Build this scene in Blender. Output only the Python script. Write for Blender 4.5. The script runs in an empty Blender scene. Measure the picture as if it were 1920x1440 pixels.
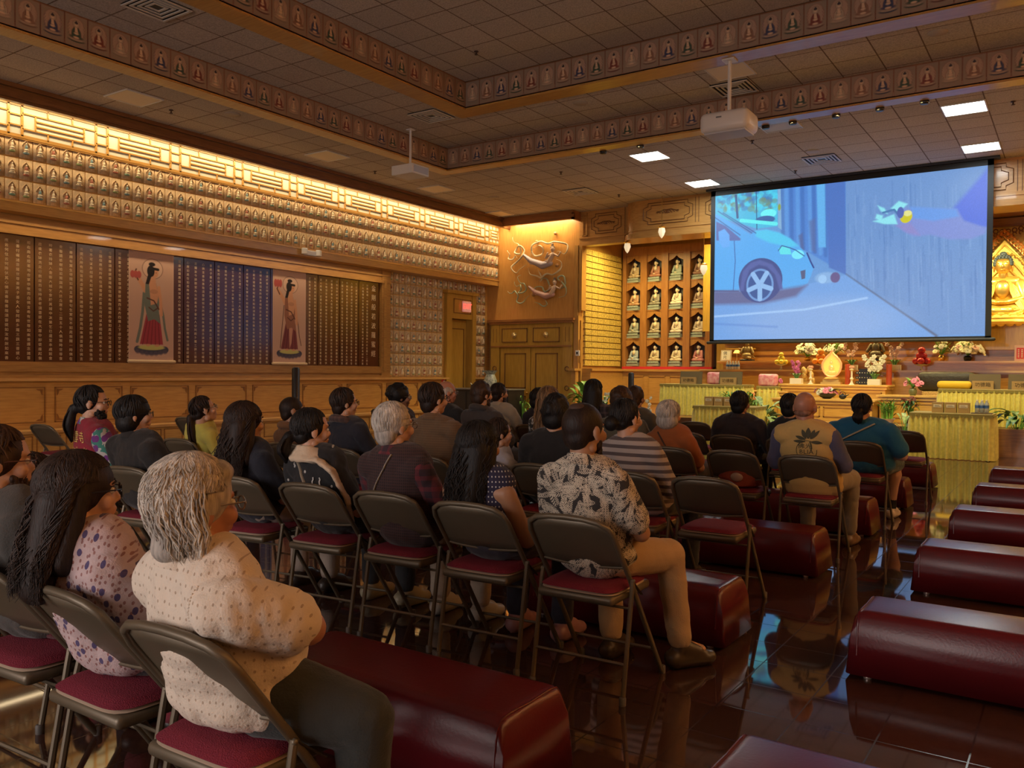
import bpy, math, random, numpy as np
from mathutils import Vector, Matrix, noise
PI=math.pi
S=bpy.context.scene
COL=S.collection
R0=random.Random(7)
# ---------------------------------------------------------------- camera
cam=bpy.data.cameras.new('camera'); co=bpy.data.objects.new('camera',cam); COL.objects.link(co)
cam.sensor_fit='HORIZONTAL'; cam.sensor_width=36.0; cam.lens=1576.0/1920*36.0
cam.clip_start=0.05; cam.clip_end=100
def cam_matrix(yaw,pit,rol,h):
    cy,sy=math.cos(yaw),math.sin(yaw); cp,sp=math.cos(pit),math.sin(pit)
    f=Vector((-sy*cp,cy*cp,sp)); r=Vector((cy,sy,0)); u=r.cross(f)
    c,s=math.cos(rol),math.sin(rol)
    r2=c*r+s*u; u2=-s*r+c*u
    m=Matrix((r2,u2,-f)).transposed().to_4x4(); m.translation=Vector((0,0,h)); return m
co.matrix_world=cam_matrix(math.radians(34.0),math.radians(-.86),math.radians(.48),1.37)
S.camera=co
# ---------------------------------------------------------------- world, exposure
S.view_settings.view_transform='Standard'; S.view_settings.look='None'
S.view_settings.exposure=0.22; S.view_settings.gamma=1.0; S.view_settings.use_curve_mapping=False
w=bpy.data.worlds.new('world'); S.world=w; w.use_nodes=True
w.node_tree.nodes['Background'].inputs[0].default_value=(1.0,.82,.66,1); w.node_tree.nodes['Background'].inputs[1].default_value=.05
S.cycles.max_bounces=7; S.cycles.diffuse_bounces=4; S.cycles.glossy_bounces=4
S.cycles.use_denoising=True
S.cycles.sample_clamp_indirect=4.0
# ---------------------------------------------------------------- lights of the room
def area(name,loc,rot,sx,sy,power,col,spread=PI):
    l=bpy.data.lights.new(name,'AREA'); l.shape='RECTANGLE'; l.size=sx; l.size_y=sy; l.energy=power; l.color=col; l.spread=spread
    o=bpy.data.objects.new(name,l); COL.objects.link(o); o.location=loc; o.rotation_euler=rot; return o
def spot(name,loc,target,power,col,angle=60,blend=.7,rad=.08):
    l=bpy.data.lights.new(name,'SPOT'); l.energy=power; l.color=col; l.spot_size=math.radians(angle); l.spot_blend=blend; l.shadow_soft_size=rad
    o=bpy.data.objects.new(name,l); COL.objects.link(o); o.location=loc
    o.rotation_euler=(Vector(target)-Vector(loc)).to_track_quat('-Z','Y').to_euler(); return o
WARM=(1.0,.74,.42); YEL=(1.0,.78,.30); COOL=(.93,1.0,.98)
# long cove strip hidden behind the left cornice, shining down the relief wall
area('left_cove_lamp',(-12.99,8.5,5.335),(0,math.radians(8),0),.09,20.6,155,WARM,math.radians(170))
area('left_wash_fill',(-13.30,4.4,3.69),(0,math.radians(-4),0),.06,20.4,60,WARM,math.radians(150))  # unseen wash light added to brighten the lower left wall
# the same cove along the wall opposite (outside the frame) and above the panel with the flying figures
area('right_cove_lamp',(4.7,8.5,5.40),(0,math.radians(-30),0),.10,20.6,850,(1.0,.72,.42),math.radians(170))
area('apsara_cove_lamp',(-12.0,18.62,5.36),(math.radians(12),0,0),2.2,.08,34,WARM,math.radians(170))
# recessed altar lights in the canopy behind the frieze
for i,x in enumerate((-9.6,-7.2,-5.2,-3.1,-1.2,.9)):
    area('altar_lamp',(x,19.6,4.9),(math.radians(6),0,0),.9,.35,95,YEL,math.radians(150))
for x in (-6.6,-5.2,-3.9,-3.2,-2.6,-2.0,-.8):
    spot('altar_spot_lamp',(x,13.78,5.42),(x*.75-1.0,17.6,.9),330,YEL,72,.8)
for x in (-6.6,-1.6): spot('flower_spot_lamp',(x,18.4,5.3),(x*.9-.3,19.2,1.6),40,YEL,60,.8)
spot('buddha_spot_lamp',(-2.3,18.7,4.1),(-1.3,20.4,3.3),260,(1,.84,.40),55,.7)
spot('buddha_spot_lamp',(-.3,18.7,4.2),(-1.3,20.4,3.3),200,(1,.84,.40),55,.7)
# soft fill light added behind the photographer, standing in for assumed daylight
area('rear_fill',(-4.5,-5.6,2.3),(math.radians(82),0,0),7.0,2.6,330,(1.0,.88,.84))
# ---------------------------------------------------------------- materials
MATS={}
def nodes(m): return m.node_tree.nodes,m.node_tree.links
def mat(name,col=(.5,.5,.5),rough=.5,metal=0.0,var=0.0,vscale=8.0,bump=0.0,bscale=40.0,emit=None,estr=0.0,sheen=0.0,stretch=(1,1,1),trans=0.0,spec=None,coat=0.0,vcol=None,sss=0.0):
    if name in MATS: return MATS[name]
    m=bpy.data.materials.new(name); m.use_nodes=True; MATS[name]=m
    N,L=nodes(m); b=N['Principled BSDF']
    b.inputs['Base Color'].default_value=(*col,1); b.inputs['Roughness'].default_value=rough; b.inputs['Metallic'].default_value=metal
    if spec is not None: b.inputs['Specular IOR Level'].default_value=spec
    if trans: b.inputs['Transmission Weight'].default_value=trans
    if sheen: b.inputs['Sheen Weight'].default_value=sheen
    if coat: b.inputs['Coat Weight'].default_value=coat
    tc=N.new('ShaderNodeTexCoord'); mp=N.new('ShaderNodeMapping'); mp.inputs['Scale'].default_value=stretch; L.new(tc.outputs['Object'],mp.inputs[0])
    nz=N.new('ShaderNodeTexNoise'); nz.inputs['Scale'].default_value=vscale; nz.inputs['Detail'].default_value=4; L.new(mp.outputs[0],nz.inputs['Vector'])
    if var or vcol:
        mx=N.new('ShaderNodeMix'); mx.data_type='RGBA'
        c2=vcol if vcol else tuple(max(0,c*(1-var)) for c in col)
        c1=col if vcol else tuple(min(1,c*(1+var*.6)) for c in col)
        mx.inputs[6].default_value=(*c1,1); mx.inputs[7].default_value=(*c2,1)
        rr=N.new('ShaderNodeMapRange'); rr.inputs[1].default_value=.35; rr.inputs[2].default_value=.65; L.new(nz.outputs[0],rr.inputs[0])
        L.new(rr.outputs[0],mx.inputs[0]); L.new(mx.outputs[2],b.inputs['Base Color'])
    if bump:
        n2=N.new('ShaderNodeTexNoise'); n2.inputs['Scale'].default_value=bscale; n2.inputs['Detail'].default_value=3; L.new(mp.outputs[0],n2.inputs['Vector'])
        bp=N.new('ShaderNodeBump'); bp.inputs['Strength'].default_value=bump; bp.inputs['Distance'].default_value=.01
        L.new(n2.outputs[0],bp.inputs['Height']); L.new(bp.outputs[0],b.inputs['Normal'])
    if emit: b.inputs['Emission Color'].default_value=(*emit,1); b.inputs['Emission Strength'].default_value=estr
    return m
def wood(name,a,b2,rough=.35,grain='z',coat=.15):
    st={'z':(14,14,1.2),'y':(14,1.2,14),'x':(1.2,14,14)}[grain]
    return mat(name,a,rough,vcol=b2,vscale=3.0,stretch=st,bump=.05,bscale=10,coat=coat)
OAK=wood('golden_oak',(.50,.268,.068),(.40,.20,.046))
OAKY=wood('golden_oak_long',(.62,.345,.090),(.51,.265,.062),grain='y')
OAKX=wood('golden_oak_cross',(.50,.268,.068),(.40,.20,.046),grain='x')
DOAK=wood('brown_oak',(.20,.085,.028),(.14,.055,.018),grain='y')
DOAKX=wood('brown_oak_cross',(.24,.10,.034),(.17,.066,.022),grain='x')
OLIVE=wood('yellow_oak',(.46,.27,.045),(.38,.21,.032))
CARVE=mat('carved_dark_oak',(.16,.065,.02),.5)
BRASS=mat('brass',(.75,.50,.16),.25,1.0)
GOLD=mat('polished_gold',(.95,.68,.16),.30,.75,bump=.15,bscale=30)
GOLDM=mat('matt_gold',(.85,.62,.16),.42,.65)
CREAM=mat('cream_plaster',(.62,.55,.42),.8,bump=.2,bscale=60)
WHITE=mat('white_plastic',(.72,.70,.68),.4)
BLACK=mat('black_plastic',(.012,.012,.014),.35)
# polished granite floor with grout lines
def tile_mat(name,cols,size,grout,gw,rough,spec=.5,bump=0.0,coord='Object',spk=None):
    m=bpy.data.materials.new(name); m.use_nodes=True; N,L=nodes(m); b=N['Principled BSDF']
    tc=N.new('ShaderNodeTexCoord'); br=N.new('ShaderNodeTexBrick'); br.offset=0; br.squash=1
    br.inputs['Scale'].default_value=1; br.inputs['Brick Width'].default_value=size; br.inputs['Row Height'].default_value=size
    br.inputs['Mortar Size'].default_value=gw; br.inputs['Mortar Smooth'].default_value=.1; br.inputs['Bias'].default_value=0
    br.inputs['Color1'].default_value=(*cols[0],1); br.inputs['Color2'].default_value=(*cols[1],1); br.inputs['Mortar'].default_value=(*grout,1)
    L.new(tc.outputs[coord],br.inputs['Vector'])
    nz=N.new('ShaderNodeTexNoise'); nz.inputs['Scale'].default_value=spk or 60; nz.inputs['Detail'].default_value=5; L.new(tc.outputs[coord],nz.inputs['Vector'])
    rr=N.new('ShaderNodeMapRange'); rr.inputs[1].default_value=.3; rr.inputs[2].default_value=.7; rr.inputs[3].default_value=.72; rr.inputs[4].default_value=1.2; L.new(nz.outputs[0],rr.inputs[0])
    vm=N.new('ShaderNodeVectorMath'); vm.operation='SCALE'; L.new(br.outputs['Color'],vm.inputs[0]); L.new(rr.outputs[0],vm.inputs['Scale']); L.new(vm.outputs[0],b.inputs['Base Color'])
    b.inputs['Roughness'].default_value=rough; b.inputs['Specular IOR Level'].default_value=spec
    if bump:
        bp=N.new('ShaderNodeBump'); bp.inputs['Strength'].default_value=bump; bp.inputs['Distance'].default_value=.004
        L.new(nz.outputs[0],bp.inputs['Height']); L.new(bp.outputs[0],b.inputs['Normal'])
    else:
        mr=N.new('ShaderNodeMapRange'); mr.inputs[3].default_value=rough; mr.inputs[4].default_value=.22; L.new(br.outputs['Fac'],mr.inputs[0]); L.new(mr.outputs[0],b.inputs['Roughness'])
    return m
FLOORM=tile_mat('polished_granite',((.050,.020,.014),(.062,.026,.018)),.305,(.022,.010,.008),.0034,.04,spec=.95,spk=45)
CEILM=tile_mat('ceiling_tile',((.50,.44,.38),(.57,.50,.43)),.61,(.20,.14,.10),.010,.9,spec=.1,bump=.5,spk=55)
# ---------------------------------------------------------------- mesh helper
class MB:
    def __init__(s): s.v=[]; s.f=[]; s.m=[]; s.M=Matrix()
    def add(s,vs,fs,mi=0,M=None):
        o=len(s.v); T=s.M if M is None else s.M@M
        s.v+=[tuple(T@Vector(p)) for p in vs]; s.f+=[tuple(i+o for i in f) for f in fs]; s.m+=[mi]*len(fs); return s
    def box(s,a,b,mi=0,M=None,bev=0.0):
        x0,y0,z0=[min(a[i],b[i]) for i in range(3)]; x1,y1,z1=[max(a[i],b[i]) for i in range(3)]
        if bev<=0:
            return s.add([(x0,y0,z0),(x1,y0,z0),(x1,y1,z0),(x0,y1,z0),(x0,y0,z1),(x1,y0,z1),(x1,y1,z1),(x0,y1,z1)],
             [(0,3,2,1),(4,5,6,7),(0,1,5,4),(1,2,6,5),(2,3,7,6),(3,0,4,7)],mi,M)
        c=[((x0+x1)/2,(y0+y1)/2,(z0+z1)/2)][0]; h=((x1-x0)/2,(y1-y0)/2,(z1-z0)/2); bev=min(bev,min(h)*.99)
        import bmesh
        bm=bmesh.new(); bmesh.ops.create_cube(bm,size=1)
        for v in bm.verts: v.co=Vector((c[0]+v.co.x*2*h[0],c[1]+v.co.y*2*h[1],c[2]+v.co.z*2*h[2]))
        bmesh.ops.bevel(bm,geom=list(bm.edges),offset=bev,segments=3,profile=.5,affect='EDGES')
        bm.verts.index_update(); r=s.add([v.co[:] for v in bm.verts],[[v.index for v in f.verts] for f in bm.faces],mi,M); bm.free(); return r
    def tube(s,pts,r,n=8,mi=0,M=None,cap=True,flat=1.0):
        P=[Vector(p) for p in pts]; k=len(P); rs=r if isinstance(r,(list,tuple)) else [r]*k
        vs=[]; up=None
        for i in range(k):
            t=(P[min(i+1,k-1)]-P[max(i-1,0)]); t=t.normalized() if t.length>1e-9 else Vector((0,0,1))
            if up is None: up=Vector((0,0,1)) if abs(t.z)<.9 else Vector((0,1,0))
            a=t.cross(up)
            if a.length<1e-6: a=t.orthogonal()
            a.normalize(); bb=a.cross(t).normalized(); up=bb
            for j in range(n):
                q=2*PI*j/n; vs.append(P[i]+a*(rs[i]*math.cos(q))+bb*(rs[i]*flat*math.sin(q)))
        fs=[(i*n+j,i*n+(j+1)%n,(i+1)*n+(j+1)%n,(i+1)*n+j) for i in range(k-1) for j in range(n)]
        if cap: fs+=[tuple(range(n))[::-1],tuple((k-1)*n+j for j in range(n))]
        return s.add(vs,fs,mi,M)
    def lathe(s,prof,n=20,c=(0,0,0),mi=0,M=None,wob=None):
        vs=[];k=len(prof)
        for (r,z) in prof:
            for j in range(n):
                q=2*PI*j/n; rr=r*(1+(wob(q,z) if wob else 0)); vs.append((c[0]+rr*math.cos(q),c[1]+rr*math.sin(q),c[2]+z))
        fs=[(i*n+j,i*n+(j+1)%n,(i+1)*n+(j+1)%n,(i+1)*n+j) for i in range(k-1) for j in range(n)]
        fs+=[tuple(range(n))[::-1],tuple((k-1)*n+j for j in range(n))]
        return s.add(vs,fs,mi,M)
    def ell(s,c,r,mi=0,n=12,k=8,M=None):
        if isinstance(r,(int,float)): r=(r,r,r)
        vs=[(c[0],c[1],c[2]-r[2])]
        for i in range(1,k):
            t=PI*i/k-PI/2
            for j in range(n):
                q=2*PI*j/n; vs.append((c[0]+r[0]*math.cos(t)*math.cos(q),c[1]+r[1]*math.cos(t)*math.sin(q),c[2]+r[2]*math.sin(t)))
        vs.append((c[0],c[1],c[2]+r[2])); e=len(vs)-1
        fs=[(0,1+(j+1)%n,1+j) for j in range(n)]+[(1+i*n+j,1+i*n+(j+1)%n,1+(i+1)*n+(j+1)%n,1+(i+1)*n+j) for i in range(k-2) for j in range(n)]
        fs+=[(e,1+(k-2)*n+j,1+(k-2)*n+(j+1)%n) for j in range(n)]
        return s.add(vs,fs,mi,M)
    def prism(s,poly,h0,h1,axis='z',mi=0,M=None):
        n=len(poly)
        f={'z':lambda p,h:(p[0],p[1],h),'y':lambda p,h:(p[0],h,p[1]),'x':lambda p,h:(h,p[0],p[1])}[axis]
        vs=[f(p,h0) for p in poly]+[f(p,h1) for p in poly]
        fs=[tuple(range(n))[::-1],tuple(range(n,2*n))]+[(i,(i+1)%n,n+(i+1)%n,n+i) for i in range(n)]
        return s.add(vs,fs,mi,M)
    def cap(s,a,b,ra,rb,n=12,mi=0,M=None):
        a=Vector(a); b=Vector(b); d=b-a; L_=max(d.length,1e-4); q=d.to_track_quat('Z','Y').to_matrix().to_4x4(); q.translation=a
        pr=[(max(ra*math.cos(t),1e-4),ra*math.sin(t)) for t in (-PI/2,-PI/3,-PI/6,0)]+[(max(rb*math.cos(t),1e-4),L_+rb*math.sin(t)) for t in (0,PI/6,PI/3,PI/2)]
        return s.lathe(pr,n,(0,0,0),mi,q if M is None else M@q)
    def mesh(s,name,mats,smooth=False):
        me=bpy.data.meshes.new(name); me.from_pydata(s.v,[],s.f)
        for m in (mats if isinstance(mats,(list,tuple)) else [mats]): me.materials.append(m)
        me.polygons.foreach_set('material_index',s.m)
        if smooth: me.polygons.foreach_set('use_smooth',[True]*len(s.f))
        me.update(); return me
    def build(s,name,mats,parent=None,smooth=False,loc=None,rz=0,bevel=0):
        me=s.mesh(name,mats,smooth); o=bpy.data.objects.new(name,me); COL.objects.link(o)
        if parent: o.parent=parent
        if loc: o.location=loc
        if rz: o.rotation_euler=(0,0,rz)
        if smooth and smooth!='all': me.set_sharp_from_angle(angle=math.radians(40))
        return o
def tag(o,label=None,cat=None,group=None,kind=None):
    if label: o['label']=label
    if cat: o['category']=cat
    if group: o['group']=group
    if kind: o['kind']=kind
    return o
def thing(name,label,cat,loc=(0,0,0),rz=0,group=None):
    o=bpy.data.objects.new(name,None); COL.objects.link(o); o.location=loc; o.rotation_euler=(0,0,rz); o.empty_display_size=.1
    return tag(o,label,cat,group)
def struct(o): o['kind']='structure'; return o
def copy_tree(o,parent=None,ch=None):
    c=o.copy(); COL.objects.link(c)
    if parent: c.parent=parent
    for k in list(o.children): copy_tree(k,c)
    return c
def place(o,loc,rz=0,label=None,group=None):
    o.location=loc; o.rotation_euler=(0,0,rz)
    if label: o['label']=label
    if group: o['group']=group
    return o
def inst(name,me,loc,label,cat,group=None,rot=(0,0,0)):
    o=bpy.data.objects.new(name,me); COL.objects.link(o); o.location=loc; o.rotation_euler=rot; return tag(o,label,cat,group)
# a picture painted into the vertex colours of a fine grid (posters, tiles, the projected film)
class Canvas:
    def __init__(s,w,h,bg=(0,0,0)):
        s.w,s.h=w,h; s.a=np.ones((h,w,3))*np.array(bg); s.Y,s.X=np.mgrid[0:h,0:w].astype(float); s.X=(s.X+.5)/w; s.Y=(s.Y+.5)/h
    def put(s,mask,col,al=1.0):
        m=np.clip(mask,0,1)[...,None]*al; s.a=s.a*(1-m)+np.array(col)*m
    def poly(s,pts,col,al=1.0,soft=1.0):
        asp=s.w/s.h; n=len(pts); P=np.array(pts,float); inside=np.zeros(s.X.shape,bool); dist=np.full(s.X.shape,9.0)
        for i in range(n):
            x0,y0=P[i]; x1,y1=P[(i+1)%n]
            c=((y0>s.Y)!=(y1>s.Y)); xi=(x1-x0)*(s.Y-y0)/((y1-y0) if abs(y1-y0)>1e-9 else 1e-9)+x0
            inside^=c&(s.X<xi)
            dx,dy=(x1-x0)*asp,(y1-y0); L2=dx*dx+dy*dy+1e-12
            t=np.clip(((s.X-x0)*asp*dx+(s.Y-y0)*dy)/L2,0,1)
            dist=np.minimum(dist,np.hypot((s.X-x0)*asp-t*dx,(s.Y-y0)-t*dy))
        sd=np.where(inside,dist,-dist)*s.h/soft
        s.put(sd+.5,col,al)
    def ell(s,cx,cy,rx,ry,col,al=1.0,rot=0,soft=1.0):
        asp=s.w/s.h; x=(s.X-cx)*asp; y=s.Y-cy; rx=rx*asp; c,q=math.cos(rot),math.sin(rot)
        u=(x*c+y*q)/rx; v=(-x*q+y*c)/ry; s.put((1-np.hypot(u,v))*min(rx,ry)*s.h/soft+.5,col,al)
    def line(s,pts,wd,col,al=1.0,soft=1.0):
        asp=s.w/s.h; d=np.full(s.X.shape,9.0)
        for (x0,y0),(x1,y1) in zip(pts,pts[1:]):
            dx,dy=(x1-x0)*asp,(y1-y0); t=np.clip(((s.X-x0)*asp*dx+(s.Y-y0)*dy)/(dx*dx+dy*dy+1e-12),0,1)
            d=np.minimum(d,np.hypot((s.X-x0)*asp-t*dx,(s.Y-y0)-t*dy))
        s.put((wd-d)*s.h/soft+.5,col,al)
    def mesh(s,name,w,h,mt):
        # plane in local XZ facing -Y, centred
        vs=[];W,H=s.w,s.h
        xs=np.linspace(-w/2,w/2,W+1); zs=np.linspace(h/2,-h/2,H+1)
        V=np.zeros(((H+1),(W+1),3)); V[...,0]=xs[None,:]; V[...,2]=zs[:,None]
        idx=np.arange((H+1)*(W+1)).reshape(H+1,W+1)
        F=np.stack([idx[1:,:-1],idx[1:,1:],idx[:-1,1:],idx[:-1,:-1]],-1).reshape(-1,4)
        me=bpy.data.meshes.new(name); me.vertices.add(V.size//3); me.vertices.foreach_set('co',V.ravel())
        me.loops.add(F.size); me.loops.foreach_set('vertex_index',F.ravel()); me.polygons.add(len(F)); me.polygons.foreach_set('loop_start',np.arange(0,F.size,4)); 
        me.materials.append(mt); me.update(calc_edges=True)
        ca=me.color_attributes.new('paint','FLOAT_COLOR','CORNER'); c=np.ones((H*W,4,4)); c[...,:3]=s.a.reshape(-1,1,3); ca.data.foreach_set('color',c.ravel())
        return me
def paint_mat(name,rough=.6,emit=0.0):
    m=bpy.data.materials.new(name); m.use_nodes=True; N,L=nodes(m); b=N['Principled BSDF']; at=N.new('ShaderNodeVertexColor'); at.layer_name='paint'
    if emit: b.inputs['Base Color'].default_value=(.02,.02,.02,1); L.new(at.outputs[0],b.inputs['Emission Color']); b.inputs['Emission Strength'].default_value=emit
    else: L.new(at.outputs[0],b.inputs['Base Color'])
    b.inputs['Roughness'].default_value=rough; return m
PAINT=paint_mat('painted_ceramic',.45); PAPER=paint_mat('painted_silk',.9)
def lin(r,g,b): return tuple(((c/255)/12.92 if c<=10 else ((c/255+.055)/1.055)**2.4) for c in (r,g,b))
# ================================================================ THE SETTING
XW=-13.24; XL=-13.6; YA=18.9; ZC=5.47; ZM=5.9; ZT=6.35; XR=5.0; YB=-6.0
struct(MB().box((XL-.2,YB,-.1),(XR+.2,22.4,0)).build('floor',FLOORM))
# ceiling: three levels, each a slab with a rectangular opening
def ring(name,z,x0,x1,y0,y1,hx0,hx1,hy0,hy1,m,t=.08):
    b=MB()
    for a in (((x0,y0),(hx0,y1)),((hx1,y0),(x1,y1)),((hx0,y0),(hx1,hy0)),((hx0,hy1),(hx1,y1))):
        b.box((a[0][0],a[0][1],z),(a[1][0],a[1][1],z+t))
    return struct(b.build(name,m))
OX0,OX1,OY0,OY1=-10.74,2.48,-2.5,13.5      # outer coffer opening
IX0,IX1,IY0,IY1=-8.84,.58,-.8,11.6         # inner coffer opening
ring('ceiling',ZC,XL-.2,XR+.2,YB,22.4,OX0,OX1,OY0,OY1,CEILM)
ring('ceiling_middle',ZM,OX0-.1,OX1+.1,OY0-.1,OY1+.1,IX0,IX1,IY0,IY1,CEILM)
struct(MB().box((IX0-.1,IY0-.1,ZT),(IX1+.1,IY1+.1,ZT+.08)).build('ceiling_top',CEILM))
def frame(name,z,x0,x1,y0,y1,wd,m):
    b=MB(); t=.03
    b.box((x0-wd,y1,z-t),(x1+wd,y1+wd,z)); b.box((x0-wd,y0-wd,z-t),(x1+wd,y0,z)); b.box((x0-wd,y0,z-t),(x0,y1,z)); b.box((x1,y0,z-t),(x1+wd,y1,z))
    return struct(b.build(name,m))
frame('trim_outer_coffer',ZC,OX0,OX1,OY0,OY1,.28,OAKX); frame('trim_inner_coffer',ZM,IX0,IX1,IY0,IY1,.36,OAKX)
# coffer sides behind the painted tiles
def sides(name,x0,x1,y0,y1,z0,z1,m):
    b=MB();t=.06
    b.box((x0-t,y1,z0),(x1+t,y1+t,z1)); b.box((x0-t,y0-t,z0),(x1+t,y0,z1)); b.box((x0-t,y0,z0),(x0,y1,z1)); b.box((x1,y0,z0),(x1+t,y1,z1))
    return struct(b.build(name,m))
sides('trim_outer_coffer_side',OX0,OX1,OY0,OY1,ZC,ZM,DOAKX); sides('trim_inner_coffer_side',IX0,IX1,IY0,IY1,ZM,ZT,DOAKX)
# ---- walls
b=MB(); b.box((XL-.2,YB,0),(XL,17.0,3.75)); b.box((XL-.2,18.25,0),(XL,YA+.3,3.75)); b.box((XL-.2,17.0,3.44),(XL,18.25,3.75))
struct(b.build('wall_left',OAKY)); struct(MB().box((XL-.2,YB,3.75),(XW,YA+.3,ZC)).build('trim_relief_band_wall',OAKY))
struct(MB().box((XR,YB,0),(XR+.2,22.4,ZC)).build('wall_right',OAK))
struct(MB().box((XL,YB-.2,0),(XR+.2,YB,ZC)).build('wall_back',OAK))
struct(MB().box((XW-.4,YA+.12,0),(-10.69,YA+.2,2.7)).build('trim_cupboard_recess',OAK))
b=MB(); b.box((XW-.4,YA,2.70),(-10.69,YA+.2,ZC))
struct(b.build('wall_front',wood('apsara_panel_oak',(.58,.30,.075),(.50,.24,.055))))
struct(MB().box((-10.89,YA+.2,0),(-10.69,21.6,ZC)).build('wall_alcove_side',OAK))
b=MB(); b.box((-10.9,21.75,0),(-7.9,21.9,ZC)); b.box((-7.9,21.3,0),(XR,21.6,ZC)); struct(b.build('wall_altar',OLIVE))
# ---- cornices
b=MB()
for (a,c,z0,z1) in ((-13.24,-12.84,5.36,5.47),(-12.92,-12.84,5.22,5.36)): b.box((a,YB,z0),(c,YA,z1))
b.box((-12.86,YB,5.26),(-12.80,YA-.3,5.34)); b.box((-12.86,YB,5.41),(-12.78,YA-.3,5.47))
struct(b.build('trim_cornice_left',DOAK))
b=MB(); b.box((-12.84,YA-.40,5.40),(-10.66,YA,5.47)); b.box((-12.84,YA-.40,5.24),(-10.66,YA-.32,5.40)); b.box((-12.84,YA-.44,5.29),(-10.62,YA-.40,5.36)); b.box((-10.72,YA-.40,5.24),(-10.66,YA,5.40))
struct(b.build('trim_cornice_front',wood('cornice_red_oak',(.30,.12,.035),(.22,.08,.025),grain='x')))
# ---- lattice band with lit paper behind it
LY0=1.0
struct(MB().box((XW,LY0,4.84),(XW+.015,YA,5.30)).build('trim_lattice_backing',mat('lattice_paper',(.60,.62,.50),.8)))
b=MB(); t=.032
def lb(y0,y1,z0,z1): b.box((XW+.012,y0,z0),(XW+.034,y1,z1))
z0,z1=4.84,5.30
lb(LY0,YA,z0-.03,z0+.02); lb(LY0,YA,z1-.02,z1+.03)
h=z1-z0
y=LY0+.02; per=1.34
while y<YA-.1:
    a,c=y,min(y+1.14,YA)          # one repeat: brick rows above and below, nested bars in the middle
    za,zb=z0+h*.25,z0+h*.75
    def q(f): return a+(c-a)*f
    lb(a-.02,a+.015,z0,z1); lb(c-.015,c+.02,z0,z1)
    for zz in (za,zb): lb(a,c,zz-.010,zz+.010)
    for f in (1/3,2/3): 
        for (u,v) in ((z0,za),(zb,z1)): lb(q(f)-.010,q(f)+.010,u,v)
    for f in (.17,.83): lb(q(f)-.010,q(f)+.010,za,zb)
    for zz in (z0+h*.42,z0+h*.58): lb(q(.17),q(.83),zz-.009,zz+.009)
    d=min(c+.20,YA)
    for zz in (z0+h*.33,z0+h*.67): lb(c,d,zz-.010,zz+.010)
    y+=per
struct(b.build('trim_lattice',OAKY))
struct(MB().box((XW,LY0,4.79),(XW+.03,YA,4.83)).build('trim_lattice_sill',OAKY))
# soffit ledge under the relief tiles
b=MB(); b.box((XL-.1,YB,3.70),(XW+.02,YA,3.74)); b.box((XW,YB,3.70),(XW+.03,YA,3.85)); b.box((XW,YB,3.83),(XW+.05,YA,3.86))
struct(b.build('trim_soffit_left',OAKY))
# upper wood frame of the sutra wall, ledges and the low bench along the wall
b=MB(); b.box((XL,YB,3.46),(XL+.10,14.83,3.70)); b.box((XL,YB,3.40),(XL+.14,14.83,3.47)); b.box((XL,YB,3.56),(XL+.13,14.83,3.60))
b.box((XL,14.55,1.2),(XL+.12,14.84,3.70)); b.box((XL,14.6,1.35),(XL+.15,14.68,3.46))
b.box((XL,YB,1.30),(XL+.10,14.62,1.42)); b.box((XL,YB,1.42),(XL+.07,14.55,1.46)); b.box((XL,YB,1.20),(XL+.16,14.84,1.25)); b.box((XL,YB,1.25),(XL+.06,14.84,1.30))
struct(b.build('trim_sutra_frame',wood('frame_oak',(.40,.205,.058),(.30,.145,.038),grain='y')))
b=MB(); b.box((XL,YB,1.155),(XL+.20,17.0,1.20)); b.box((XL,18.25,1.155),(XL+.20,YA,1.2)); b.box((XL,YB,.36),(XL+.50,16.9,.405))
struct(b.build('trim_ledge_left',wood('ledge_oak',(.62,.36,.12),(.54,.28,.085),grain='y')))
b=MB(); b.box((XL,YB,0),(XL+.42,16.9,.36)); b.box((XL,YB,.405),(XL+.06,16.9,1.155)); 
y=-5.9
bb=MB(); cc=MB()
while y<16.6:
    y2=y+1.20
    for (a,c,u,v) in ((y,y2,.50,.55),(y,y2,1.04,1.09),(y,y+.05,.55,1.04),(y2-.05,y2,.55,1.04)): pass
    # sunk panel with carved corner brackets
    for (a,c,u,v) in ((y+.03,y2-.03,.50,.512),(y+.03,y2-.03,1.05,1.062),(y+.03,y+.042,.50,1.06),(y2-.042,y2-.03,.50,1.06)): cc.box((XL+.06,a,u),(XL+.075,c,v))
    for sy,yy in ((1,y+.07),(-1,y2-.07)):
        for sz,zz in ((1,.53),(-1,1.03)):
            cc.prism([(yy,zz),(yy+sy*.10,zz),(yy+sy*.07,zz+sz*.02),(yy+sy*.03,zz+sz*.03),(yy+sy*.02,zz+sz*.07),(yy,zz+sz*.10)],XL+.06,XL+.07,'x')
    for k in range(3):
        a=y+k*.42
        for (p,q_,u,v) in ((a+.02,a+.38,.05,.06),(a+.02,a+.38,.31,.32),(a+.02,a+.03,.05,.32),(a+.37,a+.38,.05,.32)): cc.box((XL+.42,p,u),(XL+.432,q_,v))
    y+=1.29
struct(b.build('trim_wainscot_left',OAKY)); struct(cc.build('trim_wainscot_carving',wood('carving_oak',(.30,.125,.03),(.24,.095,.022),grain='y')))
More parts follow.
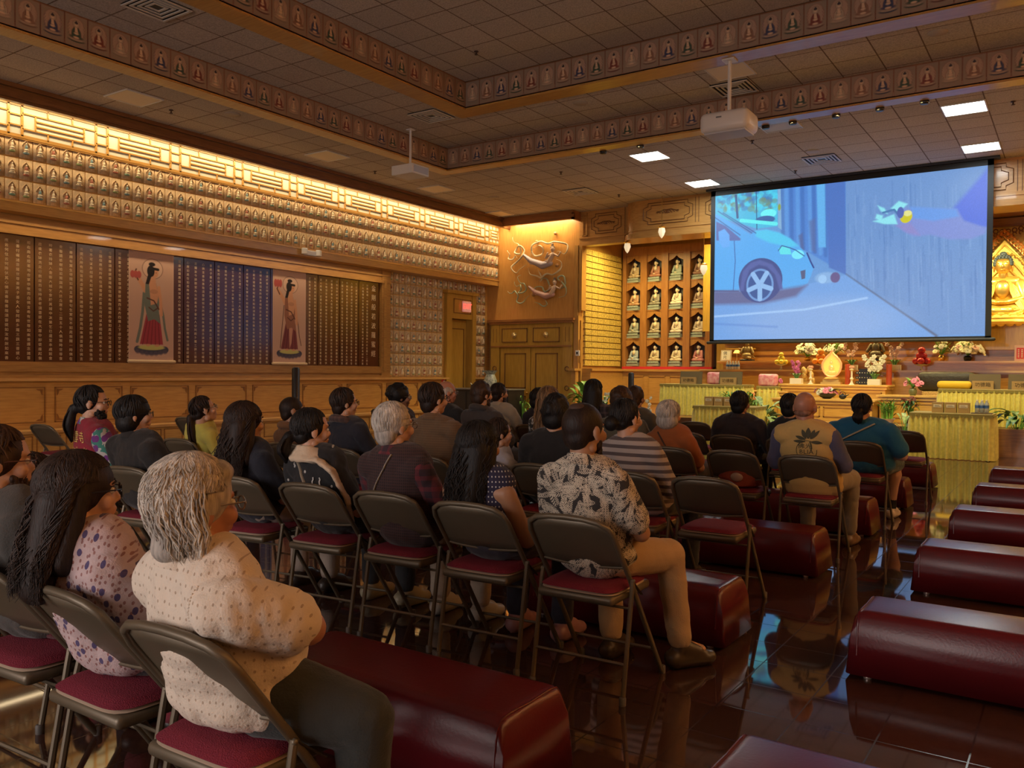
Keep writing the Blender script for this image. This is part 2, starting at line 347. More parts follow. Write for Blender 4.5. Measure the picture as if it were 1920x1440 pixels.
# ---- side door with its tall surround
d=MB(); d.box((XL-.16,17.23,0),(XL-.12,18.1,2.73)); 
for (a,c,u,v) in ((17.32,17.34,.2,2.5),(17.98,18.0,.2,2.5),(17.32,18.0,2.48,2.5),(17.32,18.0,.2,.22)): d.box((XL-.12,a,u),(XL-.105,c,v),1)
do=struct(d.build('door_1',[OLIVE,CARVE])); 
b=MB(); b.box((XL-.16,17.0,0),(XL+.10,17.22,3.44)); b.box((XL-.16,18.1,0),(XL+.10,18.26,3.44)); b.box((XL-.16,17.2,2.74),(XL+.08,18.12,3.40)); b.box((XL-.1,16.95,3.38),(XL+.16,18.3,3.46))
for (a,c,u,v) in ((17.3,18.05,2.88,2.9),(17.3,18.05,3.24,3.26),(17.3,17.32,2.88,3.26),(18.03,18.05,2.88,3.26)): b.box((XL+.08,a,u),(XL+.09,c,v),1)
b.box((XL-.2,17.0,0),(XL-.16,18.26,3.44),1)
struct(b.build('trim_door_surround',[OLIVE,CARVE]))
# ---- altar platform
b=MB(); b.box((-9.8,16.9,0),(XR,21.6,.40)); b.box((-9.85,16.84,.40),(XR,21.6,.45))
struct(b.build('floor_altar_platform',DOAKX))
b=MB(); b.box((-10.7,YA+.15,0),(-7.4,21.3,.02)); struct(b.build('floor_alcove',DOAKX))
# ---- frieze above the altar
b=MB(); ZF=4.60
b.box((-10.69,YA,ZF),(-9.28,YA+.25,ZC)); 
for (a,c,u,v) in ((-10.69,-9.3,ZF,ZF+.05),(-10.69,-9.3,4.78,4.81),(-10.60,-10.57,4.84,5.42),(-10.48,-10.46,4.84,5.42),(-10.60,-10.46,5.40,5.42),(-10.60,-10.46,4.84,4.86),(-9.42,-9.40,4.6,5.47),(-9.34,-9.30,4.6,5.47)): b.box((a,YA-.03,u),(c,YA,v),0)
# bulging curved section
arc=[(-9.28,YA)]+[(-9.28+.55*(1-math.cos(t)),YA-.5*math.sin(t)) for t in [PI/2*i/10 for i in range(1,11)]]
arc+=[(3.0,YA-.5),(3.0,YA+.25),(-9.28,YA+.25)]
b.prism(arc,ZF+.05,ZC,'z'); 
a2=[(x-(.04 if x<-8.7 else 0),yy-(.05 if yy<YA else 0)) for x,yy in arc]
b.prism(a2,ZF-.03,ZF+.10,'z'); b.prism([(x,yy-.02) for x,yy in arc],4.76,4.80,'z')
struct(b.build('wall_frieze',wood('frieze_oak',(.48,.25,.07),(.38,.18,.045),grain='x')))
# carved outlines and motifs on the frieze
b=MB()
def oct_frame(cx,cz,w,h,y):
    k=.12; P=[(-w+k,-h),(w-k,-h),(w-k,-h+k*.6),(w,-h+k),(w,h-k),(w-k,h-k*.6),(w-k,h),(-w+k,h),(-w+k,h-k*.6),(-w,h-k),(-w,-h+k),(-w+k,-h+k*.6)]
    P=[(cx+x,y,cz+z) for x,z in P]; b.tube(P+[P[0]],.009,4,cap=False)
def motif(cx,cz,y,s=1):
    for sx in (-1,1):
        for i in range(4):
            x=cx+sx*(.05+.075*i)*s; b.tube([(x+.035*s*math.cos(q),y,cz+.035*s*math.sin(q)*(1-.15*i)) for q in [PI*2*j/9 for j in range(8)]],.010*s,4)
        b.tube([(cx,y,cz+.05*s),(cx+sx*.1*s,y,cz+.06*s),(cx+sx*.3*s,y,cz-.02*s)],.01*s,4)
    b.ell((cx,y,cz),(.05*s,.012,.05*s),0,8,6)
for (cx,w,y) in ((-9.93,.42,YA-.008),(-8.2,.0,0)):
    if w: oct_frame(cx,5.13,w,.25,y); oct_frame(cx,5.13,w-.08,.19,y); motif(cx,5.13,y,.8)
for cx in (-8.05,-6.5,-4.9,-3.3,-1.7,-.1,1.5):
    oct_frame(cx,5.13,.62,.25,YA-.51); oct_frame(cx,5.13,.54,.19,YA-.51); motif(cx,5.15,YA-.51,.9)
    for dx in (.68,.76): b.box((cx+dx,YA-.512,4.84),(cx+dx+.012,YA-.5,5.42))
struct(b.build('trim_frieze_carving',CARVE))
# pilaster beside the alcove
b=MB(); b.box((-10.80,YA-.06,2.8),(-10.70,YA,4.62)); b.box((-10.69,YA-.03,2.95),(-10.60,YA+.2,4.6))
for z in (1.6,2.9,3.9): b.box((-10.67,YA-.045,z),(-10.62,YA-.03,z+.6),0)
b.box((-10.86,YA-.25,1.40),(-10.66,YA+.1,1.46)); b.box((-10.82,YA-.15,0),(-10.69,YA,1.40)); b.box((-10.80,YA-.08,1.46),(-10.66,YA,2.82))
struct(b.build('trim_pilaster',OAK))
# gold brick wall of the alcove
b=MB(); zb=1.52
for r in range(19):
    z=zb+r*.1605
    b.box((-10.69,YA+.22,z),(-10.66,21.28,z+.012),1)
    for k in range(6):
        y=YA+.25+k*.34+(.02 if r%2 else 0); b.box((-10.69,y,z+.018),(-10.64,y+.325,z+.155))
struct(b.build('trim_gold_brick_wall',[mat('gilded_brick',(.62,.44,.10),.5,.15,var=.35,vscale=22,bump=.8,bscale=45),CARVE]))
# counter under the shelves and wall panels
b=MB(); b.box((-10.69,20.9,1.40),(-7.3,21.5,1.46)); b.box((-10.69,20.95,0),(-7.3,21.5,1.40)); b.box((-10.69,YA+.2,1.40),(-10.40,21.0,1.46)); b.box((-10.69,YA+.2,0),(-10.45,21.0,1.4))
for k in range(5):
    x=-10.3+k*.62
    for (a,c,u,v) in ((x,x+.5,.55,.57),(x,x+.5,1.26,1.28),(x,x+.02,.55,1.28),(x+.48,x+.5,.55,1.28)): b.box((a,20.935,u),(c,20.95,v))
struct(b.build('trim_alcove_counter',OAKX))
struct(MB().box((-10.6,21.2,1.46),(-8.0,21.30,1.53)).build('trim_red_cloth_strip',mat('red_felt',(.50,.02,.03),.9)))
# wooden terraces and mouldings behind the altar
b=MB()
b.box((-7.30,19.0,.45),(1.5,19.5,1.40)); b.box((-7.40,18.9,1.40),(1.6,19.5,1.455))
b.box((-7.05,19.45,1.40),(1.4,20.4,1.60)); b.box((-7.15,19.38,1.60),(1.5,20.4,1.655))
for i,(dy,z0_,z1_) in enumerate(((0,1.655,1.76),(.10,1.76,1.82),(.06,1.82,1.90),(.16,1.90,2.10),(.10,2.10,2.18),(.05,2.18,2.25),(.14,2.25,2.42))): b.box((-7.3,20.1+dy,z0_),(3.0,21.4,z1_))
struct(b.build('trim_altar_terrace',wood('terrace_oak',(.44,.22,.05),(.34,.15,.03),grain='x')))
b=MB()
for (x0,x1) in ((-7.2,-6.5),(-1.0,.9)): 
    for z in (1.95,2.3,2.36,2.42): b.box((x0,20.02,z),(x1,20.2,z+.03))
struct(b.build('trim_altar_moulding',OLIVE))
b=MB(); b.box((-7.42,18.88,1.425),(1.62,18.95,1.46)); b.box((-7.17,19.36,1.625),(1.52,19.43,1.66)); b.box((-9.87,16.82,.42),(XR,16.88,.455))
struct(b.build('trim_terrace_lips',wood('terrace_lip_oak',(.66,.42,.13),(.56,.33,.09),grain='x')))
# Buddha niche wall, framed, right of the screen
b=MB(); b.box((-2.6,20.85,2.45),(-.1,20.95,4.55)); struct(b.build('trim_niche_back',mat('niche_gold_silk',(.62,.46,.16),.5,var=.15,vscale=30)))
b=MB(); b.box((-2.9,20.6,4.55),(.3,20.9,4.70)); b.box((-2.9,20.5,2.42),(-2.6,20.9,4.6)); b.box((-.1,20.5,2.42),(.2,20.9,4.6)); b.box((-3.0,19.5,4.72),(.4,20.9,4.80))
struct(b.build('trim_niche_frame',DOAKX))
b=MB()
for i in range(22):
    x=-2.55+i*.115; zz=4.46-.05*math.cos((x+1.35)*5)
    b.tube([(x+.045*math.cos(q),20.58,zz+.045*math.sin(q)) for q in [2*PI*j/8 for j in range(9)]],.014,5)
    b.tube([(x+.05*math.cos(q)*.7,20.58,zz-.08+.04*math.sin(q)) for q in [2*PI*j/8 for j in range(7)]],.012,5)
b.box((-2.6,20.57,4.52),(-.1,20.60,4.56)); struct(b.build('trim_niche_fretwork',mat('dark_carved_fret',(.13,.035,.02),.45)))
b=MB(); b.box((-7.9,20.3,2.42),(-3.0,20.34,4.6)); b.box((.4,20.3,2.42),(3.0,20.34,4.6)); struct(b.build('trim_altar_panel',OLIVE))
# ================================================================ RELIEF TILES
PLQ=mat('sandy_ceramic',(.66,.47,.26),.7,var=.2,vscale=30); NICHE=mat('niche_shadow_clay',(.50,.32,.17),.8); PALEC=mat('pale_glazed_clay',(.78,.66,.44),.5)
ROBES=[mat('jade_glaze',(.20,.33,.22),.45),mat('rust_glaze',(.42,.15,.09),.5),mat('ivory_glaze',(.66,.55,.36),.5),mat('blue_green_glaze',(.18,.29,.30),.45),mat('moss_glaze',(.30,.36,.14),.5)]
def relief_mesh(w,h,robe):
    b=MB(); d=.016
    b.box((-w/2,-d,-h/2),(w/2,0,h/2),0)
    # pointed arch rim, a flat field with niche shadow put into its colour, a seated figure on a lotus
    arch=[(-.27*w,-.24*h),(-.27*w,.08*h),(-.20*w,.22*h),(-.09*w,.30*h),(0,.37*h),(.09*w,.30*h),(.20*w,.22*h),(.27*w,.08*h),(.27*w,-.24*h)]
    b.prism([(x*1.08,z*1.05) for x,z in arch],-d-.002,-d,'y',0)
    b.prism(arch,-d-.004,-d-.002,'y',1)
    b.tube([(x*1.06,-d-.008,z*1.03) for x,z in arch[1:-1]],.006,5,0)
    b.ell((0,-d-.012,-.26*h),(.27*w,.028,.060*h),3,10,6)
    b.ell((0,-d-.014,-.19*h),(.21*w,.030,.05*h),2,10,6)
    b.ell((0,-d-.018,-.10*h),(.19*w,.034,.065*h),2,10,6)
    b.ell((0,-d-.016,.03*h),(.105*w,.028,.14*h),3 if robe%2 else 2,10,6)
    b.ell((0,-d-.020,.20*h),(.058*w,.018,.055*h),2,8,6)
    b.ell((0,-d-.016,.255*h),(.03*w,.014,.028*h),1,8,5)
    return b.mesh('buddha_relief_tile',[PLQ,NICHE,PALEC,ROBES[robe]],True)
TW=.2025
rm=[relief_mesh(TW*.93,.30,i) for i in range(5)]
rot=(0,0,PI/2)    # faces +x
def nth(k): return '%d%s'%(k,'th' if 10<k%100<14 else {1:'st',2:'nd',3:'rd'}.get(k%10,'th'))
GLZ=['jade','rust','ivory','blue-green','moss']; ROWN=['bottom','middle','top']
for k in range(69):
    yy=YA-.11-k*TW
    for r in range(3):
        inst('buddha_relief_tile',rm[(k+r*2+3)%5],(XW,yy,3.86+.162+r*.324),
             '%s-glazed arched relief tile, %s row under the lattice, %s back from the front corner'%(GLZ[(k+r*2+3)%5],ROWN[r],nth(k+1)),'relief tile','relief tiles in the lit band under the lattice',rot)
rm2=[relief_mesh(.19,.262,i) for i in range(5)]
for k in range(20):
    yy=14.95+k*.208
    for r in range(9):
        z=1.2+.15+r*.282
        if 16.98<yy+.1 and yy-.1<18.28 and z-.14<3.46: continue
        if yy>18.85 or (15.8<yy<19 and False): continue
        inst('buddha_relief_tile',rm2[(k+r*3)%5],(XL,yy,z),
             '%s-glazed brown relief tile by the door, row %s from below, %s from the sutra frame'%(GLZ[(k+r*3)%5],nth(r+1),nth(k+1)),'relief tile','relief tiles on the wall around the exit door',rot)
# ================================================================ PAINTED TILES ON THE COFFERS
def buddha_canvas(robe,skin=(.62,.42,.27),bg=(.28,.20,.14)):
    c=Canvas(30,42,bg)
    ln=(.20,.09,.06)
    c.ell(.5,.42,.40,.36,(.30,.17,.12),.8); c.ell(.5,.42,.36,.33,(.42,.27,.19),.9)
    for sx in (-1,1):
        for k in range(4): c.line([(.5+sx*.30,.25+.1*k),(.5+sx*.36,.33+.1*k)],.008,robe,.6)
    c.ell(.5,.27,.165,.125,(.22,.12,.08)); c.ell(.5,.27,.15,.115,(.42,.30,.21)); 
    c.ell(.5,.78,.37,.07,tuple(x*.5 for x in robe)); c.ell(.5,.755,.34,.05,(.40,.28,.20))
    c.ell(.5,.69,.31,.055,robe); c.ell(.5,.70,.12,.04,skin)
    c.poly([(.40,.38),(.60,.38),(.70,.50),(.72,.66),(.28,.66),(.30,.50)],robe)
    for xx in (.34,.42,.60,.66): c.line([(.5+(xx-.5)*.5,.42),(xx,.66)],.006,tuple(v*.45 for v in robe),.8)
    c.line([(.40,.38),(.30,.50),(.28,.66)],.008,ln,.8); c.line([(.60,.38),(.70,.50),(.72,.66)],.008,ln,.8); c.line([(.20,.69),(.36,.735),(.64,.735),(.80,.69)],.008,ln,.8); c.line([(.40,.50),(.50,.58),(.60,.50)],.009,ln,.6); c.poly([(.44,.38),(.54,.38),(.58,.54),(.44,.52)],skin)
    c.ell(.5,.57,.10,.035,skin)
    c.ell(.5,.285,.066,.062,skin); c.ell(.5,.235,.075,.042,(.04,.025,.03)); c.ell(.5,.195,.035,.025,(.04,.025,.03))
    for (p,q) in (((0,0),(1,0)),((1,0),(1,1)),((1,1),(0,1)),((0,1),(0,0))): c.line([p,q],.012,(.22,.06,.03))
    c.a*=np.array(c.a*0+1); return c
RB=[(.045,.055,.12),(.045,.085,.055),(.21,.045,.03),(.44,.33,.23),(.28,.14,.085)]
TN=.30
def tile_meshes(h):
    return [buddha_canvas(r).mesh('painted_tile',TN*.985,h,PAINT) for r in RB]
tm1=tile_meshes(ZM-ZC-.03); tm2=tile_meshes(ZT-ZM-.03)
BACK=MB().box((-TN*.49,0.001,-.2),(TN*.49,.02,.2))
RBN=['blue','dark-green','red','cream','tan']
def coffer_row(meshes,x0,y0,z,n,along,grp,lab0):
    for k in range(n):
        ci=(k+3)%5 if along=='x' else (-k+1)%5; lab='painted tile, %s-robed figure, %s from the inner corner, %s'%(RBN[ci],nth(k+1),lab0)
        m=meshes[(k*1+3)%5] if along=='x' else meshes[(-k+1)%5]
        if along=='x': inst('painted_tile',m,(x0+TN*(k+.5),y0-.004,z),lab,'painted tile',grp)
        else: inst('painted_tile',m,(x0+.004,y0-TN*(k+.5),z),lab,'painted tile',grp,rot)
coffer_row(tm1,OX0,OY1,(ZC+ZM)/2,44,'x','painted tiles on the lower coffer edge facing the camera','lower edge nearer the screen')
coffer_row(tm1,OX0,OY1,(ZC+ZM)/2,34,'y','painted tiles on the lower coffer edge at left','lower left ceiling edge')
coffer_row(tm2,IX0,IY1,(ZM+ZT)/2,31,'x','painted tiles on the upper coffer edge facing the camera','upper edge facing camera')
coffer_row(tm2,IX0,IY1,(ZM+ZT)/2,27,'y','painted tiles on the upper coffer edge at left','upper left ceiling edge')
# ================================================================ SUTRA PANELS
SUTRA=('如是我聞一時佛在舍衛國祇樹給孤獨園與大比丘眾千二百五十人俱爾時世尊食時著衣持缽入舍衛大城乞食於其城中次第乞已還至本處飯食訖收衣缽洗足已敷座而坐'
'時長老須菩提在大眾中即從座起偏袒右肩右膝著地合掌恭敬而白佛言希有世尊如來善護念諸菩薩善付囑諸菩薩世尊善男子善女人發阿耨多羅三藐三菩提心應云何住云何降伏其心'
'佛言善哉善哉須菩提如汝所說如來善護念諸菩薩善付囑諸菩薩汝今諦聽當為汝說善男子善女人發阿耨多羅三藐三菩提心應如是住如是降伏其心唯然世尊願樂欲聞'
'佛告須菩提諸菩薩摩訶薩應如是降伏其心所有一切眾生之類若卵生若胎生若濕生若化生若有色若無色若有想若無想若非有想非無想我皆令入無餘涅槃而滅度之'
'如是滅度無量無數無邊眾生實無眾生得滅度者何以故須菩提若菩薩有我相人相眾生相壽者相即非菩薩復次須菩提菩薩於法應無所住行於布施所謂不住色布施不住聲香味觸法布施'
'須菩提菩薩應如是布施不住於相何以故若菩薩不住相布施其福德不可思量須菩提於意云何東方虛空可思量不不也世尊須菩提南西北方四維上下虛空可思量不不也世尊'
'須菩提菩薩無住相布施福德亦復如是不可思量須菩提菩薩但應如所教住須菩提於意云何可以身相見如來不不也世尊不可以身相得見如來何以故如來所說身相即非身相'
'佛告須菩提凡所有相皆是虛妄若見諸相非相即見如來須菩提白佛言世尊頗有眾生得聞如是言說章句生實信不')
def text_mesh(txt,size=1.0,extr=0.0,align='CENTER',res=1,rowh=None,font=None):
    cu=bpy.data.curves.new('lettering','FONT'); cu.body=txt; cu.size=size; cu.extrude=extr; cu.align_x=align; cu.align_y='CENTER'; cu.resolution_u=res
    if rowh: cu.space_line=rowh
    o=bpy.data.objects.new('lettering',cu); COL.objects.link(o)
    me=bpy.data.meshes.new_from_object(o.evaluated_get(bpy.context.evaluated_depsgraph_get())); bpy.data.objects.remove(o); bpy.data.curves.remove(cu); return me
def text_obj(name,txt,size,m,parent,loc,rot,extr=.001,align='CENTER',res=2,sx=1.0):
    me=text_mesh(txt,size,extr,align,res); me.materials.clear(); me.materials.append(m)
    o=bpy.data.objects.new(name,me); COL.objects.link(o); o.parent=parent; o.location=loc; o.rotation_euler=rot; o.scale=(sx,1,1); return o
LACQ=mat('red_brown_lacquer',(.085,.026,.014),.16,var=.2,vscale=3,spec=.6)
GLT=mat('gold_lettering',(.85,.64,.40),.5,.1)
NR=26
PW=.66
ys=14.50; pos=0; pan=0
def sutra_panel(y1,y0,first=False):
    global pos,pan
    g=thing('sutra_panel','','wall panel',(XL+.021,(y0+y1)/2,2.43),PI/2,'lacquered sutra panels along the left wall')
    MB().box((-(y1-y0)/2+.004,-.035,-.985),((y1-y0)/2-.004,0,.985)).build('board',LACQ,g)
    cols=[]
    if first: cols=[('金剛般若波羅蜜經',.20,.23)]
    t=MB()
    wid=y1-y0; nc=4 if wid>.5 else max(1,int(wid/.155))
    parts=[]
    if first: parts.append((wid/2-.17,'金剛般若波羅蜜經',.15,.215,.90)); xs_=[wid/2-.38,wid/2-.52]; xs_=[x for x in xs_ if x>-wid/2+.05]
    else: xs_=[wid/2-(i+.5)*(wid/nc) for i in range(nc)]
    for x in xs_:
        s=''.join(SUTRA[(pos+i)%len(SUTRA)] for i in range(NR)); pos+=NR; parts.append((x,s,.056,.0715,.90))
    allv=[];off=0
    mb=MB()
    for (x,s,size,step,top) in parts:
        me=text_mesh('\n'.join(s),size,0,'CENTER',1,step/size); vs=[v.co.copy() for v in me.vertices]; zmax=max(v.y for v in vs)
        mb.add([(v.x+x,-.037,top-(zmax-v.y)) for v in vs],[tuple(p.vertices) for p in me.polygons]); bpy.data.meshes.remove(me)
    mb.build('gold_characters',GLT,g)
    return g
SP=[]
# panels between y=14.5 and the camera side, interrupted by the two hanging scrolls
sp=[(14.5,13.85,True),(13.84,13.26,False),(13.25,12.62,False),(12.61,12.0,False)]
y=12.0
while y>1.0:
    sp.append((y-.005,y-.655,False)); y-=.66
names=['red-brown lacquered panel with the large gold title column, nearest the exit door','lacquered panel of gold characters, second from the exit door','lacquered panel of gold characters, third from the exit door','lacquered panel of gold characters directly right of the red-skirted scroll']
for i,(a,c,f) in enumerate(sp):
    g=sutra_panel(a,c,f)
    if i<4: g['label']=names[i]
    else: g['label']='lacquered panel of gold characters, %s to the left of the red lotus scroll'%nth(i-3)
# ================================================================ TWO HANGING SCROLLS
def scroll_canvas(kind):
    c=Canvas(84,216,lin(196,160,140)); 
    sk=lin(205,150,115); dk=lin(90,55,45); hair=lin(30,22,24)
    gr=lin(110,118,108) if kind==0 else lin(150,100,80); skirt=lin(160,60,70) if kind==0 else lin(125,62,66)
    c.ell(.52,.205,.235,.088,lin(120,90,80)); c.ell(.52,.205,.222,.083,lin(206,172,150))
    # trailing ribbons
    c.line([(.33,.42),(.30,.58),(.25,.72),(.18,.84)] if kind==0 else [(.33,.42),(.28,.62),(.24,.78),(.22,.85)],.012 if kind==0 else .004,gr if kind==0 else dk)
    c.line([(.66,.45),(.76,.60),(.80,.72),(.86,.82)],.010 if kind==0 else .004,gr if kind==0 else dk)
    # lotus in the raised hand
    c.line([(.36,.40),(.30,.35),(.14,.26)],.018,sk); c.line([(.20,.31),(.12,.255),(.16,.22)],.006,dk)
    for a in (-.07,0,.07): c.ell(.15+a,.265 if kind==0 else .20,.05,.032 if kind==0 else .04,lin(175,80,75))
    # skirt, tunic, torso
    c.poly([(.38,.60),(.68,.60),(.76,.86),(.24,.86)],skirt); 
    for k in range(5): c.line([(.42+.055*k,.62),(.30+.095*k,.86)],.004,tuple(x*.6 for x in skirt))
    if kind: c.poly([(.48,.58),(.62,.58),(.56,.80),(.50,.86)],lin(190,140,120))
    c.poly([(.36,.34),(.60,.33),(.68,.44),(.66,.56),(.70,.68),(.56,.64),(.42,.66),(.34,.52)],gr)
    c.poly([(.44,.335),(.60,.335),(.66,.42),(.62,.50),(.48,.52),(.46,.42)],sk); c.line([(.40,.46),(.55,.48),(.66,.55)],.006,dk); c.ell(.55,.40,.09,.02,dk,.25)
    c.line([(.44,.54),(.54,.57),(.64,.54)],.005,dk)
    # arm down
    c.line([(.66,.36),(.70,.48),(.72,.60)],.013,sk); 
    # head
    c.poly([(.48,.27),(.58,.27),(.60,.34),(.44,.34)],sk); c.ell(.565,.235,.085,.044,sk); c.ell(.48,.225,.085,.05,hair); c.poly([(.44,.22),(.50,.26),(.44,.34),(.36,.34)],hair); c.ell(.505,.165,.075,.018,hair); c.line([(.50,.20),(.64,.205)],.012,hair); c.ell(.60,.235,.012,.004,dk)
    # lotus pedestal
    for i in range(7):
        x=.20+i*.10; c.ell(x,.905+.018*math.sin(i*PI/6),.085,.030,lin(70,68,84)); c.ell(x,.925+.02*math.sin(i*PI/6),.06,.020,lin(92,82,98),.6)
    c.ell(.5,.888,.29,.022,lin(190,185,110)); c.ell(.42,.868,.05,.010,sk); c.ell(.62,.870,.055,.010,sk)
    for (p,q) in (((0,0),(1,0)),((1,0),(1,1)),((1,1),(0,1)),((0,1),(0,0))): c.line([p,q],.004,lin(215,185,165))
    return c
for kind,(y0,y1,lab) in enumerate(((8.29,9.15,'left hanging scroll, haloed figure in grey-green tunic and pink skirt'),(11.40,12.27,'right hanging scroll, haloed figure holding a tall red lotus'))):
    g=thing('hanging_scroll',lab,'scroll',(XL+.05,(y0+y1)/2,2.52),PI/2)
    me=scroll_canvas(kind).mesh('painting',y1-y0,2.02,PAPER); o=bpy.data.objects.new('painting',me); COL.objects.link(o); o.parent=g; o.location=(0,-.012,0)
    MB().box((-(y1-y0)/2,-.010,-1.01),((y1-y0)/2,0,1.01)).build('backing',mat('silk_mount',(.50,.40,.33),.9),g)
    MB().cap((-(y1-y0)/2-.005,-.03,-1.03),((y1-y0)/2+.005,-.03,-1.03),.030,.030,10).build('roller',mat('pale_roller',(.60,.44,.26),.5),g,True)
    MB().cap((-(y1-y0)/2,-.015,1.02),((y1-y0)/2,-.015,1.02),.012,.012,8).build('top_rod',mat('pale_roller',(.60,.44,.26),.5),g,True)
# ================================================================ WALL FIXTURES
g=thing('exit_sign','red illuminated exit sign above the side door','sign',(XL+.10,17.80,3.07),PI/2)
MB().box((-.17,-.05,-.14),(.17,0,.14),bev=.01).build('housing',mat('sign_white',(.75,.6,.55),.4,emit=(1,.25,.2),estr=.25),g)
text_obj('letters','EXIT',.19,mat('red_lit_letters',(.6,.02,.02),.4,emit=(1,.03,.02),estr=5.0),g,(0,-.052,0),(PI/2,0,0),sx=.95)
g=thing('emergency_light','white twin-head emergency light on the ledge under the relief band','emergency light',(XW+.03,12.06,3.77),PI/2)
MB().box((-.16,-.07,-.05),(.16,0,.05),bev=.012).build('housing',WHITE,g)
for sx in (-1,1):
    h=MB(); h.box((-.055,-.05,-.06),(.055,.04,.06),0,Matrix.Translation((sx*.19,-.07,.02))@Matrix.Rotation(sx*.5,4,'Z'),.01); h.build('lamp_head',mat('lamp_head_white',(.80,.80,.74),.3),g)
g=thing('fire_alarm_pull','red fire alarm pull box on the wall left of the exit door','alarm',(XL+.045,16.90,1.12),PI/2)
MB().box((-.055,-.05,-.08),(.055,0,.08),bev=.008).build('box',mat('alarm_red',(.55,.02,.02),.4),g); MB().box((-.035,-.06,-.02),(.035,-.05,.0)).build('handle',WHITE,g)
g=thing('wall_thermostat','small white thermostat beside the gold brick wall','thermostat',(-10.62,YA-.16,1.85),0)
MB().box((-.06,-.03,-.07),(.06,0,.07),bev=.008).build('case',WHITE,g); MB().box((-.03,-.035,-.03),(.02,-.03,.03)).build('display',BLACK,g)
# ================================================================ FLYING FIGURES ON THE FRONT PANEL
RIB=mat('cream_ribbon_clay',(.66,.56,.34),.5); PNK=mat('pink_glazed_cloth',(.50,.30,.26),.5); LAV=mat('lilac_glazed_cloth',(.42,.38,.42),.5); SKC=mat('clay_skin',(.58,.42,.30),.5); JAD=mat('jade_sash_clay',(.34,.40,.26),.5)
def apsara(lab,ox,oz,kind):
    g=thing('flying_figure_relief',lab,'wall relief',(ox,YA-.05,oz),0)
    K=1.05/480*1.0
    b=MB(); b.cap((-.30,-.07,-.04),(.10,-.09,-.20),.06,.10,12); b.cap((.10,-.09,-.20),(.34,-.09,-.16),.10,.07,12); b.cap((-.52,-.05,.12),(-.30,-.07,-.04),.035,.07,10)
    for k in range(6): b.tube([(-.5+.04*k,-.09,.12-.05*k),(-.2+.05*k,-.13,-.10-.02*k),(.15+.03*k,-.14,-.22+.03*k)],.016,5)
    b.build('skirt',LAV if kind==0 else PNK,g,True)
    b=MB(); b.cap((.30,-.10,-.14),(.42,-.11,.06),.075,.06,12); b.cap((.42,-.11,.06),(.42,-.11,.14),.03,.03); b.ell((.42,-.11,.20),(.06,.06,.075)); 
    b.cap((.36,-.12,.06),(.22,-.13,-.02),.03,.025); b.cap((.22,-.13,-.02),(.30,-.16,.10),.022,.02); b.cap((.48,-.12,.06),(.60,-.13,.0),.03,.022); b.cap((.60,-.13,0),(.68,-.14,.10),.02,.018); b.build('body',SKC,g,True)
    b=MB(); b.ell((.41,-.10,.24),(.065,.06,.05)); b.ell((.40,-.09,.31),(.035,.035,.045)); b.build('hair',mat('clay_hair',(.16,.12,.08),.5),g,True)
    b=MB()
    def rb(P,r=.024):
        Q=[];
        for i in range(len(P)-1):
            p0=P[max(i-1,0)];p1=P[i];p2=P[i+1];p3=P[min(i+2,len(P)-1)]
            for s in range(6):
                t=s/6; Q.append(tuple(.5*((2*p1[j])+(-p0[j]+p2[j])*t+(2*p0[j]-5*p1[j]+4*p2[j]-p3[j])*t*t+(-p0[j]+3*p1[j]-3*p2[j]+p3[j])*t**3) for j in (0,1)))
        Q.append(P[-1]); n=len(Q)
        b.tube([(x,-.05-.03*math.sin(i*.5),z) for i,(x,z) in enumerate(Q)],[max(.006,r*min(1,4*i/n,4*(n-1-i)/n)) for i in range(n)],7)
    if kind==0:
        rb([(-.88,.62),(-.82,.48),(-.70,.42),(-.62,.30),(-.66,.16),(-.80,.20),(-.74,.34),(-.60,.36),(-.52,.22),(-.58,.06),(-.78,-.06),(-.90,-.20),(-.78,-.34),(-.62,-.26),(-.45,-.14)])
        rb([(-1.05,.28),(-.98,.18),(-1.02,.06),(-.88,.02),(-.80,.12),(-.70,.04)],.018)
        rb([(-.30,.05),(-.22,.26),(-.05,.34),(.08,.26),(.04,.10),(-.12,.06),(-.26,.16),(-.22,.36),(0,.44),(.25,.36),(.40,.40),(.62,.36),(.80,.30),(.84,.14),(.72,.06),(.56,.14),(.50,.02)])
        rb([(.50,-.06),(.64,-.14),(.60,-.34),(.40,-.46),(.20,-.42),(.05,-.52),(-.12,-.46),(-.30,-.40),(-.40,-.22)])
        rb([(-.05,-.30),(.05,-.50),(.0,-.62)],.02)
    else:
        rb([(-1.05,.30),(-.98,.16),(-.84,.20),(-.80,.06),(-.92,-.04),(-.76,-.06),(-.64,.06),(-.68,.22),(-.86,.26),(-.92,.44),(-.84,.50)],.02)
        rb([(-1.30,.02),(-1.18,-.06),(-1.05,.02),(-.92,-.12),(-.98,-.30),(-.80,-.38),(-.66,-.26),(-.50,-.16)],.02)
        rb([(-.40,-.05),(-.26,.10),(-.05,.08),(.06,-.06),(.20,.08),(.16,.26),(.0,.36),(-.16,.28)])
        rb([(.48,.02),(.62,.02),(.74,.16),(.72,.34),(.58,.40),(.50,.30),(.62,.20),(.78,.02),(.72,-.20),(.54,-.26)])
        rb([(.05,-.28),(.12,-.42),(.0,-.50),(-.14,-.42),(-.34,-.36)],.02)
    b.build('ribbon',RIB if kind==0 else JAD,g,True)
    return g
apsara('pale flying figure relief with lilac robe and looping cream ribbons, the upper one',-11.82,4.36,0)
apsara('flying figure relief with pink robe and green sashes, the lower one of two',-11.70,3.52,1).scale=(.88,1,.86)
bm_=MB().ell((0,-.03,0),(.05,.05,.05)).mesh('relief_pearl',mat('amber_glaze',(.50,.27,.10),.35),True)
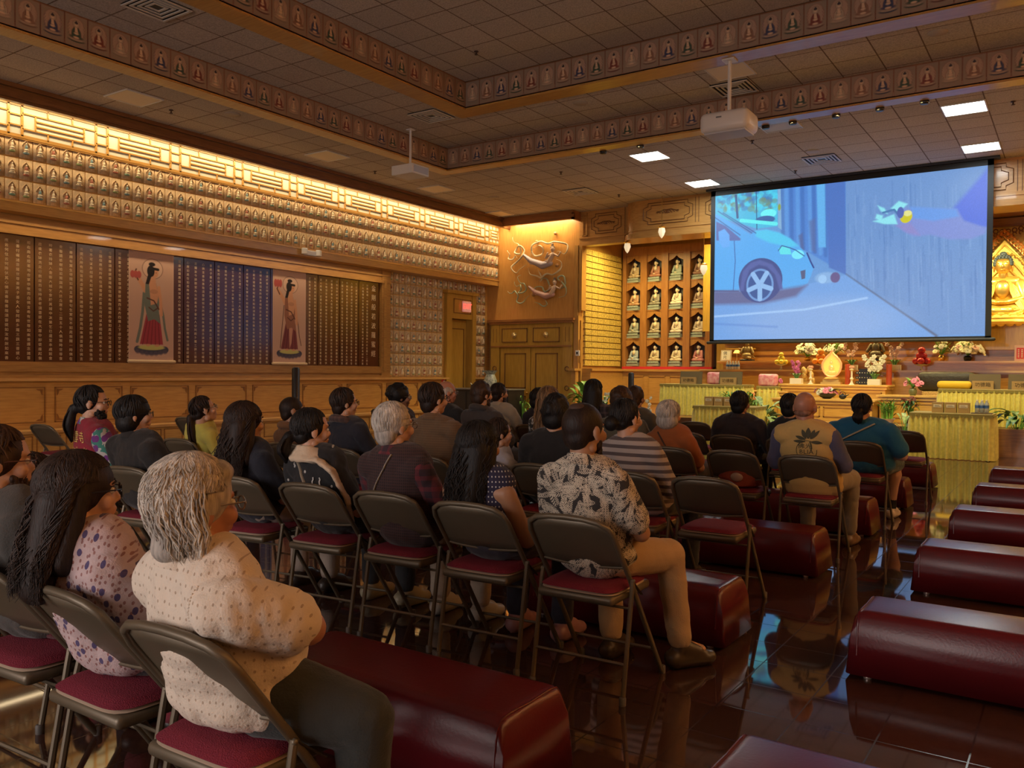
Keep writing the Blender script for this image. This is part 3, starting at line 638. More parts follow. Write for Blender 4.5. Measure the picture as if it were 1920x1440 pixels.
for (x,z,l) in ((-11.38,4.98,'topmost, just under the cornice'),(-11.95,4.80,'above the upper flying figure'),(-11.32,4.14,'right of the upper flying figure'),(-11.20,3.72,'between and right of the two flying figures'),(-12.06,3.42,'left above the lower flying figure')):
    inst('relief_pearl',bm_,(x,YA-.03,z),'small round amber boss on the oak panel, '+l,'wall boss')
# ================================================================ BIG DOUBLE DOORS UNDER THE PANEL
g=thing('cabinet_doors','tall yellow oak double-door cupboard with two drawer fronts under the flying figures','cupboard',(-12.10,YA-.02,0))
b=MB(); b.box((-1.28,-.10,0),(-1.0,.06,2.70)); b.box((1.0,-.10,0),(1.28,.06,2.70)); b.box((-1.0,-.08,2.05),(1.0,.06,2.70)); b.box((-1.0,0,0),(1.0,.1,2.1)); b.build('surround',OLIVE,g)
b=MB(); b.box((-1.36,-.18,2.70),(1.36,.06,2.76)); b.box((-1.32,-.14,2.64),(1.32,0,2.70)); b.box((-1.28,-.12,2.02),(1.28,-.08,2.06)); b.build('cornice',wood('door_cornice',(.34,.15,.04),(.26,.10,.028),grain='x'),g)
for sx in (-1,1):
    d=MB(); x0,x1=(-.98,-.01) if sx<0 else (.01,.98); d.box((x0,-.06,.02),(x1,-.01,2.0)); dd=d.build('door',OLIVE,g)
    e=MB()
    for (u,v) in ((.12,.72),(.92,1.86)):
        for (a,c,p,q_) in ((x0+.14,x1-.14,u,u+.025),(x0+.14,x1-.14,v-.025,v),(x0+.14,x0+.165,u,v),(x1-.165,x1-.14,u,v)): e.box((a,-.075,p),(c,-.06,q_))
    e.build('moulding',CARVE,dd)
    MB().ell((sx*.09,-.10,.80),(.03,.03,.03)).cap((sx*.09,-.06,.80),(sx*.09,-.10,.80),.012,.012).build('knob',BRASS,dd,True)
    f=MB(); f.box((sx*.5-.40,-.10,2.16),(sx*.5+.40,-.08,2.52)); ff=f.build('drawer_front',OLIVE,g)
    e=MB()
    for (a,c,p,q_) in ((sx*.5-.41,sx*.5+.41,2.15,2.17),(sx*.5-.41,sx*.5+.41,2.51,2.53),(sx*.5-.41,sx*.5-.39,2.15,2.53),(sx*.5+.39,sx*.5+.41,2.15,2.53)): e.box((a,-.115,p),(c,-.10,q_))
    e.build('moulding',CARVE,ff)
    k=MB(); k.ell((sx*.5,-.13,2.34),(.08,.05,.08)); k.ell((sx*.5+.03,-.16,2.33),(.06,.04,.035)); k.build('shell_handle',mat('shell_brass',(.62,.48,.22),.35,.6),ff,True)
    e=MB()
    for z in (.5,.95,1.45): e.tube([(sx*1.14+.06*math.cos(q),-.11,z+.06*math.sin(q)) for q in [2*PI*j/10 for j in range(11)]],.012,5)
    e.box((sx*1.14-.06,-.105,2.15),(sx*1.14-.05,-.10,2.53)); e.box((sx*1.14+.05,-.105,2.15),(sx*1.14+.06,-.10,2.53)); e.build('medallions',CARVE,g)
# ================================================================ SHELF WALL WITH SIXTEEN STATUES
sh=thing('statue_shelf','tall oak shelf wall of arched cubbyholes behind the screen','shelf',(-10.62,21.30,1.53))
CW=.628; RHt=.772
b=MB(); b.box((0,.30,0),(2.60,.40,3.25)); 
for c in range(5): b.box((c*CW-.09 if c else 0,-.06,0),(c*CW+.10,.32,3.25))
for r in range(5): b.box((0,-.02,r*RHt-.02),(2.55,.32,r*RHt+.02))
b.box((0,-.05,3.07),(2.6,.3,3.3)); b.build('case',wood('shelf_oak',(.36,.16,.045),(.28,.11,.03)),sh)
for c in range(4):
    for r in range(4):
        x0=c*CW+.10; x1=(c+1)*CW-.09; zt=(r+1)*RHt-.02; xm=(x0+x1)/2; n=6
        L_=[(x0,zt),(x0,zt-.20)]+[(x0+(xm-x0)*t,zt-.20+.14*t**.8-.03*math.sin(t*PI)) for t in [i/n for i in range(1,n+1)]]+[(xm,zt)]
        ar=MB(); ar.prism([(x,z) for x,z in L_]+[],-.01,.02,'y'); ar.prism([(2*xm-x,z) for x,z in L_][::-1],-.01,.02,'y'); ar.build('arch',wood('fret_oak',(.40,.19,.05),(.30,.12,.03)),sh)
SROBE=[(.48,.36,.22),(.40,.18,.12),(.34,.40,.34),(.30,.16,.12),(.46,.26,.14),(.24,.22,.18),(.70,.62,.50),(.32,.20,.14),(.30,.32,.28),(.36,.30,.22),(.60,.50,.42),(.50,.40,.30),(.40,.46,.50),(.56,.46,.30),(.62,.52,.36),(.55,.22,.20)]
def seated_statue(robe,i,s=1.0):
    g=thing('buddha_statue','','statue')
    b=MB(); b.box((-.19,-.13,0),(.19,.13,.05)); b.box((-.16,-.11,.05),(.16,.11,.10))
    for k in range(9): b.ell((-.16+.04*k,-.115,.085),(.024,.02,.03),0,8,5)
    b.build('pedestal',mat('grey_glazed_base',(.30,.34,.30),.5),g,True)
    b=MB(); M=[(.0,.0)]; b.ell((0,0,.15),(.17,.12,.06)); b.ell((-.10,-.05,.15),(.09,.07,.045)); b.ell((.10,-.05,.15),(.09,.07,.045)); b.ell((0,.02,.27),(.085,.06,.13)); b.cap((-.09,0,.35),(-.12,-.04,.22),.035,.035); b.cap((.09,0,.35),(.12,-.04,.22),.035,.035); b.cap((.12,-.04,.22),(0,-.09,.20),.03,.02); b.cap((-.12,-.04,.22),(0,-.09,.20),.03,.02)
    b.build('robe',mat('statue_robe_%d'%i,robe,.5),g,True)
    b=MB(); b.ell((0,-.01,.455),(.048,.05,.06)); b.cap((0,0,.37),(0,0,.42),.028,.026); b.ell((0,-.03,.33),(.05,.04,.06)); b.ell((0,-.10,.19),(.04,.025,.015)); b.ell((-.05,0,.45),(.01,.012,.025)); b.ell((.05,0,.45),(.01,.012,.025)); b.build('body',mat('statue_skin',(.72,.60,.42),.45),g,True)
    b=MB(); b.ell((0,.005,.485),(.053,.053,.048)); b.ell((0,0,.535),(.025,.025,.022)); b.build('hair',mat('statue_hair',(.02,.03,.06),.5),g,True)
    b=MB(); P=[(-.16,.05),(-.18,.30),(-.13,.48),(0,.60),(.13,.48),(.18,.30),(.16,.05)]; b.prism(P,.10,.13,'y'); b.tube([(x*.95,.095,z*.98) for x,z in P],.014,6); b.build('mandorla',mat('slate_halo',(.09,.09,.09),.6),g,True)
    return g
rw=['top','second','third','bottom']; cw=['leftmost','second from left','third from left','fourth from left']
for r in range(4):
    for c in range(4):
        i=r*4+c; g=seated_statue(SROBE[i],i)
        place(g,(-10.62+c*CW+.31,21.40,1.55+(3-r)*RHt),-.25,'small seated statue, %s cubbyhole of the %s row of the shelf wall'%(cw[c],rw[r])); g.scale=(1.05,1,1.12)
# hanging lotus lamps
for (x,y,z,zt,l) in ((-9.16,YA-.35,4.40,4.9,'below the frieze corner, over the leftmost cubbyholes'),(-8.04,YA-.85,4.60,5.45,'on a long thin rod in front of the frieze'),(-7.21,YA-.35,3.75,4.7,'lowest one, right beside the left edge of the screen')):
    g=thing('pendant_lamp','small cream lotus bud pendant lamp '+l,'lamp',(x,y,z))
    b=MB(); b.lathe([(.005,-.13),(.05,-.07),(.085,.02),(.07,.10),(.03,.13),(.01,.14)],12,wob=lambda q,z_:.08*math.cos(q*6)); b.build('glass_bud',mat('cream_glass',(.75,.68,.48),.25,emit=(1,.8,.5),estr=.5),g,True)
    b=MB(); b.tube([(0,0,.12),(0,0,zt-z)],.008,6); b.lathe([(.06,.10),(.09,.13),(.03,.16)],12); b.build('stem',BRASS,g,True)
    
# ================================================================ CEILING THINGS
LIT=mat('lit_panel',(.8,.8,.8),.5,emit=(.93,1.0,.93),estr=11); 
OFF=mat('unlit_panel',(.82,.70,.52),.7); TRM=mat('painted_steel',(.60,.56,.50),.4)
def ceil_panel(x,y,z,m,lab,cat='ceiling light'):
    g=thing('ceiling_light',lab,cat,(x,y,z))
    MB().box((-.285,-.285,-.012),(.285,.285,-.004)).build('diffuser',m,g)
    b=MB()
    for (a,c) in (((-.305,-.305),(.305,-.285)),((-.305,.285),(.305,.305)),((-.305,-.285),(-.285,.285)),((.285,-.285),(.305,.285))): b.box((a[0],a[1],-.02),(c[0],c[1],-.0005))
    b.build('frame',TRM,g)
for (x,y,l) in ((-6.80,14.68,'left pair, nearer the coffer edge'),(-6.80,17.36,'left pair, beside the top left corner of the screen'),(-1.52,14.60,'right pair, nearer the coffer edge'),(-1.52,17.25,'right pair, just above the screen')):
    ceil_panel(x,y,ZC,LIT,'bright square ceiling light, '+l)
    area('panel_lamp',(x,y,ZC-.05),(0,0,0),.55,.55,26,COOL)
for (x,y,z,l) in ((-11.94,7.39,ZC,'nearest the camera along the left cornice'),(-12.0,11.40,ZC,'second along the left cornice'),(-12.07,14.78,ZC,'third along the left cornice, beyond the small projector'),(-12.6,17.95,ZC,'farthest, in the front left corner'),(-4.16,14.0,ZC,'coloured as if lit blue, at the coffer edge above the screen'),(-4.40,12.30,ZM,'beside the pole of the large projector')):
    ceil_panel(x,y,z,OFF if z!=ZC or x<-5 else mat('blue_lit_tile',(.6,.66,.8),.7),'plain unlit ceiling panel, '+l,'ceiling panel')  # one panel near the screen has blue light put into its base colour
def vent(x,y,z,l):
    g=thing('ceiling_vent','square louvred air vent, '+l,'air vent',(x,y,z)); b=MB()
    b.box((-.30,-.30,-.006),(.30,.30,-.001)); b.build('backing',BLACK,g)
    b=MB()
    for k,s in enumerate((.30,.23,.165,.10)):
        t=.028; z0=-.03+.004*k
        for (a,c) in (((-s,-s),(s,-s+t)),((-s,s-t),(s,s)),((-s,-s+t),(-s+t,s-t)),((s-t,-s+t),(s,s-t))): b.box((a[0],a[1],z0),(c[0],c[1],z0+.012))
    b.build('louvre',TRM,g)
for a in ((-9.64,6.27,ZM,'at the top left, near the upper coffer'),(-9.6,11.60,ZM,'at the corner of the upper coffer'),(-4.6,13.05,ZM,'beside the large projector pole'),(-4.13,16.6,ZC,'bluish one just above the screen'),(-9.44,16.7,ZC,'above the flying figures')): vent(*a)
b=MB(); b.lathe([(.001,-.012),(.09,-.012),(.10,-.006),(.12,-.010),(.125,0)],20); spm=b.mesh('ceiling_speaker',mat('speaker_grille',(.42,.36,.30),.7),True)
for (x,y,z,l) in ((-11.35,8.73,ZC,'near the left cornice'),(-11.5,16.23,ZC,'in the front left, beyond the small projector'),(-7.03,12.42,ZM,'in the middle ceiling at centre'),(-1.62,12.4,ZM,'in the middle ceiling at right'),(-4.13,15.94,ZC,'just before the bluish vent over the screen')): inst('ceiling_speaker',spm,(x,y,z),'round flush ceiling speaker '+l,'ceiling speaker')
b=MB(); b.lathe([(.035,0),(.035,-.012),(.012,-.015),(.012,-.045),(.028,-.05),(.028,-.056)],10); skm=b.mesh('sprinkler_head',mat('dark_bronze',(.08,.05,.04),.4,.5),True)
for (x,y,z,l) in ((-12.0,8.06,ZC,'beside the nearest unlit panel'),(-12.09,12.81,ZC,'left of the small projector'),(-8.87,14.88,ZC,'left of the left lit panels'),(-8.87,17.5,ZC,'by the vent above the flying figures'),(-7.86,10.58,ZT,'in the top ceiling'),(-4.83,14.66,ZC,'right of the large projector'),(-4.81,17.3,ZC,'above the screen'),(-.88,14.64,ZC,'right of the right lit panels')): inst('sprinkler_head',skm,(x,y,z),'small dark ceiling sprinkler '+l,'sprinkler')
b=MB(); b.lathe([(.001,-.05),(.055,-.05),(.065,-.03),(.065,0)],14); dm=b.mesh('downlight',BLACK,True)
for i,x in enumerate((-7.35,-6.6,-5.2,-4.34,-3.9,-3.23,-2.59,-1.97)): inst('spot_light',dm,(x,13.84,ZC-.02),'black round spotlight under the coffer edge, %s'%('one','two','three','four','five','six','seven','eight')[i]+' along from the left' if i else 'black round spotlight under the coffer edge, leftmost','spotlight')
# projectors
g=thing('projector','large rounded white projector hanging from a pole before the screen','projector',(-4.23,11.80,4.80))
b=MB(); b.box((-.36,-.26,.0),(.36,.26,.30),bev=.09); b.build('body',WHITE,g,True)
MB().box((-.30,-.20,-.012),(.30,.20,.02),bev=.01).build('underside',mat('projector_grey',(.52,.52,.56),.5),g)
MB().cap((.10,.25,.15),(.10,.30,.15),.07,.07,14).build('lens',BLACK,g,True)
b=MB(); b.tube([(0,0,.28),(0,0,ZM-4.80-.03)],.028,10); b.box((-.09,-.09,ZM-4.80-.05),(.09,.09,ZM-4.80-.03)); b.box((-.10,-.10,.28),(.10,.10,.32)); b.build('pole',WHITE,g)
MB().box((-.10,-.262,.19),(-.02,-.259,.21)).build('badge',mat('badge_grey',(.15,.15,.16),.5),g)
g=thing('projector','small boxy white projector hanging from a pole in the left ceiling corner','projector',(-10.49,12.07,5.02),.0)
b=MB(); b.box((-.26,-.24,0),(.26,.24,.18),bev=.015); b.build('body',WHITE,g)
MB().box((.262,-.2,.03),(.266,.2,.15)).build('vent_panel',mat('projector_blue_grey',(.45,.50,.62),.5),g)
b=MB(); b.tube([(0,0,.17),(0,0,ZM-5.02)],.022,8); b.box((-.06,-.06,ZM-5.02-.02),(.06,.06,ZM-5.02)); b.build('pole',WHITE,g)
MB().cap((.12,.23,.09),(.12,.26,.09),.05,.05).build('lens',BLACK,g,True)
# ================================================================ PROJECTION SCREEN
SX0,SX1,SZ0,SZ1=-6.88,-1.38,2.02,5.44
g=thing('projection_screen','large hanging projection screen showing a pale car and a hand against a wall','screen',((SX0+SX1)/2,18.1,0))
hw=(SX1-SX0)/2
b=MB(); t=.10
b.box((-hw,.005,SZ0+.06),(hw,.015,SZ1)); 
b.box((-hw,0,SZ1-.13),(hw,.005,SZ1)); b.box((-hw,0,SZ0+.05),(hw,.005,SZ0+.09)); b.box((-hw,0,SZ0+.06),(-hw+.10,.005,SZ1)); b.box((hw-.10,0,SZ0+.06),(hw,.005,SZ1))
b.build('border',mat('screen_black_cloth',(.006,.007,.009),.7),g)
MB().cap((-hw-.04,.01,SZ0+.03),(hw+.04,.01,SZ0+.03),.035,.035,10).build('weight_bar',mat('screen_bar',(.02,.022,.025),.5),g,True)
MB().box((-hw-.1,-.06,SZ1-.02),(hw+.1,.12,ZC-.002)).build('housing',BLACK,g)
c=Canvas(480,288,lin(112,160,216))
bl=lin
n1=np.random.RandomState(3)
def U(px,py):  # zoomed-crop pixels (1920x1280 crop) to picture coordinates, taking out the slant
    fx=(px-40)/(1860-40)+(0 if True else 0); top=258+(40-258)*fx; bot=1240+(1215-1240)*fx; x0=40+(20-40)*(py-top)/(bot-top); x1=1860+(1830-1860)*(py-top)/(bot-top)
    return ((px-x0)/(x1-x0),(py-top)/(bot-top))
def PU(L_): return [U(*p) for p in L_]
c.poly(PU([(560,150),(990,100),(985,790),(740,640),(560,560)]),bl(92,142,212),soft=3)
for i,x in enumerate((545,575,610,655,690,740,770,810,845,885,930)):
    c.line(PU([(x,140),(x+4,560+i*12)]),.012,bl(110,170,230) if i%2 else bl(70,112,180),.55,soft=3)
c.poly(PU([(850,120),(985,110),(985,790),(870,740)]),bl(88,126,196),soft=3)
c.poly(PU([(790,150),(848,150),(850,600),(800,600)]),bl(110,182,235),soft=3)
c.poly(PU([(660,520),(690,500),(700,620),(680,620)]),bl(96,112,160),.8,soft=4); c.poly(PU([(735,420),(780,400),(780,640),(750,620)]),bl(100,118,168),.7,soft=5)
c.poly(PU([(990,80),(1870,30),(1850,1200),(1560,1210),(1240,960),(985,780)]),bl(118,156,208),soft=2)
for i in range(160):
    x=1000+n1.rand()*840; y=100+n1.rand()*800; L2=60+n1.rand()*260; k=n1.rand(); c.line(PU([(x,y),(x+3,y+L2)]),.0035,bl(88,128,188) if k<.5 else bl(142,176,220),.30,soft=2)
c.poly(PU([(985,780),(1560,1210),(1540,1230),(980,800)]),bl(100,116,150),soft=3)
c.poly(PU([(20,900),(700,860),(985,790),(1540,1215),(1540,1260),(20,1260)]),bl(122,168,226),soft=3)
c.ell(.42,.90,.30,.16,bl(158,184,226),.5,soft=30)
c.line(PU([(30,1080),(700,1030),(1120,950)]),.007,bl(170,205,245),.8,soft=2)
c.line(PU([(30,1130),(500,1150)]),.006,bl(92,134,206),.5,soft=4)
# shop window, foliage and street
c.poly(PU([(40,255),(512,200),(512,455),(360,475),(230,440),(40,400)]),bl(86,190,226),soft=2)
for i in range(140):
    x=60+n1.rand()*440; y=210+n1.rand()*140; k=n1.rand(); c.ell(*U(x,y),.006+n1.rand()*.010,.010+n1.rand()*.016,bl(120,150,130) if k<.35 else bl(90,215,240) if k<.7 else bl(80,130,190),.6,soft=2)
c.line(PU([(200,250),(212,400)]),.008,bl(70,100,150)); c.line(PU([(355,220),(358,480)]),.003,bl(60,100,150))
c.ell(*U(445,370),.032,.030,bl(120,240,245)); c.ell(*U(420,412),.040,.026,bl(70,110,170)); c.line(PU([(240,420),(500,440)]),.012,bl(110,235,240))
c.poly(PU([(515,195),(535,192),(540,480),(515,465)]),bl(140,180,215)); c.ell(*U(525,325),.006,.022,bl(150,170,90))
# car
body=[(20,370),(90,400),(230,470),(310,515),(345,490),(430,480),(520,500),(600,540),(660,590),(705,630),(745,690),(765,740),(745,800),(720,850),(660,880),(545,890),(530,800),(470,720),(380,690),(290,720),(235,790),(215,900),(20,905)]
c.poly(PU(body),bl(100,176,238),soft=2)
c.poly(PU([(345,490),(430,480),(520,500),(600,540),(660,590),(600,600),(450,570),(350,530)]),bl(96,208,238),.8,soft=5)
c.poly(PU([(45,430),(120,460),(235,545),(230,558),(150,560),(45,560)]),bl(104,120,180),soft=2); c.poly(PU([(62,500),(110,480),(148,520),(150,600),(100,610),(66,570)]),bl(112,176,242),soft=2)
for p in ([(60,360),(320,505)],[(100,370),(350,505)],[(30,400),(230,520)]): c.line(PU(p),.004,bl(66,96,160),.7)
c.line(PU([(185,560),(192,700),(175,900)]),.0025,bl(70,100,170)); c.line(PU([(20,905),(215,905)]),.004,bl(80,90,140))
c.poly(PU([(20,905),(300,900),(540,890),(720,860),(640,940),(400,990),(20,1000)]),bl(108,108,150),.9,soft=8)
c.ell(*U(380,830),.090,.150,bl(78,92,150)); c.ell(*U(377,862),.056,.110,bl(120,160,215)); c.ell(*U(377,862),.048,.096,bl(70,100,160))
for k in range(5):
    a=k*2*PI/5+.3; x,y=U(377,862); c.line([(x,y),(x+.048*math.cos(a),y+.095*math.sin(a))],.016,bl(150,190,235))
c.poly(PU([(225,900),(250,770),(310,710),(380,690),(470,720),(530,800),(545,890),(520,890),(490,790),(430,735),(370,722),(300,760),(262,850),(255,905)]),bl(96,110,172),soft=3)
c.poly(PU([(515,610),(545,590),(600,610),(610,650),(530,650)]),bl(110,225,235)); c.ell(*U(655,650),.024,.030,bl(130,230,250)); c.line(PU([(515,625),(540,590),(600,605),(640,620),(700,660)]),.003,bl(60,96,160))
c.poly(PU([(672,765),(708,755),(705,815),(680,822)]),bl(96,104,140)); c.line(PU([(720,640),(745,700),(765,740)]),.005,bl(60,80,150))
# object on the ground, hand with crumpled foil
c.ell(*U(850,810),.042,.036,bl(140,180,225),soft=3); c.ell(*U(912,808),.018,.034,bl(110,100,150),soft=2); c.ell(*U(825,820),.016,.028,bl(160,200,240))
c.poly(PU([(1660,330),(1860,60),(1870,470),(1800,470),(1700,420)]),bl(96,124,220),soft=8)
c.poly(PU([(1350,330),(1680,340),(1720,420),(1850,470),(1840,510),(1760,545),(1640,548),(1520,515),(1420,525),(1360,490),(1310,440),(1330,380)]),bl(134,152,214),soft=5)
c.poly(PU([(1400,320),(1680,340),(1690,390),(1540,420),(1420,400)]),bl(112,160,228),soft=5); c.poly(PU([(1310,450),(1380,500),(1460,520),(1400,430)]),bl(146,146,205),soft=5)
for p in ([(1165,420),(1240,440),(1320,440),(1300,370),(1230,400)],[(1195,310),(1240,330),(1260,370),(1215,350)],[(1280,330),(1330,280),(1385,300),(1330,360)],[(1190,370),(1230,380),(1220,420),(1180,400)]): c.poly(PU(p),bl(150,226,238),soft=3)
c.line(PU([(1230,360),(1300,340),(1330,380)]),.006,bl(80,130,180)); c.ell(*U(1375,390),.020,.038,bl(206,200,50),rot=.5); c.ell(*U(1385,365),.014,.018,bl(225,225,150))
c.ell(*U(1340,360),.012,.035,bl(90,110,180))
nz=n1.rand(*c.a.shape[:2],1)*.10+.95; c.a=c.a*nz
c.a=c.a**1.12
me=c.mesh('picture',2*hw-.2,SZ1-.13-SZ0-.09,paint_mat('projected_picture',.8,.90)); o=bpy.data.objects.new('picture',me); COL.objects.link(o); o.parent=g; o.location=(0,-.004,(SZ1-.13+SZ0+.09)/2)
# ================================================================ ALTAR FURNITURE
SAT=mat('chartreuse_satin',(.74,.66,.16),.38,sheen=.3,var=.12,vscale=20); SATD=mat('skirt_trim_green',(.26,.22,.05),.6); TOPB=mat('olive_table_cloth',(.30,.24,.07),.55)
def skirt_table(lab,x0,x1,y0,y1,zb,zt,grp=None):
    g=thing('skirted_table',lab,'table',((x0+x1)/2,(y0+y1)/2,zb)); w=(x1-x0)/2; d=(y1-y0)/2; H_=zt-zb
    MB().box((-w-.02,-d-.02,H_-.03),(w+.02,d+.02,H_),bev=.008).build('table_top',TOPB,g)
    # pleated cloth on front and both ends
    pts=[];nrm=[];ds=.014
    def run(a,b_,n):
        L_=math.hypot(b_[0]-a[0],b_[1]-a[1]); k=int(L_/ds)
        for i in range(k): t=i/k; pts.append((a[0]+(b_[0]-a[0])*t,a[1]+(b_[1]-a[1])*t)); nrm.append(n)
    run((-w,d),(-w,-d),(-1,0)); run((-w,-d),(w,-d),(0,-1)); run((w,-d),(w,d),(1,0))
    ph=R0.random()*9; rows=[(H_-.035,.35,.014),(H_-.07,.25,.008),(H_*.8,.8,.024),(H_*.6,.8,.030),(H_*.3,1.0,.036),(.01,1.1,.042)]
    vs=[]
    for (z,fr,amp) in rows:
        for i,(p,n) in enumerate(zip(pts,nrm)):
            s=i*ds; f=amp*(math.sin(s*2*PI/.082+ph+1.2*math.sin(s*7))+.35*math.sin(s*2*PI/.19+1.3*z))+.012+amp*.4
            vs.append((p[0]+n[0]*f,p[1]+n[1]*f,z))
    m=len(pts); fs=[(r*m+i,(r+1)*m+i,(r+1)*m+i+1,r*m+i+1) for r in range(len(rows)-1) for i in range(m-1)]
    sk=MB().add(vs,fs).build('skirt',SAT,g,'all')
    b=MB(); b.box((-w-.022,-d-.028,H_-.055),(w+.022,-d-.020,H_-.028)); b.box((-w-.028,-d,H_-.055),(-w-.02,d,H_-.028)); b.box((w+.02,-d,H_-.055),(w+.028,d,H_-.028)); b.build('trim_band',SATD,g)
    b=MB()
    for sx in (-1,1):
        for sy in (-1,1): b.box((sx*(w-.06)-.015,sy*(d-.06)-.015,0),(sx*(w-.06)+.015,sy*(d-.06)+.015,H_-.03))
    b.build('legs',BLACK,g); return g
skirt_table('low table with yellow-green pleated skirt on the floor at right, nearest the benches',-2.31,-1.14,15.28,15.95,0,.75)
skirt_table('long table with yellow-green pleated skirt on the altar platform at far right',-2.12,.6,17.15,17.85,.45,1.12)
skirt_table('low table with yellow-green pleated skirt at left, partly behind the dark-suited person',-6.10,-4.93,15.28,15.95,0,.75)
skirt_table('table with yellow-green pleated skirt on the platform at left, holding two sign boards',-7.6,-5.78,17.1,17.8,.45,1.13)
skirt_table('short skirted side table behind the pink flowers, left of the wooden altar',-5.72,-5.28,17.9,18.3,.45,1.1)
ALT=wood('altar_oak',(.62,.36,.075),(.52,.28,.05),grain='x')
def counter(lab,x0,x1,y0,y1,z0,z1,panels=1,name='altar_counter'):
    g=thing(name,lab,'altar table',((x0+x1)/2,(y0+y1)/2,z0)); w=(x1-x0)/2; d=(y1-y0)/2; h=z1-z0
    MB().box((-w,-d,0),(w,d,h-.04)).build('body',ALT,g)
    b=MB(); b.box((-w-.06,-d-.06,h-.035),(w+.06,d,h),bev=.006); b.box((-w-.03,-d-.03,h-.09),(w+.03,d,h-.035)); b.build('top_board',wood('altar_top',(.66,.42,.12),(.56,.33,.08),grain='x'),g)
    b=MB()
    for k in range(panels):
        a=-w+.06+k*(2*w-.06)/panels; c=a+(2*w-.06)/panels-.06
        for (p,q,u,v) in ((a,c,.08,.10),(a,c,h-.17,h-.15),(a,a+.02,.08,h-.15),(c-.02,c,.08,h-.15)): b.box((p,-d-.012,u),(q,-d,v))
    b.build('moulding',mat('altar_moulding',(.38,.19,.04),.4),g); return g
counter('broad golden oak altar counter at centre, in front of the platform steps',-5.10,-3.25,17.05,18.0,.45,.88,2)
counter('golden oak side counter right of the altar, carrying the pink flower vase',-3.22,-2.16,17.6,18.3,.45,.97,1)
counter('golden oak side counter left of the altar, behind the orange-flowered plant',-6.6,-5.14,17.95,18.5,.45,1.0,2)
counter('raised oak altar table holding the glowing golden shrine',-5.24,-3.20,18.05,18.75,.45,1.155,2)
counter('low oak step block in front of the altar platform',-5.0,-3.1,16.25,16.78,0,.30,2,'altar_step')
# ---- plant and flower generators
LEAF=[mat('deep_leaf',(.05,.15,.03),.35,var=.3,vscale=12),mat('bright_leaf',(.14,.34,.05),.4,var=.3,vscale=12),mat('variegated_leaf',(.28,.40,.16),.4,var=.5,vscale=25)]
def leaf(b,base,tip,wd,bendz=.0,mi=0,n=6):
    A=Vector(base);T=Vector(tip); d=(T-A); side=d.cross(Vector((0,0,1))); side=side.normalized() if side.length>1e-5 else Vector((1,0,0)); up=side.cross(d).normalized()
    vs=[]
    for i in range(n+1):
        t=i/n; c=A+d*t+Vector((0,0,bendz*4*t*(1-t))); ww=wd*math.sin(PI*min(1,t*.92+.06))**.8
        vs+=[c-side*ww+up*ww*.25,c,c+side*ww+up*ww*.25]
    fs=[]
    for i in range(n): o=i*3; fs+=[(o,o+1,o+4,o+3),(o+1,o+2,o+5,o+4)]
    vs2=vs+[v-up*.0015 for v in vs]; k=len(vs); fs2=fs+[tuple(j+k for j in f[::-1]) for f in fs]
    b.add(vs2,fs2,mi)
def pot(g,r,h,m,sq=False):
    b=MB()
    if sq: b.prism([(-r,-r*.7),(r,-r*.7),(r,r*.7),(-r,r*.7)],0,h,'z')
    else: b.lathe([(r*.65,0),(r*.8,h*.5),(r,h*.93),(r*1.08,h),(r*.9,h),(r*.85,h*.85)],14)
    b.build('pot',m,g,True)
def leafy(lab,loc,r,h,n,wd,mi=0,pm=None,ph=.14,pr=.12,name='potted_plant',seed=1,droop=.2,fl=None):
    q=random.Random(seed); g=thing(name,lab,'plant',loc); pot(g,pr,ph,pm or mat('dark_pot',(.05,.03,.02),.4))
    b=MB(); s=MB()
    for i in range(n):
        a=q.random()*2*PI; e=q.uniform(.25,1.0); st=(math.cos(a)*r*.35*e,math.sin(a)*r*.35*e,ph+h*q.uniform(.15,.75))
        s.tube([(0,0,ph-.03),(st[0]*.4,st[1]*.4,st[2]*.7),st],.005,4)
        L_=r*q.uniform(.45,.8); leaf(b,st,(st[0]+math.cos(a)*L_,st[1]+math.sin(a)*L_,st[2]+h*q.uniform(-.1,.4)-droop*L_),wd*q.uniform(.7,1.1),.08)
    b.build('leaves',LEAF[mi],g,'all'); s.build('stems',LEAF[1],g)
    if fl:
        f=MB()
        for i in range(fl[1]):
            a=q.random()*2*PI; rr=r*q.uniform(.1,.6); c=(math.cos(a)*rr,math.sin(a)*rr,ph+h*q.uniform(.6,1.05)); blossom(f,c,fl[2],q)
        f.build('blossoms',fl[0],g,True)
    return g
def blossom(b,c,r,q,k=5,face=(0,-1,.2),mi=0):
    fz=Vector((face[0]+q.uniform(-.5,.5),face[1]+q.uniform(-.3,.3),face[2]+q.uniform(-.3,.5))).normalized(); M=fz.to_track_quat('Z','Y').to_matrix().to_4x4(); M.translation=Vector(c)
    for i in range(k):
        a=2*PI*i/k; b.ell((math.cos(a)*r*.55,math.sin(a)*r*.55,0),(r*.5,r*.5,r*.16),mi,6,4,M)
    b.ell((0,0,r*.15),(r*.2,r*.2,r*.2),mi,6,4,M)
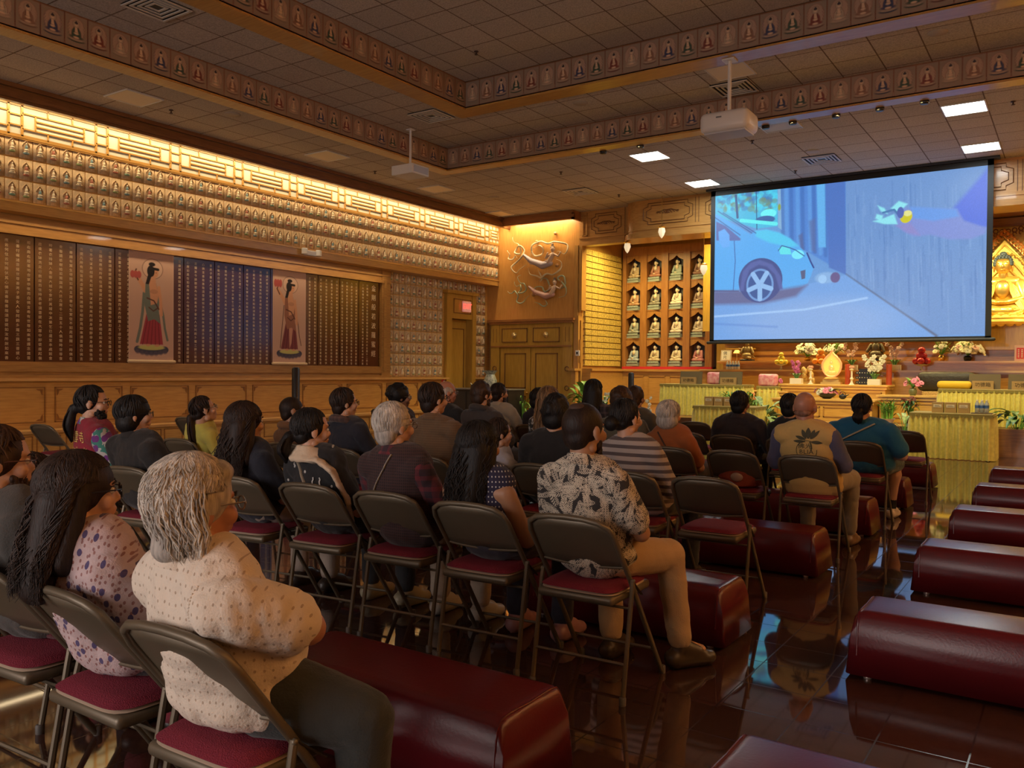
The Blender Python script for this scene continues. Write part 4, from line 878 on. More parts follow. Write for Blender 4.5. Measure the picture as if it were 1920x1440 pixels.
def orchid(lab,loc,h,col,n=2,per=7,sq=True,pm=None,seed=1,r=.045,dx=.12):
    q=random.Random(seed); g=thing('potted_orchid',lab,'flowers',loc); pm=pm or mat('white_pot',(.66,.64,.58),.4); pot(g,.12,.12,pm,sq)
    b=MB()
    for i in range(7): a=2*PI*i/7; leaf(b,(math.cos(a)*.03,math.sin(a)*.03,.11),(math.cos(a)*.17,math.sin(a)*.14,.20),.03,.06)
    b.build('leaves',LEAF[0],g,'all')
    s=MB(); f=MB()
    for i in range(n):
        sx=(i-(n-1)/2)*dx*2; P=[(0,0,.1),(sx*.3,0,h*.5),(sx*.8,-.02,h*.85),(sx*1.3,-.06,h)]; s.tube(P,.005,5)
        for k in range(per):
            t=k/(per-1); x=sx*(.5+.9*t)+q.uniform(-.04,.04); z=h*(.55+.48*t) if sq else h*(.75+.3*t); blossom(f,(x,-.03-.03*t+q.uniform(-.02,.02),z),r,q)
    s.build('stems',LEAF[1],g); f.build('blossoms',col,g,True); return g
WH=mat('white_petal',(.62,.60,.50),.6); PK=mat('pink_petal',(.72,.22,.34),.6,var=.3,vscale=30); MG=mat('magenta_petal',(.50,.10,.32),.6,var=.3,vscale=30); ORG=mat('orange_petal',(.75,.30,.10),.6); CRM=mat('cream_petal',(.74,.70,.44),.6,var=.15,vscale=20)
def bouquet(lab,loc,r,h,cols,n,br,vm,vh=.12,seed=1,name='flower_arrangement',bowl=False,leaves=14):
    q=random.Random(seed); g=thing(name,lab,'flowers',loc)
    b=MB(); 
    if bowl: b.lathe([(.06,0),(.10,.02),(.17,.07),(.19,.10),(.17,.10),(.10,.04)],16)
    else: b.lathe([(.05,0),(.07,vh*.3),(.075,vh*.7),(.05,vh*.95),(.06,vh),(.045,vh*.98)],14)
    b.build('vase',vm,g,True)
    l=MB()
    for i in range(leaves): a=q.random()*2*PI; leaf(l,(0,0,vh*.9),(math.cos(a)*r*1.1,math.sin(a)*r*.8,vh+h*q.uniform(.1,.8)),.022,.05)
    for i in range(8): a=q.random()*2*PI; l.tube([(0,0,vh*.8),(math.cos(a)*r*.5,math.sin(a)*r*.5,vh+h*.7)],.004,4)
    l.build('foliage',LEAF[1],g,'all')
    for ci,(m,frac) in enumerate(cols):
        f=MB()
        for i in range(int(n*frac)):
            a=q.random()*2*PI; e=q.random()**.5; c=(math.cos(a)*r*e,math.sin(a)*r*e*.7,vh+h*(1-.6*e*e)*q.uniform(.35,1.0)); blossom(f,c,br*q.uniform(.7,1.2),q,6,(math.cos(a)*e,math.sin(a)*e-.5,.7))
        f.build('blossoms',m,g,True)
    return g
# platform and floor plants
leafy('big glossy-leaved green plant before the alcove, left of the long black hair',(-9.45,17.1,0),.62,.95,26,.075,1,seed=2,ph=.25,pr=.18)
leafy('leafy plant behind the curly-haired pair near the small black column',(-8.55,16.3,0),.42,.72,22,.05,0,seed=3,ph=.2,pr=.15,fl=(WH,7,.04))
leafy('wide-leaved green plant behind the bob-haired person in orange',(-7.95,15.9,0),.48,.55,22,.07,0,seed=4,ph=.2,pr=.15)
orchid('white orchid in front of the left skirted table',(-7.35,16.0,0),.82,WH,1,7,seed=5,r=.04)
leafy('feathery bright green fern on the left skirted tables',(-5.88,16.75,.45),.36,.40,46,.018,1,seed=6,ph=.16,name='potted_fern')
leafy('orange-flowered plant in a terracotta pot left of the altar',(-5.62,17.35,.45),.24,.34,22,.03,1,mat('terracotta',(.55,.22,.07),.6),.16,.11,seed=7,fl=(ORG,9,.04))
leafy('large plant with pale striped leaves behind the person in black',(-4.95,15.95,0),.46,.80,18,.10,2,seed=8,ph=.25,pr=.16,droop=.5)
g=thing('lucky_bamboo','upright bright green bamboo cluster in a white bowl right of the altar','plant',(-2.98,17.1,.45)); pot(g,.13,.09,mat('white_bowl',(.7,.68,.62),.4))
b=MB(); s=MB(); q=random.Random(9)
for i in range(26):
    x,y=q.uniform(-.09,.09),q.uniform(-.07,.07); h=q.uniform(.22,.42); s.tube([(x,y,.06),(x*1.2,y*1.2,h)],.008,5)
    for k in range(4): a=q.random()*6.28; leaf(b,(x*1.2,y*1.2,h*(.6+.12*k)),(x*1.2+math.cos(a)*.10,y*1.2+math.sin(a)*.08,h*(.6+.12*k)+.09),.010,.01)
s.build('canes',LEAF[1],g); b.build('leaves',LEAF[1],g,'all')
leafy('small dark red-leaved plant right of the bamboo',(-2.62,17.2,.45),.22,.36,30,.02,0,seed=10,ph=.12,fl=(mat('dark_red_bract',(.16,.04,.03),.6),16,.03))
leafy('leggy pale-leaved plant on the floor behind the teal-shirted person',(-2.55,16.2,0),.24,.62,12,.05,2,seed=11,ph=.12)
g=leafy('broad drooping dark green plant in a wooden planter at far right',(-.85,16.5,0),.50,.35,26,.06,0,seed=12,ph=.50,pr=.02,droop=.35)
MB().box((-.55,-.2,0),(.75,.2,.47)).build('planter',DOAKX,g)
leafy('small palm beside the pale-shirted man at the cupboard doors',(-11.55,17.6,0),.34,.62,22,.02,1,seed=13,ph=.2)
# altar offerings
orchid('purple orchid in a square white pot on the left of the altar table',(-5.02,18.35,1.155),.46,MG,2,7,seed=20,r=.04,dx=.05)
orchid('tall white orchid in a white pot on the right of the altar table',(-3.46,18.35,1.155),.56,WH,3,7,seed=21,r=.05,dx=.06)
for (x,l) in ((-4.70,'left of the glowing shrine'),(-3.88,'right of the glowing shrine')):
    g=thing('candlestick','slender pale candlestick with lotus top '+l,'candlestick',(x,18.25,1.155)); MB().lathe([(.06,0),(.03,.03),(.018,.08),(.04,.12),(.018,.16),(.02,.28),(.05,.31),(.02,.33)],12).build('stand',mat('pale_jade',(.62,.58,.46),.35),g,True)
    b=MB()
    for k in range(6): a=k*PI/3; b.ell((.035*math.cos(a),.035*math.sin(a),.36),(.02,.02,.03),0,6,4)
    b.build('lotus_cup',mat('rose_cup',(.66,.36,.26),.4),g,True)
for (x,l) in ((-4.02,'behind the shrine at its right'),(-3.22,'right of the tall white orchid')):
    g=thing('red_candle','thick carved red candle pillar '+l,'candle',(x,18.55,1.155)); MB().lathe([(.055,0),(.055,.42),(.03,.425)],14,wob=lambda q,z:.06*math.sin(q*5+z*40)).build('wax',mat('red_wax',(.36,.05,.02),.45),g,True); MB().tube([(0,0,.42),(0,0,.45)],.004,5).build('wick',BLACK,g)
g=thing('golden_shrine','glowing golden pointed shrine with a seated figure, centre of the altar','shrine',(-4.30,18.35,1.155))
b=MB(); b.prism([(-.20,-.1),(.20,-.1),(.20,.1),(-.20,.1)],0,.05); b.prism([(-.16,-.08),(.16,-.08),(.16,.08),(-.16,.08)],.05,.10); b.lathe([(.13,.10),(.16,.12),(.12,.15)],16); b.build('base',mat('shrine_base',(.60,.42,.15),.3,.5),g)
N_=18; ov=[(.19*math.sin(2*PI*i/N_)*(1-.0),.40+.24*-math.cos(2*PI*i/N_)) for i in range(N_)]; ov=[(x*(1-.35*max(0,(z-.45)/.2)),z+(.06 if abs(x)<.03 and z>.5 else 0)) for x,z in ov]
MB().prism(ov,.03,.05,'y').build('back_plate',mat('shrine_glow',(.8,.4,.1),.4,emit=(1,.45,.08),estr=.8),g)
MB().tube([(x,0,z) for x,z in ov+[ov[0]]],.022,8,cap=False).build('rim',mat('shrine_rim',(.8,.35,.15),.3,.3,emit=(1,.35,.12),estr=.5),g,True)
b=MB(); b.ell((0,-.02,.25),(.11,.05,.05)); b.ell((0,-.02,.33),(.06,.04,.09)); b.ell((0,-.02,.45),(.035,.035,.045)); b.ell((0,-.02,.50),(.015,.015,.02)); b.build('figure',mat('shrine_figure',(.9,.65,.2),.25,.6,emit=(1,.7,.2),estr=.35),g,True)
g=thing('incense_cabinet','small black lacquer stand with dotted tiers behind the right candlestick','stand',(-3.68,18.6,1.155)); b=MB()
for k in range(3): b.box((-.18,-.08,.02+.10*k),(.18,.08,.07+.10*k)); 
b.box((-.12,-.06,0),(.12,.06,.33)); b.build('tiers',BLACK,g)
b=MB()
for k in range(3):
    for i in range(7): b.ell((-.15+.05*i,-.085,.045+.10*k),.010,0,6,4)
b.build('studs',mat('pale_studs',(.6,.6,.5),.4),g)
g=thing('carved_figurine','small golden carved figurine group behind the purple orchid','figurine',(-4.86,18.6,1.155)); b=MB()
for i in range(9): q=random.Random(i); b.ell((q.uniform(-.12,.12),q.uniform(-.03,.03),q.uniform(.05,.38)),(.05,.04,.07),0,8,6)
b.box((-.15,-.06,0),(.15,.06,.05)); b.build('carving',mat('gilt_wood',(.50,.33,.12),.4,.3),g,True)
bouquet('pink lotus arrangement in a dark bowl on the front altar counter',(-4.15,17.35,.88),.26,.14,[(PK,.8),(WH,.2)],30,.06,mat('dark_bowl',(.03,.035,.03),.3),.09,30,bowl=True)
g=thing('teapot','small black teapot with a hooped handle on the front altar counter','teapot',(-3.83,17.25,.88)); MB().ell((0,0,.05),(.07,.07,.05)).cap((.05,0,.06),(.11,0,.09),.014,.008).ell((0,0,.10),(.02,.02,.014)).build('body',BLACK,g,True); MB().tube([(.06*math.cos(t),0,.07+.08*math.sin(t)) for t in [PI*i/8 for i in range(9)]],.006,5).build('handle',BLACK,g)
bouquet('pink flower vase on the oak side counter right of the altar',(-2.66,17.8,.97),.16,.26,[(PK,1)],14,.05,mat('green_vase',(.12,.13,.06),.3),.14,31)
bouquet('pink and white flower vase on the side counter left of the altar',(-5.42,18.12,1.0),.16,.26,[(MG,.7),(WH,.3)],16,.05,mat('green_vase',(.12,.13,.06),.3),.14,32)
g=thing('carved_drum_stone','large dark brown carved log-shaped block on a patterned stand beside the yellow cushion','carving',(-2.2,18.4,.97-.0)); g.location.z=.45
MB().box((-.36,-.2,.50),(.36,.2,.60),bev=.02).build('stand',mat('patterned_stand',(.50,.32,.10),.5,var=.5,vscale=60),g); MB().box((-.32,-.18,0),(.32,.18,.50)).build('plinth',DOAKX,g)
b=MB(); b.box((-.45,-.22,.60),(.55,.22,.98),bev=.10); b.build('block',mat('dark_carved_wood',(.018,.012,.007),.5,bump=.9,bscale=18),g,True)
g=thing('floor_cushion','bright yellow cushion on the right platform table','cushion',(-1.9,17.45,1.12)); MB().box((-.28,-.2,0),(.28,.2,.14),bev=.06).build('cushion',mat('yellow_fabric',(.72,.46,.02),.7),g,True)
# sign boards, small boxes and bottles
CARD=mat('tan_cardboard',(.36,.24,.10),.7); INK=mat('dark_ink',(.05,.025,.01),.6); LBL=mat('paper_label',(.66,.60,.48),.7)
def board(lab,loc,rz=0,w=.50,txt='成佛亭'):
    g=thing('sign_board',lab,'sign',loc,rz); MB().box((-w/2,.02,0),(w/2,.05,.28),M=Matrix.Rotation(-.15,4,'X')).build('back_board',mat('dark_board',(.12,.09,.045),.6),g)
    MB().box((-w/2+.06,-.06,0),(w/2-.10,.0,.15)).build('front_board',CARD,g); text_obj('lettering','功德箱',.085,INK,g,(-.02,-.062,.075),(PI/2,0,0),res=1); return g
board('brown lettered sign board on the left platform table, nearer the alcove',(-7.0,17.3,1.13)); board('brown lettered sign board on the left platform table, nearer the altar',(-6.12,17.3,1.13))
board('framed brown lettered board on the right platform table beside the cushion',(-1.42,17.4,1.12)); board('framed brown board at the very right edge of the platform table',(-.80,17.4,1.12))
for (x,l) in ((-6.52,'between the two sign boards at left'),(-5.52,'behind the flowers on the left side table')):
    g=thing('pink_box','pink floral gift box with white blossoms, '+l,'gift box',(x,17.62 if x<-6 else 18.02,1.13 if x<-6 else 1.10)); MB().box((-.20,-.1,0),(.20,.08,.26),bev=.05).build('box',mat('pink_print',(.60,.14,.20),.5,vcol=(.72,.40,.42),vscale=14),g,True)
for side,(x0,y,ls) in enumerate(((-5.85,15.45,'left low table'),(-1.93,15.5,'right low table'))):
    for k,l in enumerate(('left','middle','right')):
        g=thing('donation_box','tan box with white label on the %s, %s of three'%(ls,l),'box',(x0+.19*k,y,.75)); MB().box((-.085,-.07,0),(.085,.07,.17)).build('box',CARD,g); MB().box((-.06,-.073,.085),(.06,-.07,.135)).build('label',LBL,g)
        b=MB()
        for r in range(2): b.box((-.045,-.0745,.098+.018*r),(.045-.02*r,-.073,.103+.018*r))
        b.build('printed_lines',INK,g)
BTL=mat('clear_bottle',(.75,.80,.82),.1,trans=.6); CAPM=mat('white_cap',(.8,.8,.8),.4); BLB=mat('blue_bottle_label',(.05,.14,.42),.4)
def bottle(x,y,z,lab,grp=None,s=1,lm=BLB):
    g=thing('water_bottle',lab,'bottle',(x,y,z),0,grp); g.scale=(s,s,s)
    MB().lathe([(.028,0),(.031,.01),(.031,.12),(.026,.15),(.012,.175),(.012,.185)],12).build('bottle',BTL,g,True); MB().lathe([(.014,.183),(.014,.20),(.001,.201)],10).build('cap',CAPM,g); MB().lathe([(.0318,.07),(.0318,.115)],12).build('label',lm,g,True)
for i in range(3):
    for j in range(2): bottle(-1.36+.068*i,15.45+.07*j,.77,'small blue-labelled water bottle in the pack on the right low table','water bottles on the right low table')
t=thing('serving_tray','flat dark tray under the water bottles on the right low table','tray',(-1.29,15.48,.75)); MB().box((-.15,-.09,0),(.15,.10,.015),bev=.004).build('tray',mat('tray_brown',(.10,.06,.03),.5),t)
for i in range(5): bottle(-6.80+.066*i,19.05,1.455,'small blue-labelled water bottle in the pack on the terrace left of the altar','water bottles on the left terrace')
bottle(-13.38,5.05,.405,'small red-labelled water bottle on the bench ledge by the left wall',None,1.05,mat('red_label',(.5,.08,.06),.4))
# fruit offerings
def fruit(x,y,z,m,mn,lab,r,n):
    g=thing('fruit_stand',lab+' stand','fruit stand',(x,y,z)); MB().lathe([(.07,0),(.02,.02),(.015,.09),(.12,.12),(.13,.13),(.01,.125)],16).build('stand',mat('fruit_glass',(.7,.66,.5),.15,trans=.4),g,True)
    pos=[];
    for L_,k in enumerate((n,max(1,n//2),1)):
        R_=r*1.15*(k-1)/2.6 if k>1 else 0
        for i in range(k): a=2*PI*i/k; pos.append((x+R_*math.cos(a),y+R_*math.sin(a),z+.13+r*(.9+1.5*L_)))
    me=MB().ell((0,0,0),(r,r,r*.92),0,14,9).tube([(0,0,r*.85),(0.004,0,r*1.1)],.004,4,1).mesh(mn,[m,CARVE],True)
    for p in pos: inst(mn,me,p,'%s in the pyramid on its glass stand'%lab.replace('glass',''),'fruit',lab+' pile')
fruit(-5.57,19.1,1.455,mat('yellow_citrus',(.70,.55,.06),.4),'lemon','small yellow fruit left of the altar',.055,5)
fruit(-4.72,19.15,1.455,mat('orange_skin',(.78,.28,.03),.45),'orange','orange fruit left of the shrine',.07,5)
fruit(-2.70,19.1,1.455,mat('red_apple_skin',(.45,.02,.03),.25),'apple','dark red apple right of the altar',.075,4)
orchid('pale pink orchid in a grey pot on the terrace, left of the dark seated statue',(-4.08,19.15,1.455),.60,mat('pale_pink_petal',(.66,.42,.34),.6),2,5,seed=40,r=.05,dx=.10)
orchid('pale pink orchid in a grey pot on the terrace, right of the dark seated statue',(-3.22,19.15,1.455),.60,mat('pale_pink_petal',(.66,.42,.34),.6),2,5,seed=41,r=.05,dx=.10)
bouquet('large white lily arrangement on the upper terrace left of centre',(-5.15,19.7,1.655),.30,.36,[(WH,.8),(CRM,.4)],34,.08,BRASS,.10,42)
bouquet('white and cream bouquet under the screen, behind the shrine',(-4.6,19.85,1.655),.22,.42,[(WH,.7),(CRM,.4)],20,.06,BRASS,.12,43)
bouquet('small white bouquet on the upper terrace, right of the apples',(-2.42,19.85,1.655),.20,.40,[(WH,.6),(CRM,.5)],18,.05,BRASS,.14,44)
bouquet('large cream and blush flower arrangement in a black vase, right terrace',(-1.92,19.7,1.655),.30,.34,[(CRM,.7),(WH,.3),(mat('blush_petal',(.66,.40,.34),.6),.2)],38,.08,BLACK,.12,45)
# dark figures on the upper terrace
def dark_statue(lab,loc,s,seed,guard):
    g=thing('dark_statue',lab,'statue',loc); q=random.Random(seed); b=MB()
    b.box((-.20,-.14,0),(.20,.14,.07),bev=.02); b.build('base',BLACK,g)
    b=MB(); b.ell((0,0,.18),(.19,.14,.12)); b.ell((0,0,.34),(.12,.10,.16)); b.ell((0,-.01,.53),(.065,.07,.08)); b.cap((-.12,0,.42),(-.20,-.06,.26),.05,.04); b.cap((.12,0,.42),(.20,-.06,.26),.05,.04); b.cap((-.10,-.06,.14),(.12,-.12,.10),.05,.05)
    if guard:
        for i in range(8): b.cap((q.uniform(-.1,.1),0,.3),(q.uniform(-.28,.28),q.uniform(-.1,0),q.uniform(.1,.55)),.03,.012)
    b.build('body',mat('bronze_gilt' if guard else 'dark_bronze_robe',(.20,.13,.05) if guard else (.10,.075,.045),.4,.4,bump=.4,bscale=20),g,True)
    MB().ell((0,.02,.58),(.06,.06,.05)).build('hair',BLACK,g,True); g.scale=(s,s,s)
dark_statue('dark gilded guardian figurine on the terrace at the left end, under the screen',(-6.56,19.75,1.655),.75,1,True)
dark_statue('dark bronze seated statue on the terrace behind the candles',(-3.70,19.75,1.655),.85,2,False)
g=thing('picture_frame','small framed black calligraphy under the lower left corner of the screen','picture frame',(-7.02,19.55,1.655)); M=Matrix.Rotation(-.2,4,'X'); MB().box((-.13,-.012,0),(.13,.0,.27),M=M).build('frame',mat('frame_tan',(.50,.40,.26),.5),g); MB().box((-.10,-.016,.03),(.10,-.012,.24),M=M).build('paper',LBL,g); o=text_obj('lettering','佛\n光',.10,BLACK,g,(0,-.045,.135),(PI/2-.2,0,0),res=1)
g=thing('desk_lamp','small brass lamp with a lit amber shade beside the framed calligraphy','lamp',(-6.85,19.85,1.655)); MB().lathe([(.05,0),(.012,.02),(.01,.22)],10).build('stand',BRASS,g,True); MB().lathe([(.09,.20),(.05,.27),(.02,.275)],12).build('shade',mat('amber_shade',(.7,.4,.08),.4,emit=(1,.5,.08),estr=1.5),g,True)
g=thing('red_framed_notice','small pink and red framed notice on the terrace at the right edge','sign',(-.98,19.6,1.655)); MB().box((-.10,-.01,0),(.10,.01,.32)).build('frame',mat('pink_frame',(.62,.40,.30),.5),g); MB().box((-.065,-.014,.05),(.065,-.01,.27)).build('panel',mat('red_panel',(.55,.04,.04),.5),g)
b=MB()
for x in (-.03,.03):
    for k in range(5): b.box((x-.012,-.016,.08+.035*k),(x+.012,-.014,.10+.035*k))
b.build('lettering',LBL,g)
# ---- great golden Buddha right of the screen
g=thing('golden_buddha','large gilded seated Buddha with dark curled hair in the niche right of the screen','statue',(-1.35,20.35,2.42)); g.scale=(1.0,1.0,1.0)
b=MB()
for r_,z,h in ((.62,.0,.10),(.56,.10,.06)): b.lathe([(r_*.95,z),(r_,z+h*.5),(r_*.95,z+h)],36)
for k in range(22):
    a=2*PI*k/22; b.ell((.56*math.cos(a),.42*math.sin(a),.12),(.09,.07,.09),0,8,6)
for k in range(22):
    a=2*PI*(k+.5)/22; b.ell((.58*math.cos(a),.44*math.sin(a),.02),(.09,.07,.07),0,8,6)
b.build('lotus_throne',GOLDM,g,True)
b=MB(); b.ell((0,0,.34),(.50,.34,.14)); b.cap((-.42,-.10,.30),(.12,-.30,.28),.13,.10); b.cap((.42,-.10,.30),(-.12,-.30,.28),.13,.10)
b.ell((0,.03,.66),(.27,.19,.34)); b.cap((-.22,.02,.90),(.22,.02,.90),.12,.12); b.cap((-.30,0,.86),(-.40,-.10,.56),.11,.10); b.cap((.30,0,.86),(.40,-.10,.56),.11,.10); b.cap((-.40,-.10,.55),(-.10,-.30,.46),.08,.05); b.cap((.40,-.10,.55),(.10,-.30,.46),.08,.05)
for sx in (-1,1):
    for k in range(8): 
        t=k/7; b.tube([(sx*(.10+.15*t),-.10-.02*k%3*.0,.92-.02*k),(sx*(.16+.18*t),-.20,.66-.02*k),(sx*(.24+.2*t),-.24,.46),(sx*(.34+.16*t),-.26,.30)],.018,6)
for k in range(9): b.tube([(-.46+.03*k,-.20-.012*k,.34-.02*k),(-.15+.02*k,-.36,.24-.012*k),(.2,-.36,.22-.01*k),(.46-.02*k,-.20-.01*k,.32-.02*k)],.016,5)
b.build('robe',GOLD,g,True)
b=MB(); b.ell((0,-.13,.74),(.15,.10,.20)); b.cap((0,0,1.0),(0,-.02,1.12),.085,.08); b.ell((0,-.04,1.25),(.155,.15,.19)); b.ell((0,-.185,1.22),(.022,.03,.04)); b.ell((0,-.17,1.15),(.05,.02,.012)); b.ell((-.165,-.01,1.20),(.02,.03,.10)); b.ell((.165,-.01,1.20),(.02,.03,.10)); b.ell((0,-.33,.46),(.14,.07,.04)); 
for sx in (-1,1): b.tube([(sx*.03,-.178,1.285),(sx*.07,-.176,1.30),(sx*.115,-.15,1.285)],.007,5); b.tube([(sx*.035,-.182,1.255),(sx*.07,-.180,1.245),(sx*.105,-.158,1.255)],.006,5)
b.build('body',mat('smooth_gilt_skin',(.90,.60,.16),.3,.85),g,True)
b=MB()
for i in range(7):
    t=i/6*PI*.55
    for j in range(max(1,int(15*math.sin(t+.08)))):
        a=2*PI*j/max(1,int(15*math.sin(t+.08))); x,y,z=.16*math.sin(t)*math.cos(a),.155*math.sin(t)*math.sin(a)+.0,.17*math.cos(t)
        if y<-.085 and z<.075: continue
        b.ell((x,y-.03,1.29+z),.034,0,6,4)
b.ell((0,-.02,1.48),(.07,.07,.06)); b.ell((0,-.02,1.29),(.15,.14,.15)); b.build('hair',mat('slate_blue_curls',(.05,.07,.09),.5),g,True)
b=MB(); P=[(-.62,.2),(-.72,.7),(-.60,1.2),(-.34,1.58),(0,1.95),(.34,1.58),(.60,1.2),(.72,.7),(.62,.2)]
b.prism([(x*.80,z*.93) for x,z in P],.24,.27,'y'); b.build('halo_plate',GOLDM,g)
b=MB()
for (p,q_) in zip(P,P[1:]):
    for k in range(6):
        t=k/6; x=p[0]+(q_[0]-p[0])*t; z=p[1]+(q_[1]-p[1])*t; b.tube([(x+.055*math.cos(u),.22,z+.055*math.sin(u)) for u in [2*PI*j/8 for j in range(8)]],.016,5); b.ell((x*1.08,.22,z+.06),(.03,.02,.05),0,6,4)
b.build('flame_border',mat('copper_flames',(.62,.24,.06),.35,.5),g,True)
b=MB(); 
for s_ in (.86,.74,.62): b.tube([(x*s_,.21,.2+(z-.2)*s_) for x,z in P],.018,6)
for k in range(14): a=PI*k/13; b.ell((.40*math.cos(a),.20,1.12+.40*math.sin(a)),(.035,.02,.035),0,6,4)
b.build('halo_rings',GOLD,g,True)
MB().box((-.85,-.40,-.52),(.85,.40,0)).build('plinth',OLIVE,g)
# ---- items along the front-left wall
g=thing('black_cabinet','long low black cabinet with a grey top beside the exit door','cabinet',(-12.55,17.35,0)); MB().box((-.95,-.35,0),(.98,.35,.90)).build('body',BLACK,g); MB().box((-.98,-.38,.90),(1.0,.38,.93),bev=.008).build('top',mat('grey_top',(.14,.14,.14),.4),g)
b=MB()
for k in range(3): b.box((-.90+.63*k,-.36,.06),(-.32+.63*k,-.35,.84))
b.build('doors',mat('black_door',(.02,.02,.022),.5),g)
g=thing('porcelain_vase','grey and white patterned vase with a scalloped rim on the black cabinet','vase',(-12.4,17.4,.93)); MB().lathe([(.13,0),(.15,.05),(.17,.20),(.13,.30),(.11,.36),(.17,.44),(.20,.46),(.16,.45),(.10,.36)],24,wob=lambda q,z:.07*math.sin(q*8)*max(0,(z-.36)/.1)).build('vase',mat('patterned_porcelain',(.52,.54,.46),.3,vcol=(.16,.20,.18),vscale=14),g,True)
g=thing('porcelain_figurine','tiny white bird figurine on the black cabinet','figurine',(-12.85,17.3,.93)); MB().ell((0,0,.06),(.06,.04,.05)).ell((.05,0,.12),(.025,.022,.03)).cap((-.04,0,.07),(-.10,0,.13),.02,.008).box((-.05,-.03,0),(.05,.03,.02)).build('bird',mat('white_porcelain',(.6,.6,.5),.3),g,True)
def column(lab,loc,h):
    g=thing('column_speaker',lab,'speaker',loc); MB().lathe([(.13,0),(.13,.03),(.065,.05),(.063,h-.02),(.05,h)],20).build('tower',BLACK,g,True); MB().lathe([(.038,h-.001),(.044,h+.004),(.04,h+.008),(.03,h+.004)],18).build('top_ring',mat('ring_grey',(.22,.22,.22),.4),g,True)
column('tall black cylindrical column speaker by the left wall, below the second scroll',(-10.45,9.27,0),1.40)
column('slim black cylindrical column at the front, left of the skirted tables',(-8.0,16.45,0),1.36)
# ================================================================ KNEELING BENCHES
LEA=mat('oxblood_leather',(.105,.006,.010),.30,var=.12,vscale=2.5,bump=.05,bscale=90,spec=.45); 
def bench(lab,x,y,w=1.16,grp=None):
    g=thing('kneeling_bench',lab,'bench',(x,y,0)); W=w/2; D=.22; H_=.30
    import bmesh
    bm=bmesh.new(); bmesh.ops.create_cube(bm,size=1)
    for v in bm.verts:
        top=v.co.z>0; v.co=Vector((v.co.x*2*(W-(.045 if top else 0)),v.co.y*2*(D-(.05 if top else 0)),H_ if top else .02))
    bmesh.ops.subdivide_edges(bm,edges=bm.edges[:],cuts=1,use_grid_fill=True)
    for v in bm.verts:
        if abs(v.co.z-.16)<.02: v.co.x=math.copysign(W+.004,v.co.x) if abs(v.co.x)>W*.5 else v.co.x; v.co.y=math.copysign(D+.004,v.co.y) if abs(v.co.y)>D*.5 else v.co.y; v.co.z=.205
        if v.co.z>.29 and abs(v.co.x)<.01 and abs(v.co.y)<.01: v.co.z+=.02
    bmesh.ops.bevel(bm,geom=[e for e in bm.edges if max(v.co.z for v in e.verts)>.1 and len(e.link_faces)==2 and e.calc_face_angle(0)>.25],offset=.035,segments=4,profile=.6,affect='EDGES')
    bm.verts.index_update(); b=MB(); b.add([v.co[:] for v in bm.verts],[[v.index for v in f.verts] for f in bm.faces]); bm.free()
    o=b.build('upholstery',LEA,g,'all')
    from mathutils.bvhtree import BVHTree
    T=BVHTree.FromPolygons([Vector(v) for v in b.v],b.f)
    for sx in (-1,1):
        P=[]
        for k in range(25):
            a=-.25+(PI+.5)*k/24; d=Vector((0,-math.cos(a),math.sin(a))); o_=Vector((sx*(W-.050),0,.16)); h=T.ray_cast(o_+d*1.0,-d)
            if h[0] is not None: P.append(h[0]+h[1]*.001)
        MB().tube(P,.004,6).build('seam_piping',LEA,g,True)
    for sx in (-1,1):
        for sy in (-1,1): MB().lathe([(.018,0),(.02,.012),(.016,.022)],10,(sx*(W-.09),sy*(D-.05),0)).build('foot',mat('glide_metal',(.55,.45,.40),.3,.6),g,True)
    return g
rowy=[2.30,4.20,5.97,7.72,9.48,11.32]
rn=['nearest the camera','second','third','fourth','fifth','farthest, behind the teal-shirted person']
BL=['dark red padded bench in front of the white-shirted man, nearest at left','dark red padded bench beside the khaki-trousered leg of the patterned-shirt man','dark red padded bench before the empty folding chair in the middle','dark red padded bench before the bald man in the yellow vest','dark red padded bench beside the bare calf of the teal-shirted person','dark red padded bench farthest away on the left side of the aisle']
BR=['dark red padded bench cut by the bottom edge of the picture','dark red padded bench right of the aisle, second from the camera and largest in view','dark red padded bench right of the aisle, third from the camera','dark red padded bench right of the aisle, fourth from the camera','dark red padded bench right of the aisle, fifth from the camera','dark red padded bench right of the aisle, farthest, near the right skirted table']
for i,y in enumerate(rowy):
    bench(BL[i],-1.42-.58,y); bench(BR[i],-.86+.58,y)
